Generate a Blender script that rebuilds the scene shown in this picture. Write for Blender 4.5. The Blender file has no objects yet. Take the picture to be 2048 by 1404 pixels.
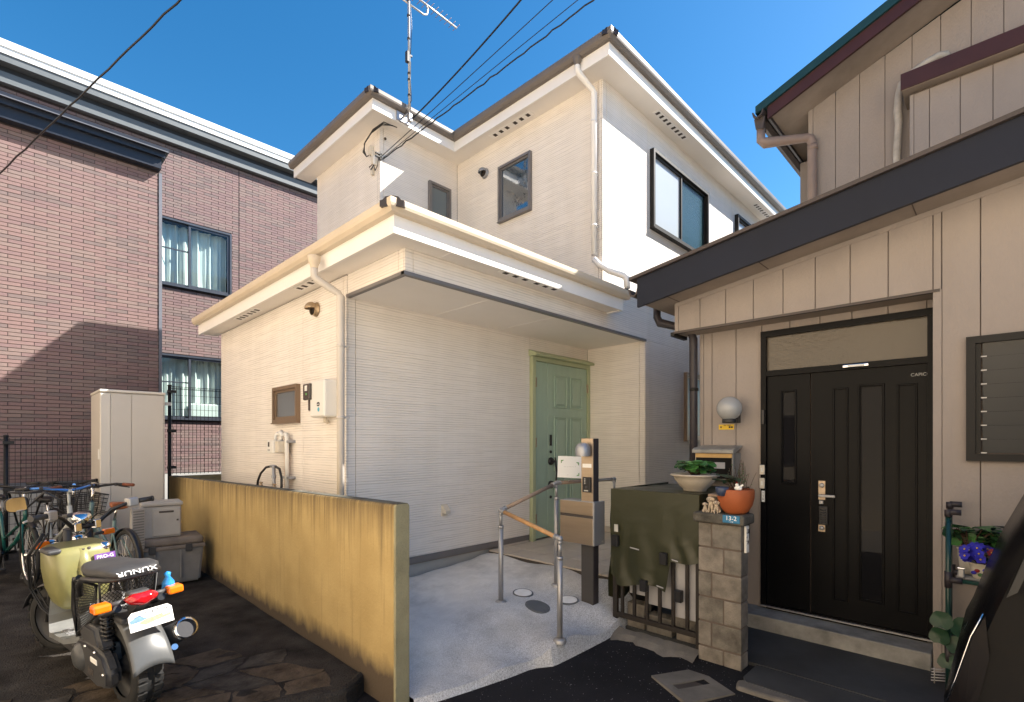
import bpy, bmesh, math, random
from mathutils import Vector, Matrix
random.seed(7)
SC = bpy.context.scene
C = SC.collection
R = math.radians
# ------------------------------------------------------------------ camera
cam_d = bpy.data.cameras.new('camera'); cam = bpy.data.objects.new('camera', cam_d); C.objects.link(cam)
cam_d.sensor_width = 36; cam_d.lens = 17.859; cam_d.shift_y = 0.0894; cam_d.clip_start = 0.05; cam_d.clip_end = 2000
cam.location = (0, 0, 1.5); cam.rotation_euler = (R(90), 0, R(-45.64))
SC.camera = cam
# ------------------------------------------------------------------ sky, sun, exposure
SUN = Vector((0.893, -0.606, 1.0)).normalized()          # towards the sun
world = bpy.data.worlds.new('World'); SC.world = world; world.use_nodes = True
wn = world.node_tree; wn.nodes.clear()
sky = wn.nodes.new('ShaderNodeTexSky'); sky.sky_type = 'NISHITA'; sky.sun_disc = False
sky.sun_elevation = math.asin(SUN.z); sky.sun_rotation = math.atan2(SUN.x, SUN.y)
sky.air_density = 1.0; sky.dust_density = 0.45; sky.ozone_density = 4.0
bg = wn.nodes.new('ShaderNodeBackground'); bg.inputs['Strength'].default_value = 0.064
wo = wn.nodes.new('ShaderNodeOutputWorld')
gm = wn.nodes.new('ShaderNodeHueSaturation'); gm.inputs['Saturation'].default_value = 1.3; gm.inputs['Hue'].default_value = 0.493
wn.links.new(sky.outputs[0], gm.inputs['Color']); wn.links.new(gm.outputs[0], bg.inputs[0]); wn.links.new(bg.outputs[0], wo.inputs[0])
sun_d = bpy.data.lights.new('sun', 'SUN'); sun = bpy.data.objects.new('sun', sun_d); C.objects.link(sun)
sun_d.energy = 4.3; sun_d.angle = R(0.53); sun_d.color = (1.0, 0.93, 0.83)
sun.rotation_euler = (-SUN).to_track_quat('-Z', 'Y').to_euler(); sun.location = (6, -8, 14)
SC.view_settings.view_transform = 'Standard'; SC.view_settings.look = 'None'
SC.view_settings.exposure = 1.75; SC.view_settings.gamma = 1.0; SC.view_settings.use_curve_mapping = False
SC.cycles.max_bounces = 10; SC.cycles.diffuse_bounces = 8; SC.cycles.transparent_max_bounces = 12
# ------------------------------------------------------------------ materials
def nodes_of(name):
    m = bpy.data.materials.new(name); m.use_nodes = True
    nt = m.node_tree; b = nt.nodes['Principled BSDF']
    return m, nt, b
def N(nt, t, **kw):
    n = nt.nodes.new(t)
    for k, v in kw.items():
        if k in n.inputs: n.inputs[k].default_value = v
        else: setattr(n, k, v)
    return n
def L(nt, a, b): nt.links.new(a, b)
def ramp(nt, src, stops):
    r = nt.nodes.new('ShaderNodeValToRGB'); e = r.color_ramp.elements
    while len(e) < len(stops): e.new(0.5)
    for el, (p, c) in zip(e, stops):
        el.position = p; el.color = (*c, 1) if len(c) == 3 else c
    L(nt, src, r.inputs[0]); return r
def coord(nt, scale=(1, 1, 1)):
    tc = nt.nodes.new('ShaderNodeTexCoord'); mp = N(nt, 'ShaderNodeMapping'); mp.inputs['Scale'].default_value = scale
    L(nt, tc.outputs['Object'], mp.inputs[0]); return mp.outputs[0]
def mixc(nt, fac, a, b, mode='MIX'):
    m = nt.nodes.new('ShaderNodeMix'); m.data_type = 'RGBA'; m.blend_type = mode
    if hasattr(fac, 'links'): L(nt, fac, m.inputs[0])
    else: m.inputs[0].default_value = fac
    for i, v in ((6, a), (7, b)):
        if hasattr(v, 'links'): L(nt, v, m.inputs[i])
        else: m.inputs[i].default_value = (*v, 1)
    return m.outputs[2]
def bump(nt, b, h, strength=0.3, dist=0.01):
    n = N(nt, 'ShaderNodeBump', Strength=strength, Distance=dist)
    L(nt, h, n.inputs['Height']); L(nt, n.outputs[0], b.inputs['Normal'])
def lerp(c, k): return tuple(max(0, min(1, x * k)) for x in c)
def pm(name, col, rough=0.6, var=0.12, scale=6, metal=0.0, bmp=0.0, bscale=120, bdist=0.003, spec=0.4, stretch=(1, 1, 1), coat=0.0):
    m, nt, b = nodes_of(name)
    co = coord(nt, stretch)
    n1 = N(nt, 'ShaderNodeTexNoise', Scale=scale, Detail=6.0, Roughness=0.6); L(nt, co, n1.inputs['Vector'])
    r = ramp(nt, n1.outputs[0], [(0.3, lerp(col, 1 - var)), (0.7, lerp(col, 1 + var))])
    L(nt, r.outputs[0], b.inputs['Base Color'])
    b.inputs['Metallic'].default_value = metal; b.inputs['Specular IOR Level'].default_value = spec
    rr = N(nt, 'ShaderNodeMapRange'); rr.inputs['To Min'].default_value = max(0.02, rough - 0.08); rr.inputs['To Max'].default_value = min(1, rough + 0.08)
    L(nt, n1.outputs[0], rr.inputs[0]); L(nt, rr.outputs[0], b.inputs['Roughness'])
    if coat: b.inputs['Coat Weight'].default_value = coat; b.inputs['Coat Roughness'].default_value = 0.06
    if bmp:
        n2 = N(nt, 'ShaderNodeTexNoise', Scale=bscale, Detail=3.0); L(nt, co, n2.inputs['Vector'])
        bump(nt, b, n2.outputs[0], bmp, bdist)
    return m
def siding_mat(name, col, rough=0.75):
    # ribbed cement siding: broken horizontal ribs about 2 cm apart
    m, nt, b = nodes_of(name)
    co = coord(nt)
    sep = nt.nodes.new('ShaderNodeSeparateXYZ'); L(nt, co, sep.inputs[0])
    add = N(nt, 'ShaderNodeMath', operation='ADD'); L(nt, sep.outputs[0], add.inputs[0]); L(nt, sep.outputs[1], add.inputs[1])
    cmb = nt.nodes.new('ShaderNodeCombineXYZ'); 
    sx = N(nt, 'ShaderNodeMath', operation='MULTIPLY'); L(nt, add.outputs[0], sx.inputs[0]); sx.inputs[1].default_value = 1.6
    sz = N(nt, 'ShaderNodeMath', operation='MULTIPLY'); L(nt, sep.outputs[2], sz.inputs[0]); sz.inputs[1].default_value = 48.0
    L(nt, sx.outputs[0], cmb.inputs[0]); L(nt, sz.outputs[0], cmb.inputs[2])
    n1 = N(nt, 'ShaderNodeTexNoise', Scale=1.0, Detail=3.0, Roughness=0.55); L(nt, cmb.outputs[0], n1.inputs['Vector'])
    # rib grooves every 3 cm, gently uneven, fading in and out along their length
    c2_ = nt.nodes.new('ShaderNodeCombineXYZ'); z2 = N(nt, 'ShaderNodeMath', operation='MULTIPLY'); L(nt, sep.outputs[2], z2.inputs[0]); z2.inputs[1].default_value = 14.0
    x2 = N(nt, 'ShaderNodeMath', operation='MULTIPLY'); L(nt, add.outputs[0], x2.inputs[0]); x2.inputs[1].default_value = 3.2
    L(nt, x2.outputs[0], c2_.inputs[0]); L(nt, z2.outputs[0], c2_.inputs[2])
    n0 = N(nt, 'ShaderNodeTexNoise', Scale=1.0, Detail=2.0, Roughness=0.6); L(nt, c2_.outputs[0], n0.inputs['Vector'])
    z3 = N(nt, 'ShaderNodeMath', operation='MULTIPLY'); L(nt, sep.outputs[2], z3.inputs[0]); z3.inputs[1].default_value = 2 * math.pi / 0.024
    ph = N(nt, 'ShaderNodeMath', operation='MULTIPLY_ADD'); L(nt, n0.outputs[0], ph.inputs[0]); ph.inputs[1].default_value = 4.2; L(nt, z3.outputs[0], ph.inputs[2])
    w = N(nt, 'ShaderNodeMath', operation='SINE'); L(nt, ph.outputs[0], w.inputs[0])
    mp = N(nt, 'ShaderNodeMapRange'); mp.inputs['From Min'].default_value = -1; L(nt, w.outputs[0], mp.inputs[0])
    r0 = ramp(nt, mp.outputs[0], [(0.0, (0, 0, 0)), (0.30, (0.9, 0.9, 0.9)), (1.0, (1, 1, 1))]); r0.color_ramp.interpolation = 'EASE'
    br_ = ramp(nt, n1.outputs[0], [(0.36, (0, 0, 0)), (0.56, (1, 1, 1))])
    r = nt.nodes.new('ShaderNodeMix'); r.data_type = 'RGBA'; L(nt, br_.outputs[0], r.inputs[0]); r.inputs[6].default_value = (.9, .9, .9, 1); L(nt, r0.outputs[0], r.inputs[7])
    class _O: outputs = [r.outputs[2]]
    r = _O
    fine = N(nt, 'ShaderNodeTexNoise', Scale=160.0, Detail=2.0); L(nt, co, fine.inputs['Vector'])
    h = N(nt, 'ShaderNodeMath', operation='MULTIPLY_ADD'); L(nt, fine.outputs[0], h.inputs[0]); h.inputs[1].default_value = 0.25; L(nt, r.outputs[0], h.inputs[2])
    bump(nt, b, h.outputs[0], 0.7, 0.0055)
    big = N(nt, 'ShaderNodeTexNoise', Scale=1.3, Detail=5.0); L(nt, co, big.inputs['Vector'])
    c1 = ramp(nt, big.outputs[0], [(0.3, lerp(col, 0.95)), (0.7, lerp(col, 1.03))])
    vs = coord(nt, (7, 7, 0.5)); vn = N(nt, 'ShaderNodeTexNoise', Scale=1.0, Detail=4.0); L(nt, vs, vn.inputs['Vector'])
    vr = ramp(nt, vn.outputs[0], [(0.35, (.97, .965, .955)), (0.65, (1, 1, 1))])
    c1 = type('o', (), {'outputs': [mixc(nt, 1.0, c1.outputs[0], vr.outputs[0], 'MULTIPLY')]})
    c2 = mixc(nt, 0.21, c1.outputs[0], r.outputs[0], 'MULTIPLY')  # rib shadow and groove dirt both darkened into the colour
    L(nt, c2, b.inputs['Base Color']); b.inputs['Roughness'].default_value = rough; b.inputs['Specular IOR Level'].default_value = 0.3
    return m
def glass_mat(name, tint=(0.9, 0.95, 0.95), opacity=0.0, body=(0.05, 0.06, 0.06), rough=0.02, bmp=0.0, bscale=60, ior=1.6):
    # thin pane: clear (or partly cloudy) body with a fresnel reflection
    m, nt, b = nodes_of(name); nt.nodes.remove(b); out = nt.nodes['Material Output']
    tr = N(nt, 'ShaderNodeBsdfTransparent'); tr.inputs[0].default_value = (*tint, 1)
    df = N(nt, 'ShaderNodeBsdfDiffuse'); df.inputs[0].default_value = (*body, 1)
    gl = N(nt, 'ShaderNodeBsdfGlossy'); gl.inputs['Roughness'].default_value = rough
    fr = N(nt, 'ShaderNodeFresnel', IOR=ior); ge = N(nt, 'ShaderNodeNewGeometry'); mr_ = N(nt, 'ShaderNodeMapRange')
    mr_.inputs['To Min'].default_value = ior; mr_.inputs['To Max'].default_value = 1 / ior; L(nt, ge.outputs['Backfacing'], mr_.inputs[0]); L(nt, mr_.outputs[0], fr.inputs['IOR'])
    m1 = nt.nodes.new('ShaderNodeMixShader'); m1.inputs[0].default_value = opacity
    L(nt, tr.outputs[0], m1.inputs[1]); L(nt, df.outputs[0], m1.inputs[2])
    m2 = nt.nodes.new('ShaderNodeMixShader'); L(nt, fr.outputs[0], m2.inputs[0]); L(nt, m1.outputs[0], m2.inputs[1]); L(nt, gl.outputs[0], m2.inputs[2])
    L(nt, m2.outputs[0], out.inputs[0])
    if bmp:
        co = coord(nt); n2 = N(nt, 'ShaderNodeTexNoise', Scale=bscale, Detail=2.0); L(nt, co, n2.inputs['Vector'])
        bn = N(nt, 'ShaderNodeBump', Strength=bmp, Distance=0.004); L(nt, n2.outputs[0], bn.inputs['Height'])
        for s in (gl, fr): L(nt, bn.outputs[0], s.inputs['Normal'])
    return m
M = {}
M['siding'] = siding_mat('beige_ribbed_siding', (0.87, 0.82, 0.765))
M['core'] = pm('wall_core_grey', (0.22, 0.19, 0.17), 0.9)
M['white_trim'] = pm('painted_white_fascia', (0.88, 0.86, 0.83), 0.45, 0.03, 2)
M['soffit'] = pm('soffit_board', (0.86, 0.82, 0.77), 0.7, 0.03, 2)
M['taupe'] = pm('taupe_gutter', (0.17, 0.145, 0.125), 0.4, 0.06, 3)
M['cream_gutter'] = pm('cream_gutter', (0.66, 0.56, 0.43), 0.4, 0.05, 3)
M['cream_pipe'] = pm('cream_downpipe', (0.62, 0.57, 0.51), 0.4, 0.05, 3)
M['dark_metal'] = pm('dark_roof_metal', (0.035, 0.03, 0.035), 0.45, 0.15, 5)
M['shingle'] = pm('dark_slate_roof', (0.05, 0.045, 0.045), 0.8, 0.25, 9, bmp=0.4)
M['slot'] = pm('vent_slot_dark', (0.06, 0.05, 0.045), 0.8)
M['grey_sash'] = pm('grey_bronze_sash', (0.20, 0.19, 0.19), 0.4, 0.06, metal=0.3)
M['bronze_sash'] = pm('bronze_sash', (0.24, 0.17, 0.115), 0.38, 0.06, metal=0.35)
M['black_sash'] = pm('dark_sash', (0.02, 0.019, 0.018), 0.5, 0.1, spec=0.2)
M['navy_sash'] = pm('navy_grey_sash', (0.055, 0.065, 0.085), 0.4, 0.1, metal=0.3)
M['frosted'] = glass_mat('frosted_pane', opacity=0.85, body=(0.16, 0.20, 0.22), rough=0.06, bmp=0.35, bscale=170)
M['patterned'] = glass_mat('patterned_pane', opacity=0.95, body=(0.04, 0.07, 0.10), rough=0.02, bmp=0.10, bscale=28, ior=3.6)
M['pale_pane'] = glass_mat('pale_frosted_pane', opacity=0.95, body=(0.42, 0.46, 0.49), rough=0.08, bmp=0.3, bscale=170, ior=1.9)
M['teal_pane'] = glass_mat('teal_frosted_pane', opacity=0.95, body=(0.025, 0.055, 0.06), rough=0.10, bmp=0.35, bscale=170)
M['cloudy'] = glass_mat('cloudy_pane', opacity=0.8, body=(0.19, 0.21, 0.24), rough=0.12, bmp=0.15, bscale=220)
M['clear'] = glass_mat('clear_pane', tint=(0.92, 0.97, 0.96), rough=0.01, ior=1.45)
M['dark_glass'] = glass_mat('dark_pane', opacity=0.95, body=(0.012, 0.012, 0.014), rough=0.015, ior=1.22)
M['alu'] = pm('brushed_aluminium', (0.40, 0.40, 0.41), 0.5, 0.05, 20, metal=0.7)
M['champagne'] = pm('champagne_aluminium', (0.47, 0.375, 0.28), 0.4, 0.06, 3, metal=0.85, stretch=(1, 1, 12))
M['silver_paint'] = pm('silver_paint', (0.36, 0.37, 0.40), 0.38, 0.05, 4, metal=0.5)
M['chrome'] = pm('chrome', (0.75, 0.75, 0.76), 0.12, 0.03, 10, metal=1.0)
M['black_plastic'] = pm('black_plastic', (0.022, 0.022, 0.024), 0.42, 0.2, 12)
M['dark_grey_plastic'] = pm('dark_grey_plastic', (0.042, 0.042, 0.044), 0.5, 0.15, 10, bmp=0.1)
M['rubber'] = pm('tyre_rubber', (0.018, 0.018, 0.018), 0.85, 0.25, 18, bmp=0.3)
M['white_plastic'] = pm('white_plastic', (0.78, 0.77, 0.73), 0.4, 0.03, 3)
M['beige_plastic'] = pm('beige_plastic', (0.66, 0.60, 0.50), 0.45, 0.04, 5)
M['door_green'] = pm('sage_green_door', (0.36, 0.48, 0.385), 0.42, 0.05, 3, bmp=0.12, bscale=40, stretch=(6, 6, 1))
M['frame_green'] = pm('olive_door_frame', (0.42, 0.47, 0.30), 0.45, 0.05, 3)
M['oak'] = pm('wood_handrail', (0.50, 0.28, 0.12), 0.4, 0.22, 4, stretch=(3, 3, 3))
M['wood_grey'] = pm('weathered_handrail', (0.30, 0.22, 0.16), 0.45, 0.2, 5)
M['paper'] = pm('white_paper', (0.84, 0.84, 0.81), 0.8, 0.01)
M['ink'] = pm('black_ink', (0.02, 0.02, 0.025), 0.6)
M['grey_ink'] = pm('grey_ink', (0.45, 0.45, 0.43), 0.7)
M['leaf_print'] = pm('green_print', (0.12, 0.30, 0.10), 0.7)
M['white_ink'] = pm('white_ink', (0.85, 0.85, 0.85), 0.6, 0.01)

# ------------------------------------------------------------------ mesh helpers
class MB:
    def __init__(s): s.bm = bmesh.new(); s.mi = 0
    def _mark(s, faces):
        for f in faces: f.material_index = s.mi
        return faces
    def box(s, x0, x1, y0, y1, z0, z1, bev=0.0, seg=2):
        if x0 > x1: x0, x1 = x1, x0
        if y0 > y1: y0, y1 = y1, y0
        if z0 > z1: z0, z1 = z1, z0
        vs = [s.bm.verts.new((x, y, z)) for z in (z0, z1) for x, y in ((x0, y0), (x1, y0), (x1, y1), (x0, y1))]
        return s._hexa(vs, bev, seg)
    def _hexa(s, vs, bev=0.0, seg=2):
        fs = [s.bm.faces.new([vs[i] for i in q]) for q in ((0, 3, 2, 1), (4, 5, 6, 7), (0, 1, 5, 4), (1, 2, 6, 5), (2, 3, 7, 6), (3, 0, 4, 7))]
        s._mark(fs)
        if bev > 0:
            es = list({e for f in fs for e in f.edges})
            r = bmesh.ops.bevel(s.bm, geom=es, offset=bev, segments=seg, profile=0.5, affect='EDGES')
            s._mark(r['faces'])
        return vs
    def obox(s, c, ax, ay, az, bev=0.0, seg=2):
        # oriented box: centre and three half-axis vectors
        c, ax, ay, az = map(Vector, (c, ax, ay, az))
        vs = [s.bm.verts.new(c + ax * i + ay * j + az * k) for k in (-1, 1) for i, j in ((-1, -1), (1, -1), (1, 1), (-1, 1))]
        return s._hexa(vs, bev, seg)
    def prism(s, pts, vec, bev=0.0, seg=2):
        # closed polygon (3-D points) swept along vec
        vec = Vector(vec)
        a = [s.bm.verts.new(Vector(p)) for p in pts]; b = [s.bm.verts.new(Vector(p) + vec) for p in pts]
        n = len(pts)
        fs = [s.bm.faces.new(a), s.bm.faces.new(b[::-1])]
        for i in range(n): fs.append(s.bm.faces.new([a[(i + 1) % n], a[i], b[i], b[(i + 1) % n]]))
        s._mark(fs)
        bmesh.ops.recalc_face_normals(s.bm, faces=fs)
        if bev > 0:
            r = bmesh.ops.bevel(s.bm, geom=list({e for f in fs for e in f.edges}), offset=bev, segments=seg, profile=0.5, affect='EDGES')
            s._mark(r['faces'])
    def poly(s, pts):
        f = s.bm.faces.new([s.bm.verts.new(Vector(p)) for p in pts]); s._mark([f]); return f
    def tube(s, pts, r, n=10, caps=True, closed=False):
        pts = [Vector(p) for p in pts]; m = len(pts)
        rs = r if isinstance(r, (list, tuple)) else [r] * m
        rings = []; up = None
        for i, p in enumerate(pts):
            if closed: t = (pts[(i + 1) % m] - pts[i - 1])
            else: t = (pts[min(i + 1, m - 1)] - pts[max(i - 1, 0)])
            t.normalize()
            if up is None:
                up = Vector((0, 0, 1)) if abs(t.z) < 0.9 else Vector((1, 0, 0))
            u = (up - t * up.dot(t))
            if u.length < 1e-6: u = t.orthogonal()
            u.normalize(); v = t.cross(u); up = u
            k = 1.0
            if 0 < i < m - 1 or closed:
                a = (pts[i] - pts[i - 1]).normalized(); k = 1.0 / max(0.5, abs(a.dot(t)))
            rings.append([s.bm.verts.new(p + (u * math.cos(2 * math.pi * j / n) + v * math.sin(2 * math.pi * j / n)) * rs[i] * (k if k < 1.5 else 1.5)) for j in range(n)])
        fs = []
        for i in range(m if closed else m - 1):
            a, b = rings[i], rings[(i + 1) % m]
            for j in range(n): fs.append(s.bm.faces.new([a[j], a[(j + 1) % n], b[(j + 1) % n], b[j]]))
        for f in fs: f.smooth = True
        if caps and not closed:
            fs.append(s.bm.faces.new(rings[0][::-1])); fs.append(s.bm.faces.new(rings[-1]))
        s._mark(fs)
        return rings
    def lathe(s, prof, c=(0, 0, 0), axis=(0, 0, 1), n=24, smooth=True, arc=2 * math.pi):
        # profile list of (radius, height) turned round axis
        c = Vector(c); az = Vector(axis).normalized(); ax = az.orthogonal().normalized(); ay = az.cross(ax)
        rings = []
        full = abs(arc - 2 * math.pi) < 1e-6
        k = n if full else n + 1
        for r, h in prof:
            if r < 1e-6: rings.append([s.bm.verts.new(c + az * h)])
            else: rings.append([s.bm.verts.new(c + az * h + (ax * math.cos(arc * j / n) + ay * math.sin(arc * j / n)) * r) for j in range(k)])
        fs = []
        for a, b in zip(rings[:-1], rings[1:]):
            for j in range(n):
                j2 = (j + 1) % k if full else j + 1
                if len(a) == 1 and len(b) == 1: continue
                if len(a) == 1: fs.append(s.bm.faces.new([a[0], b[j2], b[j]]))
                elif len(b) == 1: fs.append(s.bm.faces.new([a[j], a[j2], b[0]]))
                else: fs.append(s.bm.faces.new([a[j], a[j2], b[j2], b[j]]))
        for f in fs: f.smooth = smooth
        s._mark(fs)
        bmesh.ops.recalc_face_normals(s.bm, faces=fs)
        return rings
    def sphere(s, c, r, n=16, sc=(1, 1, 1)):
        g = bmesh.ops.create_uvsphere(s.bm, u_segments=n, v_segments=max(6, n // 2), radius=r)
        for v in g['verts']: v.co = Vector((v.co.x * sc[0], v.co.y * sc[1], v.co.z * sc[2])) + Vector(c)
        fs = list({f for v in g['verts'] for f in v.link_faces})
        for f in fs: f.smooth = True
        s._mark(fs)
    def loft(s, rings, smooth=True, caps=True):
        # rings: lists of 3-D points with the same count, closed loops
        rv = [[s.bm.verts.new(Vector(p)) for p in r] for r in rings]
        n = len(rv[0]); fs = []
        for a, b in zip(rv[:-1], rv[1:]):
            for j in range(n): fs.append(s.bm.faces.new([a[j], a[(j + 1) % n], b[(j + 1) % n], b[j]]))
        for f in fs: f.smooth = smooth
        if caps: fs += [s.bm.faces.new(rv[0][::-1]), s.bm.faces.new(rv[-1])]
        s._mark(fs); bmesh.ops.recalc_face_normals(s.bm, faces=fs)
    def grid(s, fn, nu, nv, smooth=True):
        g = [[s.bm.verts.new(Vector(fn(i / nu, j / nv))) for j in range(nv + 1)] for i in range(nu + 1)]
        fs = [s.bm.faces.new([g[i][j], g[i + 1][j], g[i + 1][j + 1], g[i][j + 1]]) for i in range(nu) for j in range(nv)]
        for f in fs: f.smooth = smooth
        s._mark(fs)
    def build(s, name, mats, parent=None, smooth_angle=None, sub=0):
        me = bpy.data.meshes.new(name)
        off = root_loc(parent)
        if off is not None and off.length > 0: bmesh.ops.translate(s.bm, vec=-off, verts=s.bm.verts)
        s.bm.to_mesh(me); s.bm.free()
        for m in (mats if isinstance(mats, (list, tuple)) else [mats]): me.materials.append(M[m] if isinstance(m, str) else m)
        o = bpy.data.objects.new(name, me); C.objects.link(o)
        if parent: o.parent = parent
        if sub:
            md = o.modifiers.new('sub', 'SUBSURF'); md.levels = sub; md.render_levels = sub
            for p in me.polygons: p.use_smooth = True
        if smooth_angle: 
            for p in me.polygons: p.use_smooth = True
            me.set_sharp_from_angle(angle=R(smooth_angle))
        return o
LOCAL = set()
def root_loc(p):
    # meshes are written in world coordinates and moved under their thing's base; things in LOCAL are built round their own origin
    if p is None: return None
    while p.parent: p = p.parent
    return None if p.name in LOCAL else p.location.copy()
def thing(name, label, cat, loc=(0, 0, 0), rz=0.0, group=None, local=False):
    o = bpy.data.objects.new(name, None); C.objects.link(o); o.location = loc; o.rotation_euler = (0, 0, rz); o.empty_display_size = 0.2
    o['label'] = label; o['category'] = cat
    if group: o['group'] = group
    if local: LOCAL.add(o.name)
    return o
def tag(o, label, cat, group=None):
    o['label'] = label; o['category'] = cat
    if group: o['group'] = group
    return o
def struct(o): o['kind'] = 'structure'; return o
def dup(root, loc, rz, label, group=None):
    def cp(o, par):
        c = o.copy(); C.objects.link(c); c.parent = par
        for ch in o.children: cp(ch, c)
        return c
    r = cp(root, None); r.location = loc; r.rotation_euler = (0, 0, rz); r['label'] = label
    if group: r['group'] = group
    return r
def bx(name, mat, parent, *a, **k):
    m = MB(); m.box(*a, **k); return m.build(name, mat, parent)
def text(name, body, mat, parent, loc, rot, size, extrude=0.0008, align='CENTER', sx=1.0):
    cu = bpy.data.curves.new(name, 'FONT'); cu.body = body; cu.size = size; cu.extrude = extrude; cu.align_x = align; cu.align_y = 'CENTER'
    o = bpy.data.objects.new(name, cu); C.objects.link(o)
    bpy.context.view_layer.update()
    dg = bpy.context.evaluated_depsgraph_get()
    me = bpy.data.meshes.new_from_object(o.evaluated_get(dg)); me.name = name
    bpy.data.objects.remove(o); bpy.data.curves.remove(cu)
    o = bpy.data.objects.new(name, me); C.objects.link(o); me.materials.clear(); me.materials.append(M[mat])
    off = root_loc(parent) or Vector((0, 0, 0))
    mtx = rot if isinstance(rot, Matrix) else Matrix.Rotation(0, 4, 'X')
    me.transform(Matrix.Translation(Vector(loc) - off) @ mtx @ Matrix.Diagonal((sx, 1, 1, 1)))
    if parent: o.parent = parent
    return o
def face_rot(nrm, up=(0, 0, 1)):
    # text plane whose front looks along nrm
    n = Vector(nrm).normalized(); u = Vector(up); u = (u - n * u.dot(n)).normalized(); x = u.cross(n)
    return Matrix(((x.x, u.x, n.x, 0), (x.y, u.y, n.y, 0), (x.z, u.z, n.z, 0), (0, 0, 0, 1)))
def frame_px(mb, axis, p, u0, u1, z0, z1, w, d0, d1):
    # rectangular frame in a wall plane: axis 'x' (wall X=const, u along Y) or 'y'; d0..d1 depth along the axis
    for (a, b, c, d) in ((u0, u1, z1 - w, z1), (u0, u1, z0, z0 + w), (u0, u0 + w, z0 + w, z1 - w), (u1 - w, u1, z0 + w, z1 - w)):
        if axis == 'x': mb.box(d0, d1, a, b, c, d)
        else: mb.box(a, b, d0, d1, c, d)
# ================================================================== GROUND
def zroad(x, y): return -0.06 + 0.05 * (min(max(x, -1.0), 3.5) - 3.5)
M['asphalt'] = pm('dark_asphalt', (0.017, 0.017, 0.020), 0.95, 0.35, 1.3, spec=0.12, bmp=0.6, bscale=260, bdist=0.004)
M['far_ground'] = pm('pale_bounce_ground', (0.36, 0.34, 0.31), 0.9, 0.15, 0.5)  # unseen far ground, made pale to bounce sunlight onto the walls
_m = M['asphalt']; _nt = _m.node_tree; _b = _nt.nodes['Principled BSDF']; _src = _b.inputs['Base Color'].links[0].from_socket
_co = coord(_nt); _n = N(_nt, 'ShaderNodeTexNoise', Scale=75.0, Detail=1.0); L(_nt, _co, _n.inputs['Vector']); _r = ramp(_nt, _n.outputs[0], [(0.735, (0, 0, 0)), (0.76, (1, 1, 1))])
L(_nt, mixc(_nt, _r.outputs[0], _src, (0.22, 0.22, 0.23)), _b.inputs['Base Color'])
def concrete_mat(name, light, dark, speck):
    m, nt, b = nodes_of(name); co = coord(nt)
    n1 = N(nt, 'ShaderNodeTexNoise', Scale=0.75, Detail=7.0, Roughness=0.65); L(nt, co, n1.inputs['Vector'])
    n2 = N(nt, 'ShaderNodeTexNoise', Scale=120.0, Detail=3.0, Roughness=0.8); L(nt, co, n2.inputs['Vector'])
    n3 = N(nt, 'ShaderNodeTexNoise', Scale=9.0, Detail=5.0); L(nt, co, n3.inputs['Vector'])
    sep = nt.nodes.new('ShaderNodeSeparateXYZ'); L(nt, co, sep.inputs[0])
    # worn, rougher towards the street edge (aggregate shows): driven by distance from the porch plus noise
    d = N(nt, 'ShaderNodeMath', operation='MULTIPLY_ADD'); L(nt, n1.outputs[0], d.inputs[0]); d.inputs[1].default_value = 2.4
    L(nt, sep.outputs[1], d.inputs[2])
    w = N(nt, 'ShaderNodeMapRange'); w.inputs['From Min'].default_value = 4.7; w.inputs['From Max'].default_value = 3.7; L(nt, d.outputs[0], w.inputs[0])
    base = ramp(nt, n3.outputs[0], [(0.3, lerp(light, 0.9)), (0.7, lerp(light, 1.06))])
    sp = ramp(nt, n2.outputs[0], [(0.36, dark), (0.62, speck)])
    n4 = N(nt, 'ShaderNodeTexNoise', Scale=1.7, Detail=6.0, Roughness=0.7); L(nt, co, n4.inputs['Vector'])
    st_ = ramp(nt, n4.outputs[0], [(0.36, (0.74, 0.74, 0.74)), (0.54, (1, 1, 1))])
    L(nt, mixc(nt, 1.0, mixc(nt, w.outputs[0], base.outputs[0], sp.outputs[0]), st_.outputs[0], 'MULTIPLY'), b.inputs['Base Color'])
    b.inputs['Roughness'].default_value = 0.9
    bump(nt, b, n2.outputs[0], 0.35, 0.003)
    return m
M['drive'] = concrete_mat('washed_concrete', (0.74, 0.72, 0.69), (0.27, 0.28, 0.30), (0.66, 0.68, 0.72))
M['foundation'] = pm('foundation_concrete', (0.40, 0.40, 0.39), 0.9, 0.1, 3, bmp=0.2, bscale=90)
M['tile'] = pm('beige_porch_tile', (0.52, 0.46, 0.39), 0.6, 0.07, 5, bmp=0.15, bscale=150)
M['tile_b'] = pm('pale_porch_tile', (0.56, 0.50, 0.43), 0.6, 0.07, 5, bmp=0.15, bscale=150)
M['grout'] = pm('tile_grout', (0.07, 0.06, 0.052), 0.9)
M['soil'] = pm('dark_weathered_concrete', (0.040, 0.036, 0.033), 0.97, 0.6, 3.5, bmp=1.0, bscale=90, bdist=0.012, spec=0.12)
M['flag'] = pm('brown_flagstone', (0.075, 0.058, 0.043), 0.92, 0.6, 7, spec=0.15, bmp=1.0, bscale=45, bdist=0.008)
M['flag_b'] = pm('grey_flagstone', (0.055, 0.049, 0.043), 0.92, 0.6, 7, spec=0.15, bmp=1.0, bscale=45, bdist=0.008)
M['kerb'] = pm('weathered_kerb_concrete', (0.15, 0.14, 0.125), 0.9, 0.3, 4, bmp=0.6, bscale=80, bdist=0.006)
M['lid_white'] = pm('pale_drain_cover', (0.82, 0.82, 0.82), 0.6, 0.08, 12, bmp=0.2)
M['lid_grey'] = pm('iron_grey_cover', (0.11, 0.12, 0.135), 0.6, 0.15, 10, bmp=0.2)
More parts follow.
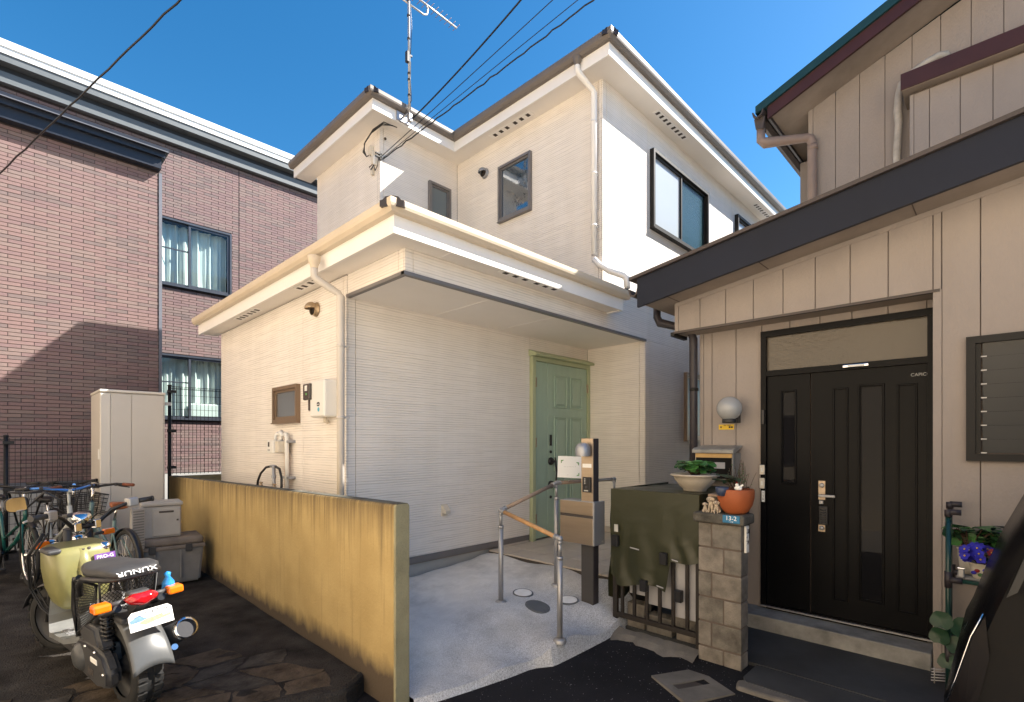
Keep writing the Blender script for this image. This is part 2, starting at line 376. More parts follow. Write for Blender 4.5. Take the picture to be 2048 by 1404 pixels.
# terrain far out, then the road as one sheet
m = MB()
m.grid(lambda u, v: ((u - 0.5) * 900, (v - 0.5) * 900, -0.34), 6, 6); g = struct(m.build('ground', 'far_ground'))
m = MB()
def rd(u, v):
    x = -0.5 + 10 * u; y = -2.2 + 14 * v
    return (x, y, zroad(x, y))
m.grid(rd, 68, 68); struct(m.build('road', 'asphalt'))
# driveway slab: height from survey points
PTS = [(2.5, 4.25, .145), (3.3, 4.25, .185), (3.65, 4.25, .205), (3.9, 4.2, .24), (2.9, 4.25, .165), (2.22, 4.25, .13), (3.95, 4.1, .262), (3.95, 3.2, .262), (3.95, 2.6, .25), (3.0, 3.07, .155), (2.89, 2.34, .075), (2.67, 2.43, -.055), (3.4, 2.30, -.015),
       (3.60, 2.60, .13), (1.83, 2.70, -.10), (2.1, 2.60, -.085), (2.0, 3.6, .04), (2.4, 3.4, .09), (3.4, 3.6, .21), (3.75, 2.28, .03)]
def zdrive(x, y):
    s = t = 0
    for a, b, c in PTS:
        w = 1 / ((x - a) ** 2 + (y - b) ** 2 + 0.012) ** 1.6; s += w * c; t += w
    return s / t
EDGE = [(1.835, 2.655), (1.95, 2.60), (2.2, 2.53), (2.5, 2.46), (2.67, 2.43), (2.80, 2.34), (3.1, 2.32), (3.4, 2.30), (3.62, 2.31), (3.95, 2.36)]
def edge_y(x):
    for (a, b), (c, d) in zip(EDGE[:-1], EDGE[1:]):
        if x <= c: return b + (d - b) * max(0, (x - a)) / (c - a)
    return EDGE[-1][1]
m = MB()
def dv(u, v):
    x = 1.835 + (3.952 - 1.835) * u; y0 = edge_y(x); y = y0 + (4.245 - y0) * v ** 1.2
    return (x, y, zdrive(x, y))
m.grid(dv, 42, 40)
# skirt down to the road
def sk(u, v):
    x = 1.835 + (3.952 - 1.835) * u; y = edge_y(x)
    return (x, y - 0.03 * v, zdrive(x, y) * (1 - v) + v * (zroad(x, y) - 0.03))
m.grid(sk, 42, 1, False)
drive = struct(m.build('driveway', 'drive'))
# tiled porch floor with single tiles
m = MB(); m.box(3.955, 5.865, 2.40, 4.24, -0.1, 0.262); porch = struct(m.build('porch_floor', 'grout'))
tm = None; k = 0
for i in range(6):
    for j in range(6):
        x0 = 3.957 + i * 0.318; y0 = 2.405 + j * 0.306
        mm = MB(); mm.box(x0, x0 + 0.311, y0, y0 + 0.299, 0.25, 0.2765 + random.uniform(0, .0015), 0.002, 1)
        mm.build('floor_tile', 'tile' if random.random() < 0.6 else 'tile_b', porch)
# round covers set in the driveway
def cover(x, y, r, mat, label):
    z = zdrive(x, y); e = 0.05
    n = Vector((-(zdrive(x + e, y) - zdrive(x - e, y)) / (2 * e), -(zdrive(x, y + e) - zdrive(x, y - e)) / (2 * e), 1)).normalized()
    root = thing('drain_cover', label, 'drain cover', (x, y, z))
    mm = MB(); mm.lathe([(0, .012), (r - .012, .012), (r - .006, .010), (r - .006, -.02)], (x, y, z), n, 28, False); mm.build('lid', mat, root)
    mm = MB(); mm.lathe([(r - .004, -.02), (r - .004, .010), (r + .006, .009), (r + .008, -.02)], (x, y, z), n, 28, False); mm.build('rim', 'lid_grey', root)
cover(3.31, 3.10, .085, 'lid_white', 'white round drain cover left of the front handrail post, the one further from the street')
cover(3.50, 2.74, .085, 'lid_white', 'white round drain cover right of the front handrail post, beside the mailbox column')
cover(3.20, 2.83, .10, 'lid_grey', 'dark grey round drain cover between the two white ones')
# left yard: raised dark platform with flagstones at its street edge
def zplat(x, y): return -0.045 + 0.009 * max(0, y - 2.5)
KE = [(-0.9, 3.35), (-0.3, 3.25), (0.3, 3.18), (0.9, 3.12), (1.185, 3.075), (1.41, 2.99), (1.55, 2.965), (1.64, 3.0), (1.715, 3.06)]
def ke_y(x):
    if x <= KE[0][0]: return KE[0][1]
    for (a, b), (c, d) in zip(KE[:-1], KE[1:]):
        if x <= c: return b + (d - b) * (x - a) / (c - a)
    return KE[-1][1]
m = MB()
def pl(u, v):
    x = -6 + 7.715 * u; y0 = ke_y(x); y = y0 + 0.05 + (10.2 - y0) * v
    return (x, y, zplat(x, y) + 0.006 * math.sin(7 * x + 3 * y) * math.sin(5 * y))
m.grid(pl, 60, 40)
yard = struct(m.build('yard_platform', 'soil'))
m = MB()
def kb(u, v):
    x = -6 + 7.715 * u; y = ke_y(x); z = zplat(x, y)
    P = [(0.06, z + .004), (0.03, z + .012), (0.0, z + .004), (-0.012, z - .02), (-0.015, -0.36)]
    q = P[min(4, int(round(v * 4)))]
    return (x, y + q[0], q[1])
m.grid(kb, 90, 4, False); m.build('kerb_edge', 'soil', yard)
rnd = random.Random(11)
def flagstone(pts, mat, h):
    cx = sum(p[0] for p in pts) / len(pts); cy = sum(p[1] for p in pts) / len(pts)
    ring = []
    for (x, y), (x2, y2) in zip(pts, pts[1:] + pts[:1]):
        ring += [(x + (x2 - x) * t + rnd.uniform(-.016, .016), y + (y2 - y) * t + rnd.uniform(-.016, .016)) for t in (0.06, .3, .52, .76, .94)]
    mm = MB(); b = [mm.bm.verts.new((x, y, zplat(x, y) - .02)) for x, y in ring]
    t = [mm.bm.verts.new((cx + (x - cx) * .955, cy + (y - cy) * .955, zplat(x, y) + h + rnd.uniform(-.003, .003))) for x, y in ring]
    n = len(ring); mm.bm.faces.new(t)
    for i in range(n): mm.bm.faces.new([b[i], b[(i + 1) % n], t[(i + 1) % n], t[i]])
    mm.build('flagstone', mat, yard)
# irregular lattice of stones along the edge
def lat(i, j):
    rr = random.Random(i * 53 + j * 17 + 5)
    x = -0.55 + i * 0.29 + rr.uniform(-.085, .085) + (0.12 if j % 2 else 0); 
    return (x, max(ke_y(x) + 0.09, ke_y(x) + 0.085 + j * 0.25 + (rr.uniform(-.06, .06) if j else 0)))
for i in range(8):
    for j in range(3 if i > 5 else 4):
        q = [lat(i, j), lat(i + 1, j), lat(i + 1, j + 1), lat(i, j + 1)]
        if max(p[0] for p in q) > 1.66: continue
        c = (sum(p[0] for p in q) / 4, sum(p[1] for p in q) / 4)
        if j == 3 and rnd.random() < .45: continue
        q = [(c[0] + (p[0] - c[0]) * .96, c[1] + (p[1] - c[1]) * .95) for p in q]
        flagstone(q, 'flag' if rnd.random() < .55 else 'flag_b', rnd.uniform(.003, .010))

# ================================================================== BEIGE HOUSE
YF, YP, XW1, XM, YW, XW, YB, XR = 3.345, 4.25, 2.22, 4.911, 5.96, 3.59, 7.82, 5.87
house = thing('beige_house', 'two-storey beige house with ribbed siding, pale green door and white eaves', 'house', (4.9, 5.6, 0))
m = MB()
g = .014
m.box(XM + g, 11, YF + g, YB, 2.83, 5.72); m.box(XR + g, 11, YF + g, YB, .3, 2.83)
m.box(XW + g, XM + g - .001, YW + g, YB - .002, 3.0, 5.72); m.box(XW1 + g, XR + g - .001, YP + g, YB - .001, .28, 3.02)
m.box(XW1 + .015 + g, XM + g - .001, YF + g + .001, YP + g - .001, 2.82, 3.04)
wall = m.build('wall', 'core', house)
m = MB(); m.box(XW1 + .03, XR + .03, YP + .028, YB - .03, -.3, .279); m.box(XR + .03, 11, YF + .03, YB - .03, -.3, .299)
m.build('foundation', 'foundation', house)
def panel(axis, p, u0, u1, z0, z1, face=-1):
    # one siding sheet, 12 mm thick, standing proud of the core with a joint all round
    j = .003; mm = MB()
    if axis == 'x': mm.box(p, p + .0125, u0 + j, u1 - j, z0, z1)
    else: mm.box(u0 + j, u1 - j, p, p + .0125, z0, z1)
    mm.build('siding_panel', 'siding', house)
# ground-floor side wall (faces -X)
panel('x', XW1, YP + .05, 5.16, .36, 3.0); panel('x', XW1, 5.16, YB - .04, .36, 3.0); panel('x', XW1, YB - .04, YB, .36, 3.0); panel('x', XW1, YP - .003, YP + .05, .36, 3.0)
# porch back wall (faces -Y)
panel('y', YP, XW1 + .013, 2.31, .36, 2.815); panel('y', YP, 2.31, 4.66, .36, 2.815); panel('y', YP, 4.66, XR, 2.60, 2.815)
# porch side wall (faces -X)
panel('x', XR, YF + .0125, 3.43, .3, 2.815); panel('x', XR, 3.43, YP, .36, 2.815)
# porch header box
panel('y', YF, XW1 + .013, 2.31, 2.83, 3.03); panel('y', YF, 2.31, XM, 2.83, 3.03)
panel('x', XW1 + .012, YF + .013, 3.43, 2.83, 3.03); panel('x', XW1 + .012, 3.43, YP, 2.83, 3.03)
# main block
panel('y', YF, XM, 4.99, 2.83, 5.7)
panel('y', YF, 4.99, 5.942, 2.83, 5.7); panel('y', YF, 5.942, 8.717, 2.83, 5.7); panel('y', YF, 8.717, 11, 2.83, 5.7)
panel('y', YF, XR, 5.942, .34, 2.827); panel('y', YF, 5.942, 8.717, .34, 2.827); panel('y', YF, 8.717, 11, .34, 2.827)
panel('x', XM, YF + .013, 3.40, 3.0, 5.7); panel('x', XM, 3.40, YW, 3.0, 5.7)
panel('y', YW, XW, 3.645, 3.0, 5.7); panel('y', YW, 3.645, XM, 3.0, 5.7)
panel('x', XW, YW + .013, YW + .06, 3.0, 5.7); panel('x', XW, YW + .06, YB - .04, 3.0, 5.7); panel('x', XW, YB - .04, YB, 3.0, 5.7)
# flashings and base trims
m = MB(); m.box(XW1 - .002, XW1 + .04, YF - .012, YP, 2.802, 2.829); m.box(XW1 - .002, XR + .012, YF - .014, YF + .03, 2.80, 2.8285)
m.build('header_flashing', 'grey_sash', house)
m = MB(); m.box(XW1 - .012, XW1 + .03, YP - .012, YB, .30, .357); m.box(XW1 - .012, 4.63, YP - .014, YP + .03, .298, .357); m.build('base_flashing', 'grey_sash', house)
m = MB(); m.box(XR - .006, XR + .03, YF + .03, YP - .02, .278, .357); m.build('skirting', 'tile_b', house)
m = MB(); m.box(4.15, 4.63, YP - .012, YP + .028, .2, .296); m.build('skirting', 'tile_b', house)
bx('porch_ceiling', 'soffit', house, XW1 + .04, XR - .001, YF + .031, YP - .001, 2.806, 2.82)
for y0, y1, x in ((YF + .05, YP - .02, 3.17), (YF + .05, YP - .02, 4.09)):
    bx('ceiling_joint', 'white_trim', house, x, x + .006, y0, y1, 2.8035, 2.8065)
# ---- eaves
def eave(segs, zs, zt, out, hfas, gut_mat, gh, gp, ends):
    # segs: list of (axis, const, a, b, sign) fascia runs; gutter outside
    for axis, c, a, b in segs:
        mm = MB(); t = .025
        if axis == 'x': mm.box(c, c + t, a, b, zs, zs + hfas)
        else: mm.box(a, b, c, c + t, zs, zs + hfas)
        mm.build('fascia', 'white_trim', house)
def gutter_profile(w, h):
    # open trough seen in section (outward, up): outer lip rolled
    return [(0.0, 0.02), (0.0, 0.0), (-w * .62, 0.0), (-w * .92, h * .32), (-w, h * .55), (-w, h), (-w + .014, h), (-w + .014, h * .62), (-w * .85, h * .4), (-w * .55, .014), (-.014, .014), (-.014, .02)]
def gutter(path, w, h, z, mat):
    # path: 2-D corner list, outside on the right-hand side of the direction of travel given by miter offsets
    prof = gutter_profile(w, h); rings = []
    n = len(path)
    for i, (x, y) in enumerate(path):
        d1 = (Vector(path[i]) - Vector(path[i - 1])).normalized() if i > 0 else None
        d2 = (Vector(path[i + 1]) - Vector(path[i])).normalized() if i < n - 1 else None
        def nrm(d): return Vector((-d.y, d.x))
        if d1 is None: o = nrm(d2)
        elif d2 is None: o = nrm(d1)
        else:
            a, b = nrm(d1), nrm(d2); o = (a + b) / (1 + a.dot(b))
        rings.append([(x - o.x * q, y - o.y * q, z + r) for q, r in prof])
    mm = MB(); mm.loft(rings, False, True)
    # lip bead
    return mm.build('gutter', mat, house)
# upper eaves: fascia lines X=3.335, Y=5.69, X=4.64, Y=3.075
FX, FYW, FM, FY, ZS = 3.325, 5.69, 4.64, 3.075, 5.68
for axis, c, a, b in (('x', FX, FYW, 8.07), ('y', FYW, FX + .025, FM), ('x', FM, FY, FYW + .025), ('y', FY, FM + .025, 11.3)):
    m = MB()
    if axis == 'x': m.box(c, c + .025, a, b, ZS, ZS + .14)
    else: m.box(a, b, c, c + .025, ZS, ZS + .14)
    m.build('fascia', 'white_trim', house)
m = MB(); zz = ZS + .012
m.poly([(FX + .02, FYW + .02, zz), (FX + .02, 8.07, zz), (XW + .01, 8.07, zz), (XW + .01, YW + .01, zz), (XM + .01, YW + .01, zz), (XM + .01, YF + .01, zz), (11.3, YF + .01, zz), (11.3, FY + .02, zz), (FM + .02, FY + .02, zz), (FM + .02, FYW + .02, zz)])
m.build('soffit', 'soffit', house)
gutter([(FX, 8.10), (FX, FYW), (FM, FYW), (FM, FY), (11.35, FY)][::-1], .075, .095, ZS + .135, 'taupe')
def hip(x0, x1, y0, y1, z, s, rmax):
    mm = MB(); r = rmax
    xa, xb, ya, yb = x0 + r, x1 - r, y0 + r, y1 - r; zt = z + s * r
    if xb < xa: xa = xb = (x0 + x1) / 2
    A, B, D, E_ = (x0, y0, z), (x1, y0, z), (x1, y1, z), (x0, y1, z)
    ym = (y0 + y1) / 2
    mm.poly([A, B, (xb, ym, zt), (xa, ym, zt)]); mm.poly([D, E_, (xa, ym, zt), (xb, ym, zt)])
    mm.poly([E_, A, (xa, ym, zt)]); mm.poly([B, D, (xb, ym, zt)])
    mm.poly([A, E_, D, B])
    return mm
ZR = ZS + .20
hip(FM - .06, 11.4, FY - .06, 8.13, ZR, .33, 2.53).build('roof', 'shingle', house)
hip(FX - .06, 7.2, FYW - .06, 8.131, ZR - .002, .33, 1.2).build('roof', 'shingle', house)
# fascia backing under the roof so no light leaks in
m = MB(); m.box(FM + .03, 11.3, FY + .03, 8.06, ZS + .135, ZR - .003); m.box(FX + .03, FM + .03, FYW + .03, 8.061, ZS + .136, ZR - .004); m.build('roof_deck', 'dark_metal', house)
def hipcap(p, d, l, s, name='ridge_cap'):
    # folded metal cap running up a hip from corner p along d
    mm = MB(); d = Vector((d[0], d[1], 0)).normalized(); q = Vector((-d.y, d.x, 0)); p = Vector(p); up = Vector((0, 0, 1))
    dd = d + up * s * .7071
    pr = [(-.085, -.035), (-.085, .006), (-.066, .011), (-.046, .034), (0, .044), (.046, .034), (.066, .011), (.085, .006), (.085, -.035)]
    rings = [[p + dd * t + q * a + up * b for a, b in pr] for t in (0, l)]
    mm.loft(rings, False); return mm.build(name, 'dark_metal', house)
hipcap((FM - .05, FY - .05, ZR + .0), (1, 1), 3.4, .33); hipcap((FX - .05, FYW - .05, ZR), (1, 1), 1.6, .33)
# soffit vents with slots
def soffit_vent(axis, c, u0, u1, z, n=6, w=.10, name='soffit_vent'):
    mm = MB()
    if axis == 'x': mm.box(c - w / 2, c + w / 2, u0, u1, z - .006, z - .0005)
    else: mm.box(u0, u1, c - w / 2, c + w / 2, z - .006, z - .0005)
    v = mm.build(name, 'white_trim', house)
    st = (u1 - u0) / (n + .6); mm = MB()
    for i in range(n):
        a = u0 + st * (.35 + i) + (0.3 * st if i >= n / 2 else 0); b = a + st * .42
        if axis == 'x': mm.box(c - w * .28, c + w * .28, a, b, z - .0085, z - .004)
        else: mm.box(a, b, c - w * .28, c + w * .28, z - .0085, z - .004)
    mm.build('slot', 'slot', v)
soffit_vent('x', 4.785, 4.33, 5.08, zz); soffit_vent('y', 3.19, 5.86, 6.70, zz, 8); soffit_vent('y', 3.19, 9.35, 10.2, zz, 8)
# lower eaves: fascia X=2.005, Y=3.14
LX, LY, LZ = 2.005, 3.14, 3.0
for axis, c, a, b in (('x', LX, LY, 8.07), ('y', LY, LX + .025, 5.02)):
    m = MB()
    if axis == 'x': m.box(c, c + .025, a, b, LZ, LZ + .135)
    else: m.box(a, b, c, c + .025, LZ, LZ + .135)
    m.build('fascia', 'white_trim', house)
bx('fascia', 'white_trim', house, 4.995, 5.02, LY + .025, YF + .01, LZ, LZ + .135)
m = MB(); zl = LZ + .012
m.poly([(LX + .02, LY + .02, zl), (LX + .02, 8.07, zl), (XW1 + .02, 8.07, zl), (XW1 + .02, YF + .02, zl), (5.0, YF + .02, zl), (5.0, LY + .02, zl)])
m.build('soffit', 'soffit', house)
bx('soffit_joint', 'white_trim', house, 2.55, 2.556, LY + .03, YF - .002, zl - .003, zl + .002)
gutter([(5.08, LY), (LX, LY), (LX, 8.10)], .075, .085, LZ + .13, 'cream_gutter')
sl = .30; ZL = LZ + .19
m = MB()
def zr(x, y): return ZL + sl * min(x - LX + .06, y - LY + .06)
m.poly([(x, y, zr(x, y)) for x, y in ((LX - .06, LY - .06), (5.06, LY - .06), (5.06, YF + .02), (XM + .02, YF + .02), (XM + .02, XM + .02 - LX + LY))])
m.poly([(x, y, zr(x, y)) for x, y in ((LX - .06, LY - .06), (XM + .02, XM + .02 - LX + LY), (XW + .02, XM + .02 - LX + LY), (XW + .02, 8.13), (LX - .06, 8.13))])
r_ = m.build('roof', 'shingle', house); md = r_.modifiers.new('thick', 'SOLIDIFY'); md.thickness = .03; md.offset = 0
bx('roof_deck', 'dark_metal', house, LX + .03, 5.0, LY + .03, 8.06, LZ + .13, LZ + .16)
hipcap((LX - .05, LY - .05, ZL), (1, 1), 3.0, sl)
soffit_vent('x', 2.10, 6.05, 6.78, zl); soffit_vent('x', 2.10, 4.55, 5.03, zl, 4); soffit_vent('y', 3.19, 3.12, 3.95, zl)
# roof-edge flashing over the gutters
bx('verge_trim', 'dark_metal', house, 5.03, 5.07, LY - .05, YF - .003, ZL - .02, ZL + .05)
# ---- downpipes
def pipe(name, pts, r, mat, parent, n=12):
    mm = MB(); mm.tube(pts, r, n); return mm.build(name, mat, parent)
dp = pipe('downpipe', [(1.925, 4.25, 3.03), (1.925, 4.25, 2.93), (1.94, 4.248, 2.905), (2.12, 4.205, 2.81), (2.14, 4.2, 2.78), (2.14, 4.2, .3)], .030, 'cream_pipe', house)
m = MB(); m.lathe([(.030, 0), (.036, .03), (.05, .06), (.055, .10), (.05, .105)], (1.925, 4.25, 2.99)); m.build('outlet', 'cream_gutter', dp)
for z in (2.35, 1.72, 1.0):
    m = MB(); m.lathe([(.031, -.012), (.036, -.012), (.036, .012), (.031, .012)], (2.14, 4.2, z)); m.box(2.165, 2.222, 4.19, 4.21, z - .008, z + .008); m.build('pipe_clip', 'cream_pipe', dp)
dp = pipe('downpipe', [(4.60, 3.47, 5.80), (4.60, 3.47, 5.70), (4.615, 3.465, 5.665), (4.83, 3.425, 5.56), (4.85, 3.42, 5.53), (4.85, 3.42, 3.66)], .030, 'white_trim', house)
m = MB(); m.lathe([(.030, 0), (.036, .03), (.05, .06), (.052, .09)], (4.60, 3.47, 5.74)); m.build('outlet', 'taupe', dp)
for z in (5.2, 4.6, 4.0):
    m = MB(); m.lathe([(.031, -.012), (.036, -.012), (.036, .012), (.031, .012)], (4.85, 3.42, z)); m.box(4.87, 4.912, 3.41, 3.43, z - .008, z + .008); m.build('pipe_clip', 'white_trim', dp)
pipe('downpipe', [(4.85, 3.42, 3.62), (4.87, 3.36, 3.54), (4.93, 3.26, 3.46), (5.03, 3.14, 3.40), (5.045, 3.11, 3.37), (5.045, 3.10, 3.25)], .032, 'white_trim', house)
# ---- windows
def window(axis, p, u0, u1, z0, z1, fw, mat, pane, sashes=1, deep=.045, name='window', sill=True):
    root = MB(); frame_px(root, axis, p, u0, u1, z0, z1, fw, p - deep, p + .004)
    w = root.build(name, mat, house)
    n = sashes; pw = (u1 - u0 - 2 * fw) / n
    for i in range(n):
        a = u0 + fw + pw * i; b = a + pw; off = .008 + (.014 * (i % 2))
        mm = MB(); frame_px(mm, axis, p, a + .001, b - .001, z0 + fw + .001, z1 - fw - .001, fw * .7, p - deep * .55 + off - .008, p + off * .2 + .003)
        mm.build('sash', mat, w)
        mm = MB()
        if axis == 'x': mm.box(p - .012 + off * .5, p - .006 + off * .5, a + fw * .6, b - fw * .6, z0 + fw * 1.6, z1 - fw * 1.6)
        else: mm.box(a + fw * .6, b - fw * .6, p - .012 + off * .5, p - .006 + off * .5, z0 + fw * 1.6, z1 - fw * 1.6)
        mm.build('pane', pane if isinstance(pane, str) else pane[i], w)
    if sill:
        mm = MB()
        if axis == 'x': mm.box(p - deep - .012, p - .002, u0 - .004, u1 + .004, z0 - .014, z0 - .001)
        else: mm.box(u0 - .004, u1 + .004, p - deep - .012, p - .002, z0 - .014, z0 - .001)
        mm.build('sill', mat, w)
    return w
window('x', XM, 4.437, 5.037, 4.535, 5.292, .032, 'grey_sash', 'patterned')
window('y', YW, 4.368, 4.762, 4.40, 5.255, .035, 'grey_sash', 'frosted')
window('y', YF, 5.99, 7.69, 4.30, 5.325, .04, 'black_sash', ['pale_pane', 'teal_pane'], 2, .06)
window('y', YF, 8.86, 10.0, 4.30, 5.39, .04, 'black_sash', ['pale_pane', 'teal_pane'], 2, .06)
window('y', YF, 6.96, 8.2, 1.53, 2.51, .04, 'bronze_sash', ['frosted', 'frosted'], 2, .05)
window('x', XW1, 5.222, 5.869, 1.717, 2.105, .036, 'bronze_sash', 'cloudy')
# ---- vent hoods
def vent_hood(x, y, z, r, mat, ax=(-1, 0, 0)):
    mm = MB(); a = Vector(ax)
    mm.lathe([(0, .004), (r * 1.12, .004), (r * 1.16, .012), (r * 1.0, .016), (r * .98, .05)], (x, y, z), a, 24)
    h = mm.build('vent_hood', mat, house)
    mm = MB(); rings = []
    for i in range(9):
        t = i / 8; th = t * R(100)
        ring = []
        for j in range(17):
            f = math.pi * j / 16
            lx = math.cos(f) * r * (1 if t < .02 else math.cos(th * .55)); lz = math.sin(f) * r
            ring.append((lx, lz))
        rings.append(ring)
    # hood: quarter-dome over the opening
    def hd(u, v):
        th = R(-8) + u * R(98); f = v * math.pi
        out = .05 + r * 1.05 * math.cos(th) * math.sin(f) ** .6 ; up = r * math.sin(th) * math.sin(f); si = r * math.cos(f)
        p = Vector((x, y, z)) + a * out + Vector((0, 0, 1)) * up + a.cross(Vector((0, 0, 1))) * si
        return p
    mm.grid(hd, 10, 14); o = mm.build('hood', mat, h); s = o.modifiers.new('t', 'SOLIDIFY'); s.thickness = .004
    mm = MB(); mm.lathe([(0, .018), (r * .9, .018), (r * .9, .03)], (x, y, z), a, 20); mm.build('grille', 'slot', h)
M['hood_bronze'] = pm('bronze_hood', (0.42, 0.31, 0.20), 0.35, 0.06, metal=0.6)
vent_hood(XW1, 4.84, 2.80, .062, 'hood_bronze')
vent_hood(XM, 5.33, 5.33, .062, 'silver_paint')
m = MB(); m.box(3.285, 3.36, YP - .012, YP - .001, .73, .85); o = m.build('vent_cover', 'beige_plastic', house)
m = MB(); m.prism([(3.29, YP - .011, .845), (3.29, YP - .07, .79), (3.29, YP - .07, .755), (3.29, YP - .02, .765), (3.29, YP - .011, .775)], (.065, 0, 0)); m.build('hood', 'beige_plastic', o)
# ---- green front door
d = MB(); x0, x1, z0, z1 = 4.665, XR - .004, .277, 2.57
d.box(x0, x0 + .055, YP - .05, YP + .02, z0, z1 - .05); d.box(x1 - .055, x1, YP - .05, YP + .02, z0, z1 - .05); d.box(x0, x1, YP - .05, YP + .02, z1 - .05, z1)
door = d.build('front_door', 'frame_green', house)
m = MB(); m.prism([(x0 - .03, YP - .13, z1 + .002), (x0 - .03, YP - .13, z1 + .03), (x0 - .03, YP + .0, z1 + .085), (x0 - .03, YP + .0, z1 + .002)], (XR - x0 + .02, 0, 0), .004, 1); m.build('door_canopy', 'frame_green', door)
xs = x0 + .30
m = MB(); m.box(x0 + .058, xs - .002, YP - .030, YP + .01, z0 + .02, z1 - .054, .003, 1); m.build('side_leaf', 'door_green', door)
m = MB(); m.box(xs + .002, x1 - .058, YP - .032, YP + .01, z0 + .02, z1 - .054, .003, 1); leaf = m.build('door_leaf', 'door_green', door)
lw = x1 - .058 - xs
def raised(u0, u1, a, b):
    mm = MB(); yf = YP - .032; X0, X1 = xs + lw * u0, xs + lw * u1
    fr = .020
    for (p, q, r1, s1) in ((X0, X1, b - fr, b), (X0, X1, a, a + fr), (X0, X0 + fr, a + fr, b - fr), (X1 - fr, X1, a + fr, b - fr)): mm.box(p, q, yf - .018, yf, r1, s1, .006, 1)
    mm.box(X0 + .045, X1 - .045, yf - .014, yf, a + .042, b - .042, .010, 1)
    mm.build('door_panel', 'door_green', door)
for u0, u1 in ((.14, .46), (.54, .86)):
    raised(u0, u1, 1.95, 2.38); raised(u0, u1, 1.12, 1.84); raised(u0, u1, .45, 1.02)
hx = xs + .055; yf = YP - .033
for z in (1.26, .96):
    m = MB(); m.lathe([(0, .03), (.038, .03), (.048, .02), (.05, 0)], (hx, yf, z), (0, -1, 0), 24); m.tube([(hx, yf - .03, z), (hx + .012, yf - .065, z)], .016, 10); m.build('handle_rose', 'black_plastic', door)
m = MB(); m.tube([(hx + .015, yf - .065, 1.31), (hx + .02, yf - .07, 1.26), (hx + .035, yf - .078, 1.11), (hx + .022, yf - .07, .97), (hx + .014, yf - .062, .92)], [.008, .013, .011, .013, .008], 10); m.build('handle', 'black_plastic', door)
for z in (1.38, .80):
    m = MB(); m.lathe([(0, .016), (.014, .016), (.018, .012), (.02, 0)], (hx, yf, z), (0, -1, 0), 18); m.build('lock_cylinder', 'black_plastic', door)
bx('card_reader', 'black_plastic', door, hx - .018, hx + .018, yf - .012, yf, 1.46, 1.60)
for z in (2.25, 1.50, .55):
    bx('hinge', 'champagne', door, x0 + .05, x0 + .066, YP - .056, YP - .03, z - .06, z + .06); bx('hinge', 'champagne', door, x1 - .066, x1 - .05, YP - .056, YP - .03, z - .06, z + .06)
# ================================================================== GREY-BEIGE HOUSE ON THE RIGHT
M['board'] = pm('taupe_board_siding', (0.315, 0.275, 0.25), 0.75, 0.06, 3, bmp=0.55, bscale=75, bdist=0.006, stretch=(1, 1, 0.5))
M['board_core'] = pm('board_joint_brown', (0.12, 0.095, 0.08), 0.9)
M['navy_fascia'] = pm('navy_fascia_metal', (0.012, 0.015, 0.027), 0.5, 0.12, 2, spec=0.25)
M['brown_metal'] = pm('brown_roof_edge', (0.075, 0.06, 0.055), 0.5, 0.12, 3)
M['maroon'] = pm('maroon_bargeboard', (0.050, 0.016, 0.016), 0.5, 0.18, 3)
M['teal_roof'] = pm('teal_metal_roof', (0.010, 0.045, 0.052), 0.45, 0.1, 3)
M['eave_board'] = pm('weathered_eave_board', (0.30, 0.25, 0.21), 0.8, 0.2, 2)
M['brown_pipe'] = pm('grey_brown_pipe', (0.25, 0.19, 0.165), 0.5, 0.12, 3)
M['black_door'] = pm('black_door_metal', (0.006, 0.006, 0.0065), 0.33, 0.15, 2, spec=0.1)
M['tape'] = pm('grey_wrapping_tape', (0.45, 0.42, 0.38), 0.7, 0.18, 9, bmp=0.5, bscale=40, bdist=0.01)
M['step'] = pm('stained_step_concrete', (0.26, 0.255, 0.24), 0.9, 0.45, 4.5, bmp=0.3, bscale=90)
M['floor_dark'] = pm('dark_entry_floor', (0.05, 0.052, 0.055), 0.8, 0.3, 2.5, bmp=0.4, bscale=120)
M['louver_glass'] = glass_mat('frosted_louver_glass', opacity=0.88, body=(0.085, 0.085, 0.083), rough=0.15, bmp=0.5, bscale=120, ior=1.35)
M['rain_glass'] = glass_mat('rain_glass', opacity=0.9, body=(0.11, 0.092, 0.07), rough=0.04, bmp=0.8, bscale=38, ior=1.5)
XD, XF = 4.678, 4.442
def zrake(y): return 3.060 - 0.152 * (y - 2.222) - .03       # top of roof edge
rh = thing('taupe_board_house', 'taupe board-clad house with navy fascia, black entrance door and teal upper roof', 'house', (5.5, 0.5, 0))
m = MB(); g = .012
m.box(XD + g, 9.5, -2.6, 2.075, -.2, 2.9)
m.box(XF + g, XD + g - .001, -2.6, .366, -.2, 2.6)
def slope_box(mm, x0, x1, y0, y1, zb, zt):
    # box whose top follows the roof slope
    vs = [mm.bm.verts.new((x, y, z)) for (z) in (0, 1) for x, y in ((x0, y0), (x1, y0), (x1, y1), (x0, y1))]
    for i, v in enumerate(vs): v.co.z = (zb(v.co.y) if i < 4 else zt(v.co.y))
    mm._hexa(vs)
slope_box(m, XF + g, XD + g - .002, -2.6, 2.214, lambda y: 2.535, lambda y: zrake(y) - .21)
slope_box(m, XD + g, 9.5, -2.6, 2.214, lambda y: 2.8, lambda y: zrake(y) - .21)
m.box(6.65 + g, 12, -2.8, 1.66, 2.9, 5.2); m.box(7.5, 12, -2.8, 1.98, 2.9, 5.2)
slope_box(m, 6.65 + g, 12, -1.0, 1.66, lambda y: 5.1, lambda y: 5.33 - .355 * (y - 1.669)); 
m.build('wall', 'board_core', rh)
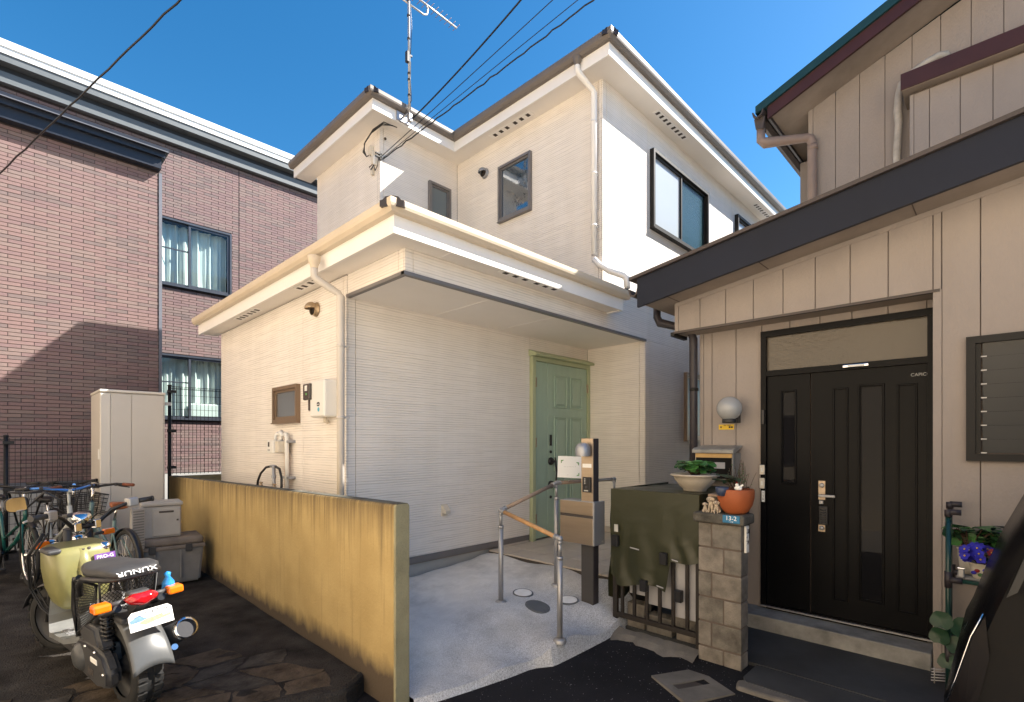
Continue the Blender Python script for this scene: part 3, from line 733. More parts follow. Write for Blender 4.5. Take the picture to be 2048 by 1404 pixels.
def board(x, y0, y1, z0, zt0, zt1, name='siding_board'):
    # one vertical board, top cut to the slope
    j = .0028; mm = MB(); a, b = y0 + j, y1 - j
    ztA, ztB = zt0, zt1
    vs = [mm.bm.verts.new(p) for p in ((x, a, z0), (x + .0135, a, z0), (x + .0135, b, z0), (x, b, z0), (x, a, ztA), (x + .0135, a, ztA), (x + .0135, b, ztB), (x, b, ztB))]
    mm._hexa(vs, .0015, 1); return mm.build(name, 'board', rh)
P = .2285
# header over the entrance
yy = [2.222 - .035, 1.983] + [1.983 - P * k for k in range(1, 7)] + [.366]
for a, b in zip(yy[:-1], yy[1:]): board(XF, b, a, 2.53, zrake(b) - .235, zrake(a) - .235)
bx('corner_trim', 'board', rh, XF - .004, XF + .03, 2.222 - .035, 2.222, 2.53, zrake(2.222) - .235)
# front wall right of the entrance, cut round the louvre window
y = .366
bx('corner_trim', 'board', rh, XF - .004, XF + .03, .366 - .045, .366, -.06, 2.527)
board(XF, .366 - .045, .366, 2.53, zrake(.321) - .235, zrake(.366) - .235)
edges = [.366 - .045, .13] + [.13 - P * k for k in range(1, 12)]
for a, b in zip(edges[:-1], edges[1:]):
    if b > .05 or b < -1.0: board(XF, b, a, -.06, zrake(b) - .235, zrake(a) - .235)
    else:
        board(XF, b, a, -.06, 1.385, 1.385); board(XF, b, a, 2.178, zrake(b) - .235, zrake(a) - .235)
# recessed wall: left of the door and the strip above it
ed = [2.088 - .035, 1.973, 1.755, 1.536]
bx('corner_trim', 'board', rh, XD - .004, XD + .03, 2.088 - .035, 2.088, -.06, 2.528)
for a, b in zip(ed[:-1], ed[1:]): board(XD, b, a, -.06, 2.528, 2.528)
ed = [1.536, 1.313, 1.092, .873, .645, .42, .37]
for a, b in zip(ed[:-1], ed[1:]): board(XD, b, a, 2.41, 2.528, 2.528)
bx('lintel_trim', 'brown_metal', rh, XF - .012, XF + .02, .33, 2.232, 2.512, 2.531)
bx('entry_ceiling', 'eave_board', rh, XF + .021, XD + .0, .367, 2.232, 2.519, 2.5305)
bx('edge_trim', 'black_sash', rh, XF - .01, XD + .02, 2.2235, 2.26, 2.49, 2.528)
# lower roof
XE = 4.12
def slab(name, mat, x0, x1, y0, y1, zb, zt):
    mm = MB(); slope_box(mm, x0, x1, y0, y1, zb, zt); return mm.build(name, mat, rh)
slab('roof', 'brown_metal', XE - .03, 6.9, -3.0, 2.50, lambda y: zrake(y), lambda y: zrake(y) + .028)
slab('fascia', 'navy_fascia', XE, XE + .03, -3.0, 2.43, lambda y: zrake(y) - .262, lambda y: zrake(y) - .002)
slab('fascia', 'navy_fascia', XE + .03, 6.65, 2.40, 2.43, lambda y: zrake(2.43) - .20, lambda y: zrake(2.43) - .002)
slab('soffit', 'eave_board', XE + .031, XF + .02, -3.0, 2.399, lambda y: zrake(y) - .238, lambda y: zrake(y) - .226)
slab('soffit', 'eave_board', XF + .0205, 6.6, 2.224, 2.398, lambda y: zrake(y) - .236, lambda y: zrake(y) - .227)
for y in (2.17, 1.40, .45): slab('soffit_joint', 'board_core', XE + .032, XF - .01, y, y + .006, lambda y: zrake(y) - .2405, lambda y: zrake(y) - .237)
slab('wall_top_trim', 'board', XF - .006, XF + .01, -2.6, 2.222, lambda y: zrake(y) - .275, lambda y: zrake(y) - .239)
# eave gutter at the left, with its downpipe
m = MB(); pr = [(2.44, 2.93), (2.455, 2.875), (2.49, 2.85), (2.53, 2.865), (2.55, 2.93), (2.535, 2.93), (2.52, 2.88), (2.49, 2.865), (2.465, 2.885), (2.455, 2.93)]
m.loft([[(x, a, b) for a, b in pr] for x in (4.16, 6.6)], False); gt = m.build('eave_gutter', 'brown_metal', rh)
m = MB(); m.tube([(4.60, 2.49, 2.86), (4.60, 2.49, 2.74), (4.60, 2.46, 2.68), (4.60, 2.30, 2.62), (4.62, 2.16, 2.56), (4.63, 2.13, 2.48), (4.63, 2.125, -.1)], .036, 12); dpp = m.build('downpipe', 'dark_metal', rh)
for z in (2.0, 1.1, .4):
    m = MB(); m.lathe([(.036, -.014), (.042, -.014), (.042, .014), (.036, .014)], (4.63, 2.125, z)); m.build('pipe_clip', 'black_sash', dpp)
# ---- entrance door set
fr = MB(); y0, y1, z0, z1 = .372, 1.534, .098, 2.405; w = .042
fr.box(XD - .035, XD + .05, y1 - w, y1, z0, z1); fr.box(XD - .035, XD + .05, y0, y0 + w, z0, z1); fr.box(XD - .037, XD + .05, y0, y1, z1, z1 + .05)
fr.box(XD - .032, XD + .05, y0 + w, y1 - w, 2.068, 2.115); fr.box(XD - .03, XD + .05, y0 + w, y1 - w, z0 - .02, z0 + .018)
ed_ = fr.build('entrance_door', 'black_door', rh)
bx('transom_pane', 'rain_glass', ed_, XD + .0, XD + .006, y0 + w, y1 - w, 2.115, z1)
bx('transom_backing', 'eave_board', ed_, XD + .035, XD + .045, y0 + w, y1 - w, 2.116, z1 - .001)
yl = 1.158
def leafpiece(name, a, b, za, zb, holes):
    # flat leaf with glazed slots; holes: (a, b, z0, z1)
    mm = MB(); xs_ = sorted({a, b, *[q for h in holes for q in h[:2]]}); zs_ = sorted({za, zb, *[q for h in holes for q in h[2:]]})
    for p, q in zip(xs_[:-1], xs_[1:]):
        for r1, s1 in zip(zs_[:-1], zs_[1:]):
            c, d_ = (p + q) / 2, (r1 + s1) / 2
            if any(h[0] < c < h[1] and h[2] < d_ < h[3] for h in holes): continue
            mm.box(XD - .008, XD + .03, p, q, r1, s1)
    bmesh.ops.remove_doubles(mm.bm, verts=mm.bm.verts, dist=1e-5)
    return mm.build(name, 'black_door', ed_)
sl_ = leafpiece('side_leaf', yl + .004, y1 - w - .003, z0 + .02, 2.066, [(1.275, 1.367, 1.17, 1.92)])
ml_ = leafpiece('door_leaf', y0 + w + .003, yl - .004, z0 + .02, 2.066, [(.682, .814, .30, 1.925)])
bx('leaf_glass', 'dark_glass', sl_, XD + .004, XD + .010, 1.27, 1.372, 1.165, 1.925)
bx('leaf_glass', 'dark_glass', ml_, XD + .004, XD + .010, .677, .819, .295, 1.93)
bx('interior_frame', 'oak', sl_, XD + .045, XD + .06, 1.272, 1.300, 1.17, 1.70)
def ridge(parent, ya, yb, za, zb, t=.010):
    mm = MB(); f_ = .014
    mm.box(XD - .008 - t, XD - .0075, ya, ya + f_, za, zb, .003, 1); mm.box(XD - .008 - t, XD - .0075, yb - f_, yb, za, zb, .003, 1)
    mm.box(XD - .008 - t, XD - .0075, ya + f_, yb - f_, zb - f_, zb, .003, 1); mm.box(XD - .008 - t, XD - .0075, ya + f_, yb - f_, za, za + f_, .003, 1)
    mm.build('moulding', 'black_door', parent)
ridge(ml_, .895, 1.0, .25, 1.93); ridge(ml_, .470, .590, .25, 1.93); ridge(ml_, .664, .832, .28, 1.945); ridge(sl_, 1.258, 1.384, 1.15, 1.94)
bx('threshold', 'alu', ed_, XD - .05, XD + .03, y0 + .002, y1 - .002, .094, .104)
# lock plate, lever, keypad cover
bx('lock_plate', 'champagne', ed_, XD - .014, XD - .008, 1.052, 1.099, 1.04, 1.192)
m = MB(); m.lathe([(0, .012), (.012, .012), (.018, .008), (.02, 0)], (XD - .014, 1.076, 1.155), (-1, 0, 0), 18); m.build('lock_cylinder', 'alu', ed_)
m = MB(); m.tube([(XD - .012, 1.076, 1.075), (XD - .055, 1.076, 1.075)], .011, 10); m.box(XD - .066, XD - .048, .975, 1.09, 1.064, 1.086, .006, 2); m.build('lever_handle', 'alu', ed_)
bx('latch_block', 'alu', ed_, XD - .03, XD - .013, 1.062, 1.092, 1.005, 1.035, .004)
m = MB(); m.box(XD - .03, XD - .008, 1.03, 1.095, .84, .99, .006, 2); kp = m.build('keypad_lock', 'black_plastic', ed_)
for i in range(6):
    z = .855 + i * .02; m = MB(); m.tube([(XD - .033, 1.085, z + .006), (XD - .036, 1.062, z), (XD - .033, 1.040, z + .006)], .0035, 6); m.build('ridge', 'dark_grey_plastic', kp)
bx('lock_plate', 'champagne', ed_, XD - .016, XD - .008, 1.052, 1.099, .784, .838)
m = MB(); m.lathe([(0, .014), (.012, .014), (.018, .008), (.02, 0)], (XD - .014, 1.076, .812), (-1, 0, 0), 18); m.build('lock_cylinder', 'alu', ed_)
bx('door_hinge', 'black_plastic', ed_, XD - .055, XD - .03, 1.500, 1.520, 1.66, 1.78)
m = MB(); m.box(XD - .055, XD - .033, .757, .929, 2.075, 2.105, .008, 2); cl = m.build('door_light', 'chrome', ed_); bx('light_tube', 'white_plastic', cl, XD - .060, XD - .0545, .785, .890, 2.082, 2.098, .004)
text('door_lettering', 'CAPICO', 'grey_ink', ed_, (XD - .0095, .452, 1.99), face_rot((-1, 0, 0)), .032)
# step in front of the door
m = MB(); m.box(XF - .03, XD + .02, .372, 2.05, -.15, .076, .006, 1); m.build('door_step', 'step', rh)
# ---- louvre window
wn_ = MB(); a, b = -.85, .198; frame_px(wn_, 'x', XF, a, b, 1.382, 2.182, .045, XF - .035, XF + .03); lw_ = wn_.build('louvre_window', 'black_sash', rh)
m = MB(); m.box(XF - .02, XF + .02, .128, .152, 1.43, 2.135); m.build('louvre_rail', 'black_sash', lw_)
bx('window_back', 'black_plastic', lw_, XF + .025, XF + .029, a + .02, b - .02, 1.40, 2.16)
for i in range(8):
    z = 1.432 + i * .088; m = MB()
    m.obox((XF - .002, -.34, z + .045), (.012, 0, -.043), (0, .46, 0), (.0025, 0, .0008)); m.build('louvre_slat', 'louver_glass', lw_)
    bx('slat_clip', 'alu', lw_, XF - .018, XF - .012, .10, .128, z - .001, z + .006)
# ---- upper storey
XU = 6.65
def zu(y): return 5.37 - .355 * (y - 1.669)                      # wall head under the soffit
edges = [1.669 - .045, 1.398] + [1.398 - .2275 * k for k in range(1, 14)]
bx('corner_trim', 'board', rh, XU - .006, XU + .03, 1.669 - .045, 1.669, 3.0, zu(1.65) - .01)
for a, b in zip(edges[:-1], edges[1:]): board(XU, b, a, 3.0, zu(b), zu(a))
for a, b in ((1.98, 1.76), (1.76, 1.62)): board(7.49, b, a, 3.0, 5.2, 5.2)
XB = 6.2
def zb_(y): return 5.40 - .385 * (y - 2.083)                     # top edge of teal roof at the barge
YRG = -1.3
def slab2(name, mat, x0, x1, y0, y1, o0, o1):
    mm = MB(); slope_box(mm, x0, x1, y0, y1, lambda y: zb_(y) + o0, lambda y: zb_(y) + o1); return mm.build(name, mat, rh)
slab2('upper_roof', 'teal_roof', XB - .02, 12, YRG, 2.10, -.085, .0)
slab2('roof_edge', 'teal_roof', XB - .028, XB + .02, YRG, 2.06, -.10, -.045)
mm = MB(); slope_box(mm, XB - .02, 12, -3.4, YRG, lambda y: zb_(YRG) + .385 * (y - YRG) - .085, lambda y: zb_(YRG) + .385 * (y - YRG)); mm.build('upper_roof', 'teal_roof', rh)
slab2('bargeboard', 'maroon', XB, XB + .03, YRG, 1.975, -.235, -.086)
slab2('upper_soffit', 'eave_board', XB + .031, XU + .01, YRG, 1.95, -.205, -.19)
slab2('upper_soffit', 'eave_board', XU + .0101, 11.8, 1.6, 1.95, -.206, -.191)
bx('eave_fascia', 'dark_metal', rh, XB + .03, 11.8, 1.952, 1.975, zb_(1.96) - .24, zb_(1.96) - .088)
m = MB(); pr = [(2.0, .0), (2.015, -.055), (2.06, -.08), (2.11, -.06), (2.125, 0), (2.11, 0), (2.095, -.05), (2.06, -.065), (2.025, -.045), (2.012, 0)]
z_ = zb_(2.083) - .09; m.loft([[(x, a, z_ + b) for a, b in pr] for x in (XB - .06, 11.8)], False); ug = m.build('eave_gutter', 'brown_metal', rh)
m = MB(); m.prism([(XB - .01, 2.0, z_ - .055), (XB - .01, 2.12, z_ - .055), (XB - .01, 2.10, z_ - .18), (XB - .01, 2.02, z_ - .20)], (.11, 0, 0), .006, 1); m.build('gutter_box', 'brown_metal', ug)
m = MB(); m.tube([(XB + .045, 2.06, z_ - .17), (XB + .045, 2.06, z_ - .30), (XB + .07, 2.03, z_ - .33), (6.56, 1.66, z_ - .30), (6.585, 1.63, z_ - .32), (6.59, 1.615, z_ - .36), (6.59, 1.61, 2.9)], .046, 14); ud = m.build('downpipe', 'brown_pipe', rh)
m = MB(); m.lathe([(.046, -.03), (.053, -.03), (.053, .03), (.046, .03)], (6.59, 1.61, z_ - .42)); m.build('pipe_socket', 'brown_pipe', ud)
# bay with a maroon pent roof
bw = MB(); bw.box(6.36, XU, -2.5, .69, 2.9, 4.95); bay = bw.build('bay', 'board_core', rh)
ed = [.69 - .02, .549, .549 - .2235, .549 - .447] + [.102 - .2235 * k for k in range(1, 10)]
for a, b in zip(ed[:-1], ed[1:]):
    mm = MB(); mm.box(6.347, 6.3605, b + .0028, a - .0028, 3.0, 4.93, .0015, 1); mm.build('siding_board', 'board', bay)
bx('corner_trim', 'board', bay, 6.342, 6.40, .67, .70, 3.0, 4.93)
m = MB(); m.box(6.25, XU, -2.6, .755, 4.955, 4.985); m.build('soffit', 'eave_board', bay)
m = MB(); m.prism([(6.235, .76, 4.96), (6.235, .76, 5.115), (6.64, .76, 5.22), (6.64, .76, 4.987), (6.262, .76, 4.987), (6.262, .76, 4.96)], (0, -3.4, 0)); m.build('pent_roof', 'maroon', bay)
# wrapped duct
m = MB(); m.tube([(6.66, .44, 5.33), (6.60, .45, 5.34), (6.56, .50, 5.335), (6.54, .60, 5.30), (6.54, .72, 5.25), (6.55, .79, 5.19), (6.56, .815, 5.10), (6.57, .825, 4.95), (6.565, .815, 4.80), (6.57, .83, 4.5), (6.57, .825, 2.9)], [.035, .035, .033, .036, .034, .036, .033, .036, .034, .035, .034], 12)
m.build('wrapped_duct', 'tape', rh)
# ================================================================== BRICK BUILDING
def brick_mat(name, col): return pm(name, col, 0.8, 0.10, 14, bmp=0.35, bscale=60, bdist=0.004)
M['brick_a'] = brick_mat('pink_brick', (0.212, 0.142, 0.136)); M['brick_b'] = brick_mat('tan_pink_brick', (0.208, 0.153, 0.142)); M['brick_c'] = brick_mat('grey_brown_brick', (0.168, 0.128, 0.124)); M['brick_d'] = brick_mat('rose_brick', (0.195, 0.130, 0.130))
BR = ['brick_a', 'brick_b', 'brick_c', 'brick_d']
M['mortar'] = pm('dark_mortar', (0.035, 0.026, 0.028), 0.9)
M['parapet_white'] = pm('white_parapet_metal', (0.80, 0.82, 0.82), 0.4, 0.02)
M['parapet_grey'] = pm('grey_parapet_band', (0.14, 0.155, 0.165), 0.5, 0.05)
M['parapet_dark'] = pm('dark_parapet_gap', (0.02, 0.024, 0.032), 0.6, 0.1)
M['navy'] = pm('navy_canopy_metal', (0.016, 0.02, 0.032), 0.4, 0.1)
M['corner'] = pm('blue_grey_corner_trim', (0.13, 0.14, 0.17), 0.5, 0.05)
M['curtain'] = pm('white_net_curtain', (0.74, 0.77, 0.76), 0.9, 0.03)
YBP, YBR, XC = 9.7, 11.6, 1.885
br = thing('brick_building', 'two-storey brown-pink brick building with white parapet and dark navy canopy', 'building', (0.5, 10.8, 0))
m = MB(); m.box(-9, XC - .02, YBP + .006, YBR + 3, -.3, 5.85); m.box(-9, 12, YBR + .006, YBR + 6, -.3, 7.5); m.build('wall', 'mortar', br)
m = MB(); m.box(-9, XC - .012, YBP - .01, YBP + .02, .86, .945); m.build('base_flashing', 'corner', br)
m = MB(); m.box(-9, XC - .02, YBP + .004, YBP + .03, -.3, .859); m.box(XC, 12, YBR + .004, YBR + .03, -.3, .90); m.build('foundation', 'foundation', br)
m = MB(); m.box(XC - .03, XC + .012, YBP - .014, YBP + .05, .86, 5.80); m.build('corner_trim', 'corner', br)
wins = [(2.05, 3.478, 4.53, 5.83), (2.05, 3.478, 1.945, 3.21)]
rnd = random.Random(3)
bricks = []                                   # (plane, x0, x1, z0, z1, material)
def lay(p, xa, xb, za, zb, Lb, Hb, holes=(), split=()):
    j = .0052; rows = int((zb - za) / Hb)
    for r in range(rows):
        z0 = za + r * Hb; off = (r % 2) * Lb / 2; x = xa - off
        while x < xb:
            x0, x1 = max(x, xa), min(x + Lb, xb)
            segs = [(x0, x1)]
            for (h0, h1, h2, h3) in holes:
                if z0 + Hb > h2 and z0 < h3:
                    segs = [q for s_ in segs for q in ((s_[0], min(s_[1], h0)), (max(s_[0], h1), s_[1])) if q[1] - q[0] > .02]
            for sx_ in split:
                segs = [q for s_ in segs for q in (((s_[0], sx_ - .006), (sx_ + .006, s_[1])) if s_[0] < sx_ < s_[1] else (s_,)) if q[1] - q[0] > .02]
            for s_ in segs:
                k = rnd.choices(BR, (5, 4, 2.2, 3))[0]
                bricks.append((p, s_[0] + j / 2, s_[1] - j / 2, z0 + j / 2, z0 + Hb - j / 2, k))
            x += Lb
lay(YBP, -3.0, XC - .031, .947, 5.80, .262, .0527)
lay(YBR, XC - 1.0, 7.0, .91, 7.27, .262, .0527, wins, (3.632,))
lay(YBR, -3.0, XC - 1.0, 5.86, 7.27, .262, .0527, (), (.936,))
def brick_mesh(mm, b):
    p, x0, x1, z0, z1, k = b; y0 = p + rnd.uniform(-.0015, .0015); c = .0015
    mm.mi = BR.index(k)
    v = [mm.bm.verts.new(q) for q in ((x0, p + .0065, z0), (x1, p + .0065, z0), (x1, p + .0065, z1), (x0, p + .0065, z1), (x0 + c, y0, z0 + c), (x1 - c, y0, z0 + c), (x1 - c, y0, z1 - c), (x0 + c, y0, z1 - c))]
    for q in ((4, 5, 6, 7), (0, 1, 5, 4), (1, 2, 6, 5), (2, 3, 7, 6), (3, 0, 4, 7)): mm._mark([mm.bm.faces.new([v[i] for i in q])])
def shows(b):
    # size in the picture: larger for near bricks that stand clear of other things
    p, x0, x1, z0, z1, k = b; x = (x0 + x1) / 2; z = (z0 + z1) / 2
    d = x * .7149 + p * .6992; kx = (x * .6992 - p * .7149) / d
    px = 1024 + 1016 * kx; py = 885 - 1016 * (z - 1.5) / d
    if not (4 < px < 640 and 4 < py < 960): return 0
    if p == YBP and 178 < px < 340 and py > 770: return 0
    if p == YBP and py > 940: return 0
    if p == YBR and x < XC + .5 and z < 5.95: return 0
    return (x1 - x0) * (z1 - z0) / d ** 2 * (1 if (x1 - x0) > .2 else .5)
order = sorted(range(len(bricks)), key=lambda i: -shows(bricks[i]))
solo = set(order[:300])
cache = {}
rest = MB()
for i, b in enumerate(bricks):
    if i in solo:
        p, x0, x1, z0, z1, k = b; key = (round(x1 - x0, 4), k)
        if key not in cache:
            mm = MB(); brick_mesh(mm, (0, -(x1 - x0) / 2, (x1 - x0) / 2, -.0237, .0237, k)); 
            o = mm.build('brick', BR); cache[key] = o.data; bpy.data.objects.remove(o)
        o = bpy.data.objects.new('brick', cache[key]); C.objects.link(o); o.parent = br
        o.location = Vector(((x0 + x1) / 2, p + rnd.uniform(-.001, .001), (z0 + z1) / 2)) - br.location
    else: brick_mesh(rest, b)
o = rest.build('brickwork', BR, br); o['kind'] = 'stuff'
# parapet and canopy
bx('parapet_band', 'parapet_grey', br, -9, 12, YBR - .10, YBR + .2, 7.27, 7.44)
bx('parapet_gap', 'parapet_dark', br, -9, 12, YBR - .05, YBR + .2, 7.44, 7.545)
bx('parapet_band', 'parapet_grey', br, -9, 12, YBR - .22, YBR + .2, 7.545, 7.66)
m = MB(); m.box(-9, 12, YBR - .24, YBR - .02, 7.66, 7.76); m.box(-9, 12, YBR - .26, YBR + .3, 7.761, 7.87); m.build('parapet_cap', 'parapet_white', br)
m = MB(); m.box(-9, XC + .02, YBP - .20, YBP + .9, 5.98, 6.06); m.box(-9, XC + .06, YBP - .26, YBP + .9, 6.061, 6.11); m.box(-9, XC - .02, YBP - .14, YBP + .9, 5.82, 5.979); cn = m.build('canopy', 'navy', br)
bx('canopy_line', 'corner', cn, -9, XC + .05, YBP - .266, YBP - .25, 6.052, 6.064)
# windows with curtains
def bwin(x0, x1, z0, z1, low):
    mm = MB(); frame_px(mm, 'y', YBR, x0, x1, z0, z1, .035, YBR - .05, YBR + .05); w = mm.build('window', 'navy_sash', br)
    xm = 2.725
    for i, (a, b) in enumerate(((x0 + .036, xm + .02), (xm - .02, x1 - .036))):
        y = YBR + (.016 if i == 0 else -.018); mm = MB(); frame_px(mm, 'y', YBR, a, b, z0 + .036, z1 - .036, .04, y - .012, y + .012)
        if i == 0: mm.box(a + .04, b - .04, y - .010, y + .010, z0 + .72, z0 + .745)
        mm.build('sash', 'navy_sash', w)
        bx('pane', 'clear', w, a + .03, b - .03, y - .003, y + .003, z0 + .066, z1 - .066)
    mm = MB()
    rr = random.Random(5 if low else 9)
    ph = [rr.uniform(0, 6) for _ in range(4)]
    def cur(u, v):
        x = x0 + .04 + u * (x1 - x0 - .08); z = z1 - .05 - v * (z1 - z0 - .10)
        y = YBR + .16 + .03 * math.sin(x * 31 + ph[0] + .5 * math.sin(v * 3)) + .018 * math.sin(x * 53 + ph[1]) + .01 * math.sin(x * 90 + ph[2])
        return (x, y, z)
    mm.grid(cur, 120, 8); mm.build('curtain', 'curtain', w)
    bx('room_back', 'slot', w, x0 - .2, x1 + .2, YBR + .9, YBR + .92, z0 - .2, z1 + .2)
    if low:
        mm = MB(); mm.box(x0 + .7, x1 - .1, YBR + .07, YBR + .14, z0 + .06, z0 + .34, .03, 2); mm.build('cushion', 'curtain', w)
# openings are cut from the wall core behind each window
for x0, x1, z0, z1 in wins:
    cut = MB(); cut.box(x0 - .01, x1 + .01, YBR - .2, YBR + 1.2, z0 - .01, z1 + .01); co_ = cut.build('cutter', 'mortar', br)
    wl = [o for o in br.children if o.name.startswith('wall')][0]
    md = wl.modifiers.new('cut', 'BOOLEAN'); md.object = co_; md.solver = 'EXACT'
    bpy.context.view_layer.update(); dg = bpy.context.evaluated_depsgraph_get()
    me = bpy.data.meshes.new_from_object(wl.evaluated_get(dg)); wl.modifiers.clear(); wl.data = me; bpy.data.objects.remove(co_)
for i, (x0, x1, z0, z1) in enumerate(wins): bwin(x0, x1, z0, z1, i == 1)

# ================================================================== YELLOW BOUNDARY WALL
def ywall_mat():
    m, nt, b = nodes_of('stained_ochre_paint'); co = coord(nt)
    sep = nt.nodes.new('ShaderNodeSeparateXYZ'); L(nt, co, sep.inputs[0])
    cs = coord(nt, (1, 19, 0.8)); streak = N(nt, 'ShaderNodeTexNoise', Scale=1.0, Detail=4.0, Roughness=0.7); L(nt, cs, streak.inputs['Vector'])
    cb = coord(nt, (1, 2.2, 2.2)); blot = N(nt, 'ShaderNodeTexNoise', Scale=1.6, Detail=6.0); L(nt, cb, blot.inputs['Vector'])
    base = ramp(nt, blot.outputs[0], [(0.3, (0.40, 0.285, 0.115)), (0.7, (0.48, 0.35, 0.15))])
    # runs of grime below the coping: mask = streak height field against distance from the top
    top = N(nt, 'ShaderNodeMapRange'); top.inputs['From Min'].default_value = 0.62; top.inputs['From Max'].default_value = 1.12; L(nt, sep.outputs[2], top.inputs[0])
    pw = N(nt, 'ShaderNodeMath', operation='POWER'); L(nt, top.outputs[0], pw.inputs[0]); pw.inputs[1].default_value = 1.9
    mul = N(nt, 'ShaderNodeMath', operation='MULTIPLY_ADD'); L(nt, pw.outputs[0], mul.inputs[0]); mul.inputs[1].default_value = 0.42; L(nt, streak.outputs[0], mul.inputs[2])
    g1 = ramp(nt, mul.outputs[0], [(0.58, (0, 0, 0)), (1.05, (0.85, 0.85, 0.85))])
    c1 = mixc(nt, g1.outputs[0], base.outputs[0], (0.085, 0.058, 0.03))
    # splashed earth at the foot with a ragged edge
    bot = N(nt, 'ShaderNodeMapRange'); bot.inputs['From Min'].default_value = 0.24; bot.inputs['From Max'].default_value = -0.06; L(nt, sep.outputs[2], bot.inputs[0])
    cr = coord(nt, (1, 9, 4)); rag = N(nt, 'ShaderNodeTexNoise', Scale=1.0, Detail=5.0); L(nt, cr, rag.inputs['Vector'])
    m3 = N(nt, 'ShaderNodeMath', operation='MULTIPLY_ADD'); L(nt, rag.outputs[0], m3.inputs[0]); m3.inputs[1].default_value = 0.6; L(nt, bot.outputs[0], m3.inputs[2])
    g2 = ramp(nt, m3.outputs[0], [(0.58, (0, 0, 0)), (1.05, (1, 1, 1))])
    c2 = mixc(nt, g2.outputs[0], c1, (0.085, 0.062, 0.040))
    fi = N(nt, 'ShaderNodeTexNoise', Scale=55.0, Detail=4.0); L(nt, co, fi.inputs['Vector'])
    L(nt, c2, b.inputs['Base Color']); b.inputs['Roughness'].default_value = 0.85
    bump(nt, b, fi.outputs[0], 0.5, 0.006)
    return m
M['ochre'] = ywall_mat()
M['render_grey'] = pm('grey_green_render', (0.30, 0.27, 0.16), 0.9, 0.2, 4, bmp=0.9, bscale=70, bdist=0.006)
M['coping'] = pm('lichen_coping', (0.085, 0.083, 0.068), 0.95, 0.6, 5, bmp=0.6, bscale=60, bdist=0.006)
yw = thing('boundary_wall', 'stained ochre-yellow boundary wall beside the driveway', 'wall', (1.77, 5.5, 0))
def zt(y): return 1.132 - .0148 * (y - 2.69)
def wall_loft(x0, x1, y0, y1, mat_side, name, bulge=0.018):
    mm = MB(); rings = []
    for y in (y0, y0 + .006, y1):
        k = .006 if y == y0 else 0
        t = zt(y) - .012; pr = [(x0 + k, -.35), (x0 + k, t - bulge), (x0 + bulge * .3 + k, t - bulge * .3), (x0 + bulge + k, t), (x1 - bulge - k, t), (x1 - bulge * .3 - k, t - bulge * .3), (x1 - k, t - bulge), (x1 - k, -.35)]
        rings.append([(a, y, b) for a, b in pr])
    mm.loft(rings, False); return mm.build(name, mat_side, yw)
wall_loft(1.722, 1.828, 2.70, 8.37, 'ochre', 'wall_body')
o = wall_loft(1.7215, 1.8285, 2.683, 2.6995, 'render_grey', 'end_face')
m = MB(); rings = []
for y in (2.684, 8.37):
    t = zt(y) - .013; rings.append([(1.735, y, t), (1.739, y, t + .004), (1.811, y, t + .004), (1.815, y, t)])
m.loft(rings, False); m.build('coping', 'coping', yw)
# ================================================================== TANK, BOXES, FENCES
M['tank'] = pm('beige_tank_panel', (0.52, 0.49, 0.45), 0.42, 0.04, 2)
M['tank_light'] = pm('pale_tank_edge', (0.60, 0.57, 0.52), 0.4, 0.04, 2)
M['box_grey'] = pm('grey_box_plastic', (0.20, 0.195, 0.19), 0.6, 0.2, 4, bmp=0.15, bscale=30)
M['box_lid'] = pm('dusty_brown_lid', (0.17, 0.145, 0.125), 0.7, 0.3, 5, bmp=0.2, bscale=40)
M['box_pale'] = pm('pale_grey_plastic', (0.36, 0.345, 0.325), 0.55, 0.12, 4)
M['fence_black'] = pm('black_fence_wire', (0.012, 0.012, 0.013), 0.5, 0.1)
tk = thing('water_heater_tank', 'tall beige heat-pump water tank standing behind the bicycles', 'water tank', (1.23, 8.05, 0))
X0, X1, Y0, Y1 = .887, 1.566, 7.674, 8.45
bx('cabinet', 'tank', tk, X0, X1 - .03, Y0 + .012, Y1, .12, 2.10, .012)
bx('front_panel', 'tank_light', tk, X0 + .004, X0 + .10, Y0, Y0 + .02, .16, 2.085, .006); bx('front_panel', 'tank', tk, X0 + .104, X0 + .30, Y0 - .002, Y0 + .02, .16, 2.085, .004); bx('front_panel', 'tank', tk, X0 + .304, X1 - .05, Y0 - .002, Y0 + .02, .16, 2.085, .004)
bx('top_cover', 'tank_light', tk, X0 - .006, X1 - .024, Y0 - .008, Y1 + .006, 2.102, 2.135, .010)
bx('warning_plate', 'white_plastic', tk, X0 - .008, X0 + .002, Y0 + .05, Y0 + .11, 1.30, 1.42)
bx('bracket', 'alu', tk, X1 - .03, X1 + .06, Y0 + .1, Y0 + .13, 1.98, 2.02)
for x, y in ((X0 + .06, Y0 + .08), (X1 - .1, Y0 + .08), (X0 + .06, Y1 - .08), (X1 - .1, Y1 - .08)): bx('foot', 'dark_grey_plastic', tk, x - .03, x + .03, y - .03, y + .03, 0, .12)
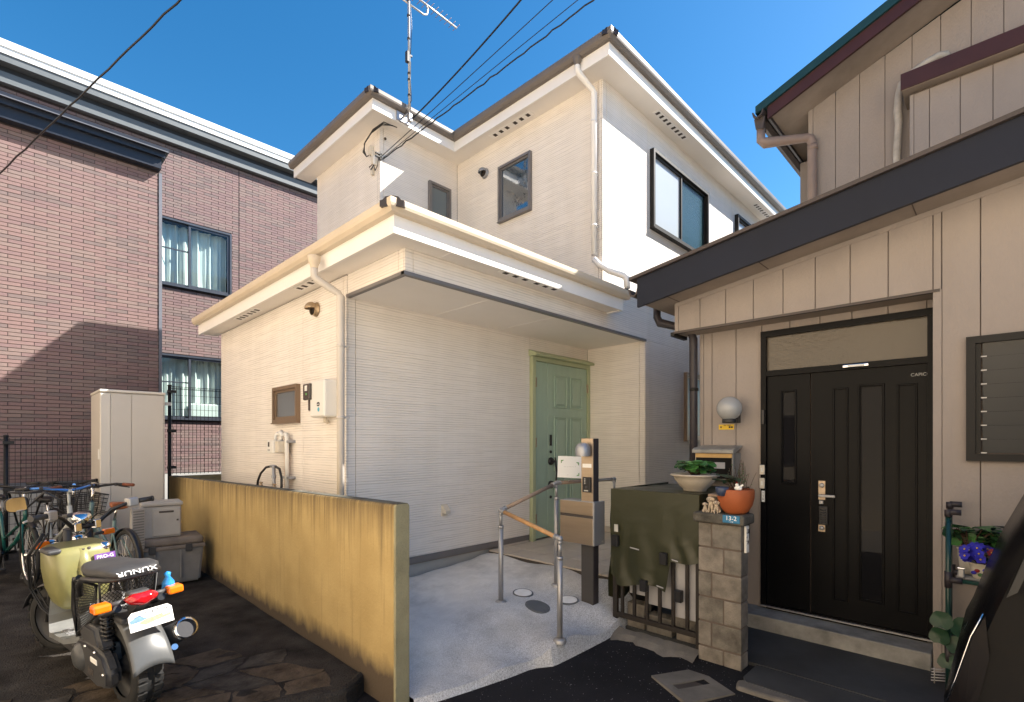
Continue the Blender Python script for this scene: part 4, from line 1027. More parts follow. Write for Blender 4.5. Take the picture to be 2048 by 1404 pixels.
# lower lidded storage box
lb = thing('storage_box', 'large grey lidded storage box on the ground against the yellow wall', 'storage box', (1.33, 6.5, .01), R(-6), local=True)
m = MB(); w, d_, h = .30, .22, .385
m.loft([[(-w + .03, -d_ + .03, .0), (w - .03, -d_ + .03, .0), (w - .03, d_ - .03, .0), (-w + .03, d_ - .03, .0)], [(-w, -d_, h), (w, -d_, h), (w, d_, h), (-w, d_, h)]], False)
bmesh.ops.bevel(m.bm, geom=[e for e in m.bm.edges], offset=.018, segments=2, affect='EDGES'); m.build('box_body', 'box_grey', lb)
for x in (-.15, .08): bx('rib', 'box_grey', lb, x, x + .018, -d_ - .004, -d_ + .02, .06, h - .03, .003)
m = MB(); m.box(-w - .012, w + .012, -d_ - .012, d_ + .012, h - .02, h + .02, .008); m.build('rim', 'box_lid', lb)
m = MB(); m.box(-w, w, -d_, d_, h + .02, h + .10, .028, 3); m.build('lid', 'box_lid', lb)
for x in (-.16, .16): bx('latch', 'dark_grey_plastic', lb, x - .03, x + .03, -d_ - .022, -d_ - .010, h - .05, h + .03, .004)
# upper pale cabinet on top of it
ub = thing('storage_cabinet', 'pale grey plastic cabinet with slotted front stacked on the larger lidded box', 'cabinet', (1.27, 6.55, .497), R(-6), local=True)
bx('cabinet_body', 'box_pale', ub, -.17, .17, -.16, .16, 0, .33, .012); bx('cabinet_top', 'box_pale', ub, -.185, .185, -.175, .175, .332, .372, .012)
bx('door', 'box_pale', ub, -.085, .16, -.176, -.155, .02, .31, .008); bx('handle_slot', 'slot', ub, -.03, .10, -.180, -.172, .262, .282, .003); bx('lock', 'slot', ub, .125, .143, -.181, -.172, .17, .188)
# ribbed grey fan body leaning beside it
fg = thing('vent_grille_panel', 'slim ribbed grey grille panel standing between the bicycles and the boxes', 'grille', (1.02, 6.28, .0), R(20), local=True)
bx('panel_frame', 'box_pale', fg, -.06, .06, -.02, .02, .42, .84, .006)
for i in range(14): bx('louvre', 'box_grey', fg, -.05, .05, -.026, -.018, .45 + i * .027, .462 + i * .027)
bx('stand_leg', 'box_grey', fg, -.05, .05, -.02, .02, .0, .419)
# wire fences
def wire_fence(x0, x1, y, z0, z1, posts, label, nm='mesh_fence'):
    f_ = thing(nm, label, 'fence', ((x0 + x1) / 2, y, z0))
    mm = MB(); r = .0024
    x = x0
    while x <= x1: mm.box(x - r, x + r, y - r, y + r, z0, z1); x += .05
    z = z0 + .02
    while z <= z1: mm.box(x0, x1, y - r - .004, y + r - .004, z - r, z + r); z += .10
    # folded top
    mm.tube([(x0, y + .03, z1 - .02), (x1, y + .03, z1 - .02)], .004, 6); mm.tube([(x0, y + .02, z1 + .012), (x1, y + .02, z1 + .012)], .004, 6)
    o = mm.build('wire_mesh', 'fence_black', f_); o['kind'] = 'stuff'
    for px_ in posts:
        mm = MB(); mm.tube([(px_, y + .04, -.1), (px_, y + .04, z1 + .02)], .024, 12); mm.lathe([(.026, 0), (.028, .012), (0, .02)], (px_, y + .04, z1 + .02)); p_ = mm.build('post', 'fence_black', f_)
        for z in (z1 - .06, (z0 + z1) / 2, z0 + .1): bx('bracket', 'fence_black', p_, px_ - .03, px_ + .075, y - .012, y + .045, z - .018, z + .018)
    return f_
wire_fence(-2.2, 1.62, 9.0, .25, 1.56, (-1.8, .118, 1.55), 'low black wire mesh fence in front of the shaded brick wall')
wire_fence(1.72, 3.4, 8.42, 1.05, 2.28, (1.745, 3.3), 'tall black wire mesh fence between water tank and beige house')
m = MB(); m.box(1.829, 3.5, 8.30, 8.42, -.3, 1.03); o = m.build('side_wall', 'render_grey'); tag(o, 'low grey wall under the mesh fence between the tank and beige house', 'wall')

# ================================================================== BICYCLES
M['bike_green'] = pm('dark_green_enamel', (0.012, 0.085, 0.075), 0.25, 0.1, coat=0.5)
M['bike_white'] = pm('pale_grey_enamel', (0.42, 0.44, 0.42), 0.3, 0.08, coat=0.4)
M['bike_teal'] = pm('grey_teal_enamel', (0.10, 0.17, 0.17), 0.3, 0.1, coat=0.4)
M['bike_blue'] = pm('bright_blue_anodised', (0.07, 0.22, 0.62), 0.3, 0.08, metal=0.5)
M['bike_black'] = pm('black_bike_paint', (0.015, 0.015, 0.017), 0.35, 0.1)
M['leather'] = pm('brown_leather', (0.27, 0.085, 0.03), 0.45, 0.2, 12, bmp=0.2)
M['grip_brown'] = pm('brown_grip', (0.20, 0.06, 0.03), 0.6, 0.15)
M['reflector'] = pm('orange_reflector', (0.75, 0.16, 0.01), 0.2, 0.05)
def bicycle(label, loc, rz, frame, bar, grip, saddle, basket=None, rack=True, steer=0.0, kid=False):
    b = thing('bicycle', label, 'bicycle', loc, rz, 'bicycles parked by the brick building', local=True)
    Rw, WB = .325, 1.06
    def wheel(cx, hd):
        c_, s_ = math.cos(hd), math.sin(hd)
        def P(a, rr, off=0): return (cx + math.cos(a) * rr * c_ - off * s_, math.cos(a) * rr * s_ + off * c_, Rw + math.sin(a) * rr)
        mm = MB(); mm.tube([P(2 * math.pi * i / 40, Rw - .02) for i in range(40)], .021, 10, closed=True); wh = mm.build('wheel', 'rubber', b)
        mm = MB(); mm.tube([P(2 * math.pi * i / 40, Rw - .045) for i in range(40)], .011, 8, closed=True); mm.build('rim', 'chrome', wh)
        mm = MB(); mm.tube([P(0, 0, -.05), P(0, 0, .05)], .022, 10); mm.build('hub', 'chrome', wh)
        mm = MB()
        for i in range(28):
            a = 2 * math.pi * i / 28; sgn = 1 if i % 2 else -1
            mm.tube([P(a + .35 * sgn, .02, .03 * sgn), P(a, Rw - .05)], .0011, 4, False)
        mm.build('spokes', 'chrome', wh)
        bx('reflector', 'reflector', wh, cx - .02, cx + .02, -.004, .004, Rw - .22, Rw - .19)
        # mudguard
        mm = MB()
        a0, a1 = (R(20), R(185)) if cx < .5 else (R(60), R(175))
        def mg(u, v):
            a = a0 + (a1 - a0) * u; f = (v - .5) * 2
            return P(a, Rw + .022 - .012 * f * f, f * .028)
        mm.grid(mg, 24, 4); o = mm.build('mudguard', 'bike_black' if frame != 'bike_white' else 'bike_white', b); s = o.modifiers.new('t', 'SOLIDIFY'); s.thickness = .002
    wheel(0, 0); wheel(WB, steer)
    BB = Vector((.42, 0, .28)); ST = Vector((.30, 0, .72)); HT = Vector((.93, 0, .84)); HB = Vector((.97, 0, .66))
    m = MB(); m.tube([BB, BB.lerp(HB, .5) + Vector((0, 0, -.05)), HB], .021, 12); m.tube([BB, ST], .017, 12); m.tube([HB, HT + (HT - HB) * .1], .022, 12)
    m.tube([BB + Vector((-.02, 0, .15)), HB.lerp(BB, .35) + Vector((0, 0, .08)), HB.lerp(HT, .3)], .015, 10)
    for s in (1, -1):
        m.tube([BB + Vector((0, .03 * s, 0)), (0, .06 * s, Rw)], .010, 8); m.tube([ST.lerp(BB, .15) + Vector((0, .015 * s, 0)), (0, .06 * s, Rw)], .009, 8)
    m.build('frame', frame, b)
    c_, s_ = math.cos(steer), math.sin(steer); hub = Vector((WB, 0, Rw))
    m = MB()
    for s in (1, -1):
        o = Vector((-s_, c_, 0)) * .05 * s
        m.tube([HB + o * .6 + Vector((.01, 0, -.02)), hub.lerp(HB, .55) + o, hub + o], [.016, .014, .010], 10)
    m.tube([HB + Vector((-.0, .03, -.02)), HB + Vector((0, -.03, -.02))], .018, 8); m.build('fork', frame, b)
    m = MB(); m.tube([HT, HT + Vector((-.03, 0, .16))], .013, 10); m.tube([HT + Vector((-.03, 0, .15)), HT + Vector((.02, 0, .17))], .016, 10); m.build('stem', 'chrome' if frame != 'bike_white' else 'bike_white', b)
    H = HT + Vector((.0, 0, .17)); f = Vector((c_, s_, 0)); l = Vector((-s_, c_, 0))
    pts = [H - l * .27 - f * .16 + Vector((0, 0, .03)), H - l * .20 - f * .06 + Vector((0, 0, .035)), H - l * .08 + f * .01 + Vector((0, 0, .015)), H, H + l * .08 + f * .01 + Vector((0, 0, .015)), H + l * .20 - f * .06 + Vector((0, 0, .035)), H + l * .27 - f * .16 + Vector((0, 0, .03))]
    m = MB(); m.tube(pts, .0125, 10); m.build('handlebar', bar, b)
    for s, e, q in ((-1, pts[0], pts[1]), (1, pts[6], pts[5])):
        dr = (e - q).normalized(); m = MB(); m.tube([e - dr * .03, e + dr * .10], .017, 12); m.build('grip', grip, b)
        m = MB(); m.tube([q + Vector((0, 0, -.01)), q + dr * .05 + f * .05 + Vector((0, 0, -.02)), e + dr * .06 + f * .05 + Vector((0, 0, -.03))], .006, 8); m.box(q.x - .018, q.x + .018, q.y - .015, q.y + .015, q.z - .022, q.z + .012, .004, 1); m.build('brake_lever', 'dark_grey_plastic', b)
    m = MB(); m.tube([pts[1] + f * .03, H + f * .14 + Vector((0, 0, .03)), H + f * .12 + Vector((0, 0, -.15)), HB + f * .05], .0035, 6); m.tube([pts[5] + f * .03, H + f * .16 + l * .03 + Vector((0, 0, .01)), H + f * .10 + Vector((0, 0, -.18)), HB + f * .04], .0035, 6); m.build('brake_cable', 'bike_black', b)
    # saddle
    S = ST + Vector((-.05, 0, .14)); m = MB(); m.tube([ST, S], .012, 10); m.build('seat_post', 'chrome', b)
    m = MB()
    prof = [(-.13, .075, .035), (-.10, .085, .05), (-.03, .07, .045), (.04, .04, .035), (.10, .024, .03), (.145, .016, .015)]
    rings = [[(S.x + px_, math.cos(t) * hw, S.z + .025 + (.5 * math.sin(t) if math.sin(t) > 0 else 1.0 * math.sin(t)) * th) for t in [2 * math.pi * i / 14 for i in range(14)]] for px_, hw, th in prof]
    m.loft(rings); m.build('saddle', saddle, b)
    # crank, chain case, stand
    m = MB(); m.tube([BB + Vector((0, -.09, 0)), BB + Vector((.10, -.10, -.12))], .009, 8); m.tube([BB + Vector((0, .09, 0)), BB + Vector((-.10, .10, .12))], .009, 8)
    m.box(BB.x + .06, BB.x + .14, -.19, -.10, BB.z - .135, BB.z - .11, .005, 1); m.box(BB.x - .14, BB.x - .06, .10, .19, BB.z + .11, BB.z + .135, .005, 1); m.tube([BB + Vector((0, -.09, 0)), BB + Vector((0, .09, 0))], .02, 10); m.build('crank', 'bike_black', b)
    m = MB(); m.lathe([(0, -.004), (.075, -.004), (.075, .004), (0, .004)], BB + Vector((0, -.055, 0)), (0, 1, 0), 24); m.box(.0, BB.x, -.06, -.05, Rw - .055, Rw - .035); m.box(.0, BB.x, -.06, -.05, Rw + .03, Rw + .045); m.build('chain_case', 'bike_black', b)
    m = MB(); m.tube([(.0, .08, Rw), (-.05, .14, .02)], .009, 8); m.tube([(.0, -.08, Rw), (-.05, -.14, .02)], .009, 8); m.tube([(-.05, .14, .02), (-.05, -.14, .02)], .009, 8); m.build('kickstand', 'alu', b)
    def basket_at(c, w1, w2, h, dd):
        mm = MB(); r = .0022
        for k in range(6):
            z = c[2] + h * k / 5; e = k / 5; a_, d1 = w1 + (w2 - w1) * e, dd * (.85 + .15 * e)
            mm.tube([(c[0] - d1, -a_, z), (c[0] + d1, -a_, z), (c[0] + d1, a_, z), (c[0] - d1, a_, z)], r if k < 5 else .004, 5, closed=True)
        for i in range(9):
            t = i / 8 * 2 - 1
            for sx_ in (-1, 1): mm.tube([(c[0] + sx_ * dd * .85, t * w1, c[2]), (c[0] + sx_ * dd, t * w2, c[2] + h)], r, 4, False)
            for sy in (-1, 1): mm.tube([(c[0] + t * dd * .85, sy * w1, c[2]), (c[0] + t * dd, sy * w2, c[2] + h)], r, 4, False)
            mm.tube([(c[0] - dd * .85, t * w1, c[2]), (c[0] + dd * .85, t * w1, c[2])], r, 4, False)
        mm.build('basket', 'bike_black', b)
    if basket == 'front': basket_at((1.14, 0, .70), .13, .17, .22, .14)
    if basket == 'rear': basket_at((-.10, 0, .72), .14, .18, .20, .18)
    if rack:
        m = MB()
        for s in (-.06, .06): m.tube([(.25, s, .70), (-.28, s, .70)], .006, 6); m.tube([(-.15, s, .70), (0, s * 1.1, Rw)], .005, 6)
        for x in (.1, -.08, -.27): m.tube([(x, -.06, .70), (x, .06, .70)], .005, 6)
        m.build('rear_rack', 'bike_black', b)
    if kid:     # tubular front carrier
        m = MB()
        for s in (-.14, .14): m.tube([(1.25, s, .98), (.98, s, .98), (.95, s * .4, .62)], .008, 8); m.tube([(1.25, s, .98), (1.06, s * .5, .36)], .006, 6)
        for x in (1.0, 1.1, 1.2, 1.25): m.tube([(x, -.14, .98), (x, .14, .98)], .006, 6)
        m.build('front_carrier', 'bike_black', b)
    return b
bicycle('dark green bicycle with black front carrier, farthest left against the fence', (-.02, 8.28, .01), R(-74), 'bike_green', 'bike_black', 'bike_black', 'bike_black', None, True, R(-6), True)
bicycle('pale bicycle with a bright blue handlebar and black grips', (.36, 7.62, .01), R(-79), 'bike_white', 'bike_blue', 'bike_black', 'bike_black', None, True, R(4))
bicycle('bicycle with brown leather saddle, brown grips and a rear wire basket', (.90, 6.05, .01), R(100), 'bike_teal', 'bike_black', 'grip_brown', 'leather', 'front', False, R(-12))
bicycle('black bicycle with front wire basket behind the blue-handlebar one', (.55, 8.55, .01), R(-84), 'bike_black', 'bike_black', 'bike_black', 'bike_black', 'front', True, R(8))

# ================================================================== SCOOTER
M['olive'] = pm('olive_body_paint', (0.20, 0.19, 0.075), 0.38, 0.12, 5, coat=0.25)
M['seat_vinyl'] = pm('black_seat_vinyl', (0.03, 0.03, 0.032), 0.55, 0.1, 20, bmp=0.15, bscale=200)
M['mud_grey'] = pm('grey_mudguard_plastic', (0.075, 0.078, 0.08), 0.35, 0.1, 6)
M['floor_grey'] = pm('scuffed_silver_floorboard', (0.30, 0.31, 0.31), 0.35, 0.15, 9, metal=0.5)
M['red_lens'] = pm('red_lamp_lens', (0.35, 0.008, 0.012), 0.12, 0.05, coat=0.6)
M['amber_lens'] = pm('amber_lamp_lens', (0.80, 0.17, 0.008), 0.15, 0.05, coat=0.6)
M['plate'] = pm('white_number_plate', (0.82, 0.82, 0.80), 0.45, 0.01)
M['plate_blue'] = pm('blue_plate_print', (0.12, 0.22, 0.45), 0.6, 0.2, 60)
M['plate_brown'] = pm('bronze_plate_print', (0.45, 0.33, 0.18), 0.6, 0.35, 90)
M['purple'] = pm('purple_sticker', (0.16, 0.07, 0.28), 0.4, 0.1)
M['blue_cloth'] = pm('blue_plastic_bag', (0.02, 0.22, 0.55), 0.35, 0.2, 20, bmp=0.5, bscale=40, bdist=0.01)
M['mirror'] = pm('mirror_glass', (0.8, 0.8, 0.8), 0.03, 0.01, metal=1.0)
sc = thing('scooter', 'olive and black motor scooter with red tail lamp and white number plate', 'motor scooter', (.60, 3.70, -.04), R(96), local=True)
sc.rotation_euler = (R(-4), 0, R(99)); sc.scale = (1.06, 1.06, 1.06)
rw, WB = .235, 1.27
def tyre(cx, name, wid, steer=0):
    c_, s_ = math.cos(steer), math.sin(steer)
    mm = MB(); n = 40; rings = []
    sec = [(-.5, .72), (-.52, .84), (-.44, .95), (-.25, 1.0), (0, 1.012), (.25, 1.0), (.44, .95), (.52, .84), (.5, .72)]
    for i in range(n + 1):
        a = 2 * math.pi * i / n; rings.append([(cx + math.cos(a) * rw * q * c_ - p * wid * s_, math.cos(a) * rw * q * s_ + p * wid * c_, rw + math.sin(a) * rw * q) for p, q in sec])
    for A, B in zip(rings[:-1], rings[1:]):
        va = [mm.bm.verts.new(p) for p in A]; vb = [mm.bm.verts.new(p) for p in B]
        for j in range(len(sec) - 1):
            f = mm.bm.faces.new([va[j], va[j + 1], vb[j + 1], vb[j]]); f.smooth = True
    # tread blocks
    for i in range(26):
        a = 2 * math.pi * i / 26
        for s in (-1, 1):
            aa = a + (.06 if s > 0 else -.06); c0 = Vector((cx + math.cos(aa) * rw * c_, math.cos(aa) * rw * s_, rw + math.sin(aa) * rw)) + Vector((-s_, c_, 0)) * s * wid * .27
            rad = Vector((math.cos(aa) * c_, math.cos(aa) * s_, math.sin(aa))); tan = Vector((-math.sin(aa) * c_, -math.sin(aa) * s_, math.cos(aa))); ax = Vector((-s_, c_, 0))
            mm.obox(c0 + rad * .002, tan * .019, ax * wid * .16, rad * .008)
    t = mm.build(name, 'rubber', sc)
    mm = MB(); ax = (-s_, c_, 0)
    mm.lathe([(rw * .74, -wid * .42), (rw * .70, -wid * .3), (rw * .62, -wid * .2), (.07, -.02), (.05, -.03), (.03, -.06), (0, -.06)], (cx, 0, rw), ax, 28)
    mm.lathe([(rw * .74, wid * .42), (rw * .70, wid * .3), (rw * .62, wid * .2), (.07, .02), (.05, .03), (.03, .06), (0, .06)], (cx, 0, rw), ax, 28); mm.build('rim', 'dark_grey_plastic', t)
tyre(0, 'rear_tyre', .135); tyre(WB, 'front_tyre', .13, R(24))
# frame tubes
m = MB()
for s in (-1, 1):
    m.tube([(-.17, .10 * s, .60), (.05, .115 * s, .52), (.32, .12 * s, .33), (.42, .12 * s, .24), (.85, .11 * s, .22), (1.0, .05 * s, .35), (1.05, .02 * s, .62)], .019, 12)
    m.tube([(.42, .12 * s, .26), (.46, .125 * s, .50), (.42, .12 * s, .66), (.30, .13 * s, .70)], .016, 10)
m.tube([(.05, -.115, .52), (.05, .115, .52)], .014, 8); m.build('frame', 'bike_black', sc)
m = MB(); m.tube([(.28, .135, .60), (.27, .14, .67), (.18, .145, .715), (.0, .14, .735), (-.10, .12, .742), (-.145, .07, .745), (-.15, 0, .745), (-.145, -.07, .745), (-.10, -.12, .742), (.0, -.14, .735), (.18, -.145, .715), (.27, -.14, .67), (.28, -.135, .60)], .014, 12); m.build('seat_rail', 'bike_black', sc)
# seat
m = MB(); rings = []
for x, hw, zt_, zb2 in ((-.165, .05, .775, .752), (-.15, .10, .79, .745), (-.10, .125, .80, .74), (.02, .135, .795, .725), (.14, .135, .775, .71), (.26, .125, .765, .70), (.36, .105, .765, .695), (.43, .08, .755, .70), (.455, .045, .74, .71)):
    ring = []
    for i in range(20):
        t = 2 * math.pi * i / 20; cs, sn = math.cos(t), math.sin(t)
        yy_ = hw * (abs(cs) ** .6) * (1 if cs >= 0 else -1); zz_ = (zt_ + zb2) / 2 + (zt_ - zb2) / 2 * (abs(sn) ** .55) * (1 if sn >= 0 else -1)
        ring.append((x, yy_, zz_))
    rings.append(ring)
m.loft(rings); m.build('seat', 'seat_vinyl', sc)
for (x, y, z) in ((-.06, .157, .24), (.36, .157, .22), (.36, .157, .29), (.05, .157, .335), (.20, .157, .335)):
    m = MB(); m.lathe([(0, .008), (.007, .008), (.009, 0)], (x, y - .004, z), (0, 1, 0), 8); m.build('bolt', 'chrome', sc)
for s in (1, -1):
    m = MB(); m.lathe([(0, .006), (.007, .006), (.009, 0)], (-.225, -.02 + .07 * s, .565), (-1, 0, .3), 8); m.build('bolt', 'chrome', sc)
text('seat_lettering', 'XUNUR', 'white_ink', sc, (-.1665, 0, .772), face_rot((-1, 0, .6), (0, 0, -1)), .035, sx=1.5)
# mesh side guards under the seat
def mesh_patch(P00, P10, P01, P11, nu, nv, name='mesh_guard'):
    mm = MB(); P00, P10, P01, P11 = map(Vector, (P00, P10, P01, P11))
    def S(u, v): return P00.lerp(P10, u).lerp(P01.lerp(P11, u), v)
    for i in range(-nv, nu + 1):
        for dr in (1, -1):
            a = [(i + (k if dr > 0 else -k + nv), k) for k in range(nv + 1)]
            pts = [S(p / nu, q / nv) for p, q in a if 0 <= p <= nu]
            if len(pts) > 1: mm.tube([pts[0], pts[-1]], .0016, 4, False)
    mm.tube([P00, P10, P11, P01], .007, 8, closed=True); o = mm.build(name, 'bike_black', sc)
for s in (1, -1): mesh_patch((.05, .135 * s, .53), (.40, .135 * s, .36), (-.02, .14 * s, .71), (.40, .13 * s, .68), 16, 9)
mesh_patch((.02, .12, .53), (.02, -.12, .53), (-.03, .13, .72), (-.03, -.13, .72), 13, 8)
# under-seat silver helmet-like cover seen through the mesh
m = MB(); m.sphere((.24, 0, .50), .10, 18, (1.2, .9, .9)); m.build('cylinder_cover', 'alu', sc)
# olive front body
m = MB(); rings = []
for z, xb, xf, hw in ((.40, .80, .98, .095), (.44, .74, 1.02, .125), (.54, .70, 1.05, .150), (.66, .69, 1.06, .160), (.755, .70, 1.05, .156), (.79, .715, 1.04, .147), (.80, .74, 1.02, .13)):
    ring = []
    for i in range(24):
        t = 2 * math.pi * i / 24; cs, sn = math.cos(t), math.sin(t)
        x = (xb + xf) / 2 + (xf - xb) / 2 * (abs(cs) ** .5) * (1 if cs >= 0 else -1); y = hw * (abs(sn) ** .5) * (1 if sn >= 0 else -1)
        ring.append((x, y, z))
    rings.append(ring)
m.loft(rings); body = m.build('front_body', 'olive', sc)
m = MB(); rings = []
for z, x, hw in ((.41, .765, .012), (.52, .688, .02), (.68, .675, .022), (.79, .715, .015)): rings.append([(x + .03, hw * 2.2, z), (x - .004, hw, z), (x - .004, -hw, z), (x + .03, -hw * 2.2, z)])
m.loft(rings); m.build('body_crease', 'olive', body)
m = MB(); m.lathe([(0, .02), (.022, .02), (.028, .012), (.03, 0)], (.735, -.12, .775), (-.5, 0, .9), 20); m.build('ignition_lock', 'chrome', body)
for y in (-.03, .0):
    m = MB(); m.lathe([(0, .008), (.008, .008), (.011, 0)], (.715, y, .78), (-.5, 0, .9), 12); m.build('screw', 'slot', body)
m = MB(); m.obox((.686, -.10, .715), (.0, .055, 0), (.004, 0, 0.0), (.002, 0, .02)); m.build('sticker', 'purple', body)
text('sticker_lettering', 'PRO-G', 'white_ink', body, (.681, -.10, .715), face_rot((-1, 0, .1)), .03)
m = MB(); m.box(.72, .90, .10, .17, .775, .805, .012); m.build('body_tray', 'dark_grey_plastic', body)
# floorboard
m = MB(); m.loft([[(.40, .13, .30), (.40, -.13, .30), (.40, -.13, .335), (.40, .13, .335)], [(.50, .18, .285), (.50, -.18, .285), (.50, -.18, .315), (.50, .18, .315)], [(.74, .19, .28), (.74, -.19, .28), (.74, -.19, .31), (.74, .19, .31)], [(.92, .15, .33), (.92, -.15, .33), (.92, -.15, .36), (.92, .15, .36)], [(1.02, .11, .47), (1.02, -.11, .47), (1.0, -.11, .49), (1.0, .11, .49)]], False); m.build('floorboard', 'floor_grey', sc, 40)
for y in (-.12, -.06, .06, .12):
    for k in range(4): bx('grip_rib', 'alu', sc, .56 + k * .035, .575 + k * .035, y - .022, y + .022, .3125, .3185)
m = MB(); m.box(.44, .92, -.14, .14, .20, .28, .02); m.build('floor_underside', 'dark_grey_plastic', sc)
# engine, variator case on the left, rear shock
m = MB(); m.loft([[(x, .085 + o_ * .0 + (.07 if k else 0), z) for x, z in ((-.10, .17), (-.12, .26), (-.05, .34), (.12, .36), (.34, .35), (.43, .30), (.42, .21), (.30, .15), (.05, .13))] for k, o_ in ((0, 0), (1, 0))], False)
bmesh.ops.bevel(m.bm, geom=list(m.bm.edges), offset=.02, segments=3, affect='EDGES'); vc = m.build('variator_case', 'dark_grey_plastic', sc, 50)
m = MB(); m.lathe([(0, .03), (.05, .03), (.075, .012), (.08, 0)], (.31, .152, .25), (0, 1, 0), 24); m.build('fan_cover', 'mud_grey', vc)
m = MB(); m.box(.02, .12, .153, .159, .27, .30, .004, 1); m.build('sticker', 'white_plastic', vc); 
for k in range(3): bx('vent_slit', 'slot', vc, .10 + k * .03, .115 + k * .03, .153, .1575, .19, .23)
m = MB(); m.loft([[(x, y, z) for x, z in ((-.04, .36), (.03, .47), (.20, .47), (.30, .40), (.22, .35))] for y in (.075, .155)], False)
bmesh.ops.bevel(m.bm, geom=list(m.bm.edges), offset=.018, segments=3, affect='EDGES'); m.build('air_cleaner_box', 'dark_grey_plastic', sc, 50)
m = MB(); m.box(.10, .42, -.10, .08, .17, .34, .03); m.build('engine_block', 'alu', sc)
m = MB(); m.tube([(.02, .10, .30), (-.03, .11, .56)], .012, 10)
for k in range(9): m.lathe([(.024, -.006), (.032, 0), (.024, .006)], Vector((.016, .1, .335)).lerp(Vector((-.028, .11, .53)), k / 8), (-.05, .01, .26), 14)
m.build('rear_shock', 'bike_black', sc)
# exhaust on the right
m = MB(); m.tube([(.36, -.12, .20), (.25, -.16, .18), (.12, -.17, .22), (.08, -.17, .26)], .016, 10); m.tube([(.10, -.175, .27), (-.22, -.185, .40)], [.058, .058], 20); ex = m.build('muffler', 'dark_grey_plastic', sc)
m = MB(); dr = Vector((-.32, -.01, .13)).normalized(); m.lathe([(.050, .02), (.061, .016), (.061, -.01), (.056, -.012)], Vector((-.22, -.185, .40)), dr, 24); m.build('muffler_ring', 'chrome', ex)
m = MB(); m.lathe([(0, .004), (.049, .004)], Vector((-.22, -.185, .40)), dr, 24); m.build('muffler_mouth', 'ink', ex)
m = MB(); m.tube([(-.02, -.15, .24), (-.20, -.13, .31)], .012, 10); m.tube([(-.20, -.13, .31), (-.21, -.13, .315)], .017, 10); m.build('bracket_rod', 'chrome', sc)
# rear mudguard, plate, lamps
m = MB()
def mg(u, v):
    a = R(78) + R(92) * u; f = (v - .5) * 2; rr = rw + .05 + .01 * u
    return (math.cos(a) * rr, f * (.075 + .02 * u), rw + math.sin(a) * rr - .03 * f * f)
m.grid(mg, 16, 10); o = m.build('rear_mudguard', 'mud_grey', sc); s = o.modifiers.new('t', 'SOLIDIFY'); s.thickness = .005
m = MB(); m.box(-.16, .10, -.085, .085, .50, .535, .012); m.prism([(-.10, -.03, .53), (-.22, -.03, .60), (-.22, -.03, .62), (-.06, -.03, .56)], (0, .06, 0)); m.build('tail_bracket', 'dark_grey_plastic', sc)
pn = Vector((-1, 0, .30)).normalized(); pc = Vector((-.245, -.02, .525)); pu = Vector((.30, 0, 1)).normalized(); py = Vector((0, 1, 0))
m = MB(); m.prism([pc + py * a + pu * b for a, b in ((-.10, -.046), (-.10, .032), (-.082, .05), (.082, .05), (.10, .032), (.10, -.046))], pn * .003); pl_ = m.build('number_plate', 'plate', sc)
text('plate_lettering', 'さいたま市 み', 'ink', pl_, pc + pu * .030 + pn * .0036, face_rot(pn), .026)
m = MB(); m.prism([pc + pn * .0034 + py * a + pu * b for a, b in ((.095, .012), (.055, .030), (.03, .012), (.0, .004), (.05, -.004), (.095, -.006))], pn * .0005); m.build('plate_print', 'plate_blue', pl_)
m = MB(); m.prism([pc + pn * .0034 + py * a + pu * b for a, b in ((.06, -.010), (.03, .002), (-.05, .010), (-.055, -.002), (-.085, .004), (-.088, -.012), (-.02, -.018), (.03, -.026))], pn * .0008); m.build('plate_print', 'plate_brown', pl_)
m = MB(); rings = []
for x, ky, kz in ((-.175, .075, .030), (-.215, .072, .034), (-.235, .055, .026), (-.243, .03, .014)): rings.append([(x, math.cos(2 * math.pi * i / 18) * ky, .635 + math.sin(2 * math.pi * i / 18) * kz - (.006 if abs(math.cos(2 * math.pi * i / 18)) < .4 else 0)) for i in range(18)])
m.loft(rings); m.build('tail_lamp', 'red_lens', sc)
m = MB(); m.box(-.175, -.11, -.05, .05, .60, .665, .012); m.build('lamp_housing', 'dark_grey_plastic', sc)
for s in (1, -1):
    m = MB(); m.tube([(-.15, .05 * s, .625), (-.155, .13 * s, .622)], .014, 10); st = m.build('indicator_stalk', 'dark_grey_plastic', sc)
    m = MB(); m.box(-.195, -.125, .128 * s, .205 * s, .600, .645, .012, 3); m.build('indicator_lamp', 'amber_lens', st)
# blue bag tied to the rail
m = MB(); m.lathe([(.0, .05), (.018, .04), (.012, .02), (.03, -.01), (.034, -.05), (.02, -.075), (0, -.08)], (-.12, -.155, .67), (0, 0, 1), 12); m.build('tied_bag', 'blue_cloth', sc)
# front mudguard
m = MB()
def fg_(u, v):
    a = R(20) + R(140) * u; f = (v - .5) * 2; rr = rw + .03
    x, y = math.cos(a) * rr, f * .075
    return (WB + x * math.cos(R(24)) - y * math.sin(R(24)), x * math.sin(R(24)) + y * math.cos(R(24)), rw + math.sin(a) * rr - .02 * f * f)
m.grid(fg_, 16, 8); o = m.build('front_mudguard', 'dark_grey_plastic', sc); s = o.modifiers.new('t', 'SOLIDIFY'); s.thickness = .004
m = MB(); 
for s in (1, -1): m.tube([(1.07, .07 * s, .66), (1.12, .08 * s, .5), (WB + .0, .085 * s, rw)], .018, 10)
m.tube([(1.05, 0, .62), (1.01, 0, .88)], .024, 12); m.build('fork', 'dark_grey_plastic', sc)
m = MB()
for k, (a, b_) in enumerate(((.06, .10), (.09, .12), (.12, .13))): m.tube([(.98, b_, .88), (1.05, b_ + .07, .74), (1.12, b_ + .06, .52), (1.08, b_ + .02, .38), (.96, b_, .34)], .006, 6)
m.build('cable_loop', 'bike_black', sc)
